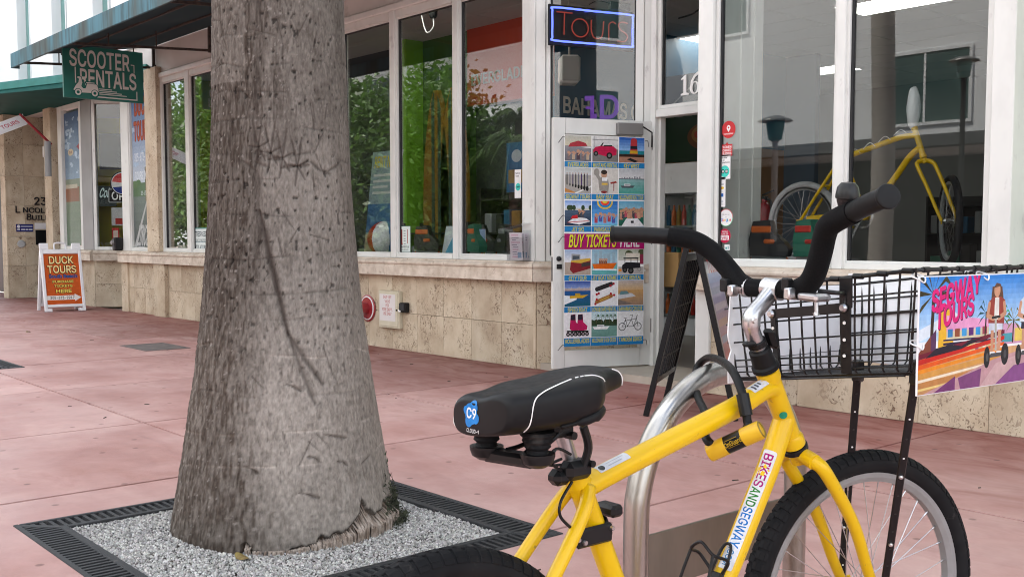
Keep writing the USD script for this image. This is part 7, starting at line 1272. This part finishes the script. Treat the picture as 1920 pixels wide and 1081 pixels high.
for (px, y, rz, a, b_, lab) in ((893, 6.55, -.3, 'skate_green', 'skate_orange', 'green inline skate with orange cuff in the left shop window near the corner post'), (1440, 6.75, .2, 'skate_black', 'skate_orange', 'black inline skate with orange trim left of the display bicycle wheel'), (1520, 6.7, -.2, 'skate_green', 'skate_red', 'green inline skate with red cuff under the rear wheel of the display bicycle'), (905, 6.95, .5, 'skate_black', 'skate_red', 'black inline skate with red trim behind the green one'), (945, 6.75, 2.8, 'skate_black', 'skate_grey', 'black inline skate lowest beside the leaflet holder'), (800, 6.9, .4, 'skate_black', 'skate_orange', 'black inline skate with orange wheels in the green lit window')):
    p = on_y(px, 470, y); skate(V(p[0], y, PZ), rz, a, b_, lab)
bc = V(on_y(722, 452, 6.62)[0], 6.62, PZ + .20); v, f = ball((0, 0, 0), .20, 4)
az = np.arctan2(v[:, 1] * .8 + v[:, 2] * .2, v[:, 0]); k = np.floor((az + np.pi) / (np.pi / 3)).astype(int) % 6; ctab = np.array([(.72, .74, .76), (.42, .04, .03), (.72, .74, .76), (.05, .2, .45), (.72, .74, .76), (.42, .04, .03)])
vv, ff = v[f].reshape(-1, 3), np.arange(len(f) * 3).reshape(-1, 3); fa = v[f].mean(1); ka = np.floor((np.arctan2(fa[:, 1], fa[:, 0]) + np.pi + 0.35) / (np.pi / 3)).astype(int) % 6
single('beach_ball', (vv + bc, ff, np.repeat(ctab[ka], 3, 0)), 'gloss_print', 'white and red striped beach ball in the window right of the trunk', 'beach ball', smooth=True)
pbr('kayak_yellow', (.30, .16, .012), (.22, .11, .01), 3, rough=.35); pbr('kayak_stripe', (.03, .07, .05), rough=.4)
for i, (px, lab) in enumerate(((818, 'tall amber surfboard with dark stripes leaning on the green wall'), (850, 'second amber surfboard with dark stripes, right of the first on the green wall'))):
    c = on_y(px, 300, 7.95); t = Thing('surfboard', lab, 'surfboard', V(c[0], 7.95, .06)); a = np.linspace(0, 1, 24); hw_ = .27 * np.sin(math.pi * np.clip(a * .96 + .03, 0, 1)) ** .55; oz = .1 + 2.9 * a
    out = Polygon(np.vstack([np.stack([hw_, oz], 1), np.stack([-hw_, oz], 1)[::-1]])); t.part('board', prism(out, .06, (c[0], 8.0, 0), X, Z), 'kayak_yellow')
    for s_ in (-.08, .05): t.part('stripe', prism(out.buffer(-.02).intersection(rect(s_, 0, s_ + .06, 4)), .004, (c[0], 7.939, 0), X, Z), 'kayak_stripe')
def board(name, px, y, z0, w, h, layers, label, tilt=0.0, cat_='poster'):
    c = on_y(px, 400, y); t = Thing(name, label, cat_, V(c[0], y, z0)); o = V(c[0] - w / 2, y, z0); yd_ = unit(V(0, math.sin(tilt), math.cos(tilt)))
    t.part('sheet', obox(o + X * w / 2 + yd_ * h / 2 + Y * .006, X, np.cross(yd_, X), yd_, w, .008, h), 'white_board'); t.part('picture', flat(layers, o - Y * .0005, X, yd_), 'print')
w, h = .62, 1.25
board('tour_poster', 708, 6.9, PZ, w, h, [(rect(0, 0, w, h), (.24, .33, .36))] + [(mv(txt('RENT NOW', .13, True, width=.5), .06, h - .19), (.55, .48, .04))] + [(rect(.06, h - .30 - i * .07, .5 - .06 * (i % 3), h - .27 - i * .07), (.5, .52, .52)) for i in range(4)] + [(rect(0, .28, w, .62), (.05, .14, .3)), (rect(0, 0, w, .26), (.35, .28, .2))], 'grey poster with yellow heading leaning in the window right of the trunk', .12)
board('tour_poster', 900, 6.55, PZ, .16, .30, [(rect(0, 0, .16, .3), (.3, .4, .6)), (ell(.08, .15, .05), (.6, .15, .35)), (rect(0, 0, .16, .08), (.55, .5, .1))], 'small rainbow coloured card beside the green skate')
board('tour_poster', 838, 6.5, PZ, .20, .34, [(rect(0, 0, .2, .34), (.55, .6, .62)), (poly((.02, 0), (.2, 0), (.2, .34)), (.10, .35, .5))], 'pale blue folded card at the foot of the green lit window', .2)
board('tour_poster', 968, 7.0, 1.62, .30, .50, [(g, c) for g, c in [(affinity.scale(g_, .55, .455, origin=(0, 0)), c_) for g_, c_ in [(rect(0, 0, .55, 1.1), (.03, .12, .25)), (ell(.28, .8, .14), (.4, .45, .5)), (rect(.05, .2, .5, .5), (.3, .2, .08))]]], 'dark blue poster hanging inside the glass left of the entrance corner')
# dark shelving with boxed goods deep in the shop
R = random.Random(11)
for i, (x0, x1, y, lab) in enumerate(((-11.4, -9.9, 7.9, 'dark shelf of goods in front of the green wall'), (-9.8, -8.6, 8.0, 'dark shelf of small goods below the red fascia'), (-7.5, -5.6, 14.5, 'dark shelf of goods deep in the shop behind the display bicycle'), (-4.9, -2.6, 12.5, 'low dark shelf with bright goods on the right side of the shop'))):
    t = Thing('shelf_unit', lab, 'shelf', V((x0 + x1) / 2, y, .055)); hh = 1.75 if i != 0 else 1.35
    t.part('shelf_frame', cat([bx(x0, y, .055, x0 + .03, y + .35, hh), bx(x1 - .03, y, .055, x1, y + .35, hh), bx(x0, y + .33, .055, x1, y + .36, hh)] + [bx(x0 + .03, y, z_, x1 - .03, y + .33, z_ + .02) for z_ in (.3, .75, 1.2, 1.6) if z_ < hh]), 'black_board')
    for z_ in (.32, .77, 1.22):
        if z_ + .3 > hh: continue
        x_ = x0 + .06
        while x_ < x1 - .2:
            ww = R.uniform(.08, .2); t.part('goods', bx(x_, y + .03, z_, x_ + ww, y + .25, z_ + R.uniform(.12, .36), .01), R.choice(['skate_red', 'skate_green', 'skate_black', 'blue_paint', 'skate_orange', 'white_plastic', 'kayak_yellow', 'skate_grey', 'skate_black'])); x_ += ww + R.uniform(.02, .1)
# drinks cooler by the door
c = on_y(1272, 400, 9.2); x0, x1 = c[0] - .36, c[0] + .42; t = Thing('drinks_cooler', 'tall white drinks cooler with a glass door just inside the entrance', 'cooler', V(c[0], 9.2, .055))
t.part('cabinet', cat([bx(x0, 9.2, .055, x0 + .07, 9.85, 2.0, .004), bx(x1 - .05, 9.2, .055, x1, 9.85, 2.0, .004), bx(x0 + .071, 9.2, 1.66, x1 - .051, 9.85, 2.0, .004), bx(x0 + .071, 9.2, .055, x1 - .051, 9.85, .25, .004), bx(x0 + .07, 9.8, .25, x1 - .05, 9.85, 1.66)]), 'white_plastic')
t.part('glass_door', bx(x0 + .071, 9.18, .25, x1 - .051, 9.19, 1.64), 'pane_glass'); t.part('door_handle', bx(x0 + .02, 9.13, .6, x0 + .05, 9.17, 1.6, .01), 'ceiling_bar'); t.part('lamp', bx(x0 + .2, 9.5, 1.615, x1 - .2, 9.53, 1.635), 'white_plastic')
for z_ in (.28, .62, .96, 1.30):
    t.part('shelf', bx(x0 + .08, 9.25, z_ - .02, x1 - .06, 9.78, z_ - .01), 'ceiling_bar')
    for i in range(8): xb = x0 + .12 + i * .075; t.part('bottle', lathe([(0, 0), (.028, 0), (.028, .14), (.012, .19), (.012, .23), (0, .23)], V(xb, 9.32, z_), Z, 10), R.choice(['skate_red', 'blue_paint', 'skate_green', 'skate_orange', 'kayak_yellow', 'canopy_trim']))
t = Thing('menu_picture', 'dark green food picture board above the drinks cooler', 'picture', V(c[0], 9.5, 2.1)); w, h = 1.6, 1.0; o = V(c[0] - .8, 9.45, 2.03)
t.part('picture', flat([(rect(0, 0, w, h), (.01, .03, .07)), (rect(0, 0, w, .55), (.01, .04, .015)), (ell(1.05, .28, .34, .17), (.14, .06, .015)), (ell(1.05, .30, .28, .13), (.24, .13, .04))] + [(ell(.85 + .1 * i, .30 + .05 * (i % 2), .04), (.3, .05, .02)) for i in range(5)] + [(line([(.1, .55), (.5, .68), (.9, .95)], .018), (.25, .26, .27))], o, X, Z), 'gloss_print'); t.part('panel_backing', bx(o[0], 9.452, 2.03, o[0] + w, 9.48, 3.03), 'black_board')
# fire extinguisher, speaker, ceiling camera
c = on_y(1433, 400, 8.3); t = Thing('fire_extinguisher', 'red fire extinguisher seen through the right shop window', 'fire extinguisher', V(c[0], 8.3, 1.05))
t.part('cylinder', lathe([(0, 0), (.07, .0), (.075, .02), (.075, .38), (.05, .45), (.025, .47), (.025, .50)], V(c[0], 8.3, 1.02), Z, 20), 'valve_red', 40); t.part('valve_head', cat([bx(c[0] - .02, 8.28, 1.51, c[0] + .03, 8.32, 1.55, .004), bar((c[0] - .02, 8.3, 1.56), (c[0] + .1, 8.3, 1.60), .02, .012)]), 'black_plastic'); t.part('hose', tube(spline([(c[0] + .02, 8.3, 1.53), (c[0] + .09, 8.28, 1.48), (c[0] + .09, 8.26, 1.25)], 6), .011, 8), 'black_plastic')
t.part('stand', bx(c[0] - .1, 8.2, .06, c[0] + .1, 8.4, 1.02, .01), 'black_board')
c = on_p(1067, 132, (-7.6, 8.0, 0), Y); t = Thing('loudspeaker', 'white box loudspeaker under the shop ceiling behind the chamfered window', 'loudspeaker', c); dxx = unit(V(.8, -.6, 0)); dyy = np.cross(Z, dxx)
t.part('cabinet', obox(c, dxx, dyy, Z, .26, .22, .30, .03), 'white_plastic'); t.part('speaker_grille', obox(c + dxx * .13 - Z * .0, dxx, dyy, Z, .02, .19, .26, .02), 'ceiling_bar'); t.part('bracket', cyl(c + Z * .15, (c[0], c[1], CEIL), .012, 8), 'ceiling_bar')
c = on_y(812, 24, 7.1); t = Thing('ceiling_camera', 'small black dome camera hanging under the shop ceiling in the green window', 'camera', c)
t.part('dome', lathe([(0, -.07), (.035, -.06), (.05, -.03), (.05, .02), (.03, .04), (0, .04)], c, Z, 18), 'black_plastic', 40); t.part('mount', cyl(c + Z * .04, (c[0], c[1], CEIL), .012, 8), 'black_plastic'); t.part('cord', tube(spline([c - Z * .06, c + V(.0, 0, -.16), c + V(-.12, 0, -.20), c + V(-.2, 0, -.05), (c[0] - .22, c[1], CEIL)], 6), .006, 6), 'white_plastic')
c = on_p(1290, 30, (-5.5, 7.0, 0), Y); single('hanging_cable', tube(spline([(-5.86, 6.98, 3.02), (-5.66, 6.98, 3.05), (-5.5, 6.98, 3.2), (-5.42, 6.98, 3.5), (-5.4, 6.98, CEIL)], 6), .008, 6), 'black_plastic', 'black cable hanging under the ceiling behind the door transom', 'cable')
# dark bicycle in the entrance
pbr('dark_bike', (.02, .02, .022), rough=.35)
F3 = Frame3((-6.55, 8.35, .06), math.radians(125)); t3 = Thing('bicycle', 'dark bicycle parked inside the doorway behind the black folding sign', 'bicycle', F3(.6, 0))
make_frame(t3, F3, 'dark_bike'); make_wheel(t3, F3(0, RW), F3.u, F3.n, 'rear_wheel', tread=False, spokes=24); make_wheel(t3, F3(1.211, RW), F3.u, F3.n, 'front_wheel', tread=False, spokes=24); make_fork(t3, F3, 'dark_bike', HTp, HBp, F3(1.211, RW), F3.u, F3.n)
t3.part('saddle', cat([obox(F3(.20, .90), F3.u, F3.n, Z, .24, .14, .06, .025), cyl(F3(.3, .74), F3(.25, .88), .013, 10)]), 'vinyl'); t3.part('handlebar', tube(spline([F3(.70, 1.06, -.32), F3(.80, 1.05, -.18), F3(.82, .98, 0), F3(.80, 1.05, .18), F3(.70, 1.06, .32)], 6), .014, 10), 'black_plastic', True); t3.part('stem', cyl(F3(.84, .888), F3(.82, .98), .014, 12), 'alloy')
c = on_p(1257, 505, (-5.35, 7.0, 0), Y); single('cardboard_box', obox(c, unit(V(1, .3, 0)), unit(V(-.3, 1, 0)), Z, .20, .12, .30, .004), pbr('cardboard', (.36, .22, .08), rough=.8), 'brown cardboard piece standing inside the doorway', 'box')

# ================================================================== across the mall, seen in the windows' reflections
mat('leaf', {'r': ('attribute', {'attribute': 'col'}), 'd': ('principled_bsdf', {'roughness': .5}), 't': ('translucent_bsdf', {}), 'm': ('mix_closure', {'fac': .35})}, [('r.color', 'd.base_color'), ('r.color', 't.color'), ('d.BSDF', 'm.closure1'), ('t.BSDF', 'm.closure2')], 'm.closure')
pbr('tree_bark', (.10, .08, .06), (.16, .13, .10), 8, rough=.9)
def leafy_tree(at, h, wd, seed, label, n=26000):
    rng = np.random.default_rng(seed); t = Thing('leafy_tree', label, 'tree', at); at = np.asarray(at, float)
    t.part('trunk', cat([tube([at, at + Z * h * .35 + V(.1, 0, 0), at + Z * h * .6], [.16, .12, .06], 10)] + [tube([at + Z * h * .3, at + V(math.cos(a) * wd * .5, math.sin(a) * wd * .5, h * rng.uniform(.55, .8))], [.07, .02], 6) for a in np.arange(6) * 1.05]), 'tree_bark')
    cl = rng.normal(0, 1, (26, 3)); cl /= np.linalg.norm(cl, axis=1, keepdims=True); cl = cl * rng.uniform(.4, 1, (26, 1)) * V(wd, wd, h * .46) + V(0, 0, h * .52)
    c = cl[rng.integers(0, 26, n)] + rng.normal(0, 1, (n, 3)) * V(wd, wd, h * .4) * .24; c[:, 2] = np.maximum(c[:, 2], h * .06)
    a, b_ = rng.normal(0, 1, (n, 3)), rng.normal(0, 1, (n, 3)); a /= np.linalg.norm(a, axis=1, keepdims=True); b_ -= a * (a * b_).sum(1, keepdims=True); b_ /= np.linalg.norm(b_, axis=1, keepdims=True); s = rng.uniform(.06, .13, (n, 1))
    P = np.stack([c - a * s, c + b_ * s * .5, c + a * s, c - b_ * s * .5], 1) + at; F = (np.arange(n) * 4)[:, None, None] + np.array([[0, 1, 2], [0, 2, 3]])[None]
    t.part('crown', (P.reshape(-1, 3), F.reshape(-1, 3), np.repeat(rng.uniform(.5, 1.7, (n, 1)) * V(.07, .14, .026), 4, 0)), 'leaf'); return t
for i, (x_, y_, h_, w_, lab) in enumerate(((-21.0, -2.6, 5.2, 1.9, 'dense green tree across the mall mirrored in the left windows'), (-24.5, -3.4, 5.8, 2.1, 'second dense green tree mirrored beside the palm trunk'), (-28.5, -2.2, 6.2, 2.3, 'broad green tree mirrored in the window left of the trunk'), (-33.0, -3.2, 6.5, 2.4, 'farthest broad green tree mirrored at the left'), (-23.0, -5.6, 5.0, 2.2, 'round green tree mirrored behind the first row'), (-38, -2.5, 6.5, 2.5, 'tree beyond the farthest mirrored trees'))):
    leafy_tree((x_, y_, -.03), h_, w_, 20 + i, lab)
def small_palm(at, h, L_, seed, label, r=.16):
    t = Thing('palm_tree', label, 'palm tree', at); at = np.asarray(at, float); zs = np.linspace(0, h, 40)
    t.part('trunk', tube(np.stack([at[0] + .05 * np.sin(zs * .7), at[1] + 0 * zs, at[2] + zs], -1), r * (1 + .35 * np.exp(-zs / .4)) * (1 + .02 * np.sin(zs * 38)), 16), 'tree_bark' if r < .15 else 'pale_bark', True); t.part('crown', crown(at + Z * h, 16, seed, L_), 'frond')
pbr('pale_bark', (.26, .24, .22), (.36, .34, .31), 5, rough=.9, stretch=(1, 1, 3))
small_palm((-9.66, -4.6, -.03), 9.2, 2.6, 4, 'tall pale palm mirrored in the right shop window', .20)
for i, (x_, y_, h_) in enumerate(((-18.4, -3.6, 3.4), (-16.2, -3.9, 3.1), (-20.0, -5.2, 4.2), (-17.2, -5.0, 2.6))): small_palm((x_, y_, -.03), h_, 1.25, 30 + i, ('low bushy palm mirrored left of the entrance corner', 'second low palm mirrored nearest the entrance corner', 'taller bushy palm mirrored behind the low palms', 'lowest bushy palm mirrored between the others')[i], .10)
def lamp_post(x_, y_, h, label):
    t = Thing('lamp_post', label, 'lamp post', (x_, y_, -.03)); o = V(x_, y_, -.03); t.part('post', lathe([(.10, 0), (.10, .12), (.05, .2), (.042, h - .35), (0.06, h - .33)], o, Z, 16), 'ceiling_bar' if h < 4 else 'black_iron', 40)
    t.part('lantern', lathe([(.06, h - .33), (.10, h - .30), (.13, h - .10), (.13, h - .06)], o, Z, 16), 'teal_glass', 40); t.part('cap', lathe([(0, h + .04), (.08, h + .03), (.24, h - .03), (.25, h - .05), (.13, h - .06), (0, h - .06)], o, Z, 24), 'closer_grey', 40)
lamp_post(-8.9, -.35, 2.9, 'grey lamp post with a round cap mirrored in the right shop window'); lamp_post(-8.4, -5.0, 4.2, 'tall dark lamp post mirrored at the right of the shop window')
def white_block(x0, x1, yf, yb, h, label, wins, curve=False):
    t = Thing('white_building', label, 'building', ((x0 + x1) / 2, yf, 0)); p = t.part
    p('wall', bx(x0, yb, -.03, x1, yf, h), 'white_wall')
    for (wx, wz, ww, wh) in wins:
        w1 = p('window', cat([bx(wx - .08, yf + .002, wz - .08, wx + ww + .08, yf + .06, wz), bx(wx - .08, yf + .002, wz + wh, wx + ww + .08, yf + .06, wz + wh + .08), bx(wx - .08, yf + .002, wz, wx, yf + .06, wz + wh), bx(wx + ww, yf + .002, wz, wx + ww + .08, yf + .06, wz + wh), bx(wx + ww / 2 - .03, yf + .002, wz, wx + ww / 2 + .03, yf + .05, wz + wh)]), 'white_wall'); p('pane', bx(wx, yf + .004, wz, wx + ww, yf + .03, wz + wh), 'shade_glass', under=w1)
    if curve:
        for z_ in (4.2, 7.6, 11.0):
            P = spline([(x0 - .2, yf, 0), (x0 + 1, yf + 1.7, 0), ((x0 + x1) / 2, yf + 2.3, 0), (x1 - 1, yf + 1.7, 0), (x1 + .2, yf, 0)], 8); p('balcony', prism(Polygon(P[:, :2]), 1.15, (0, 0, z_), X, Y), 'white_wall')
    p('shop_awning', obox(((x0 + x1) / 2, yf + .7, 3.55), X, unit(V(0, 1, -.3)), unit(V(0, .3, 1)), x1 - x0 - .6, 1.5, .05), 'black_iron'); p('shopfront', bx(x0 + .3, yf + .004, .3, x1 - .3, yf + .04, 3.2), 'black_board')
white_block(-23, -3.0, -13.2, -26, 13, 'sunlit white building across the mall mirrored in the right window', [(-14.5, 4.1, 2.3, 1.75), (-8.5, 4.1, 2.1, 1.75), (-20.6, 7.2, 1.7, 1.5), (-14.5, 7.6, 2.2, 1.7), (-8.5, 7.6, 2.2, 1.7)])
white_block(-50, -24.6, -11, -26, 14, 'white building with curved balconies mirrored above the trees', [(x_, z_, 2.2, 1.8) for x_ in (-48, -44, -40, -36, -32) for z_ in (5.6, 9)], True)
white_block(-1.0, 20, -14.5, -26, 11, 'white building across the mall beyond the right edge', [(x_, z_, 2.0, 1.7) for x_ in (2, 6, 10) for z_ in (4.2, 7.6)])
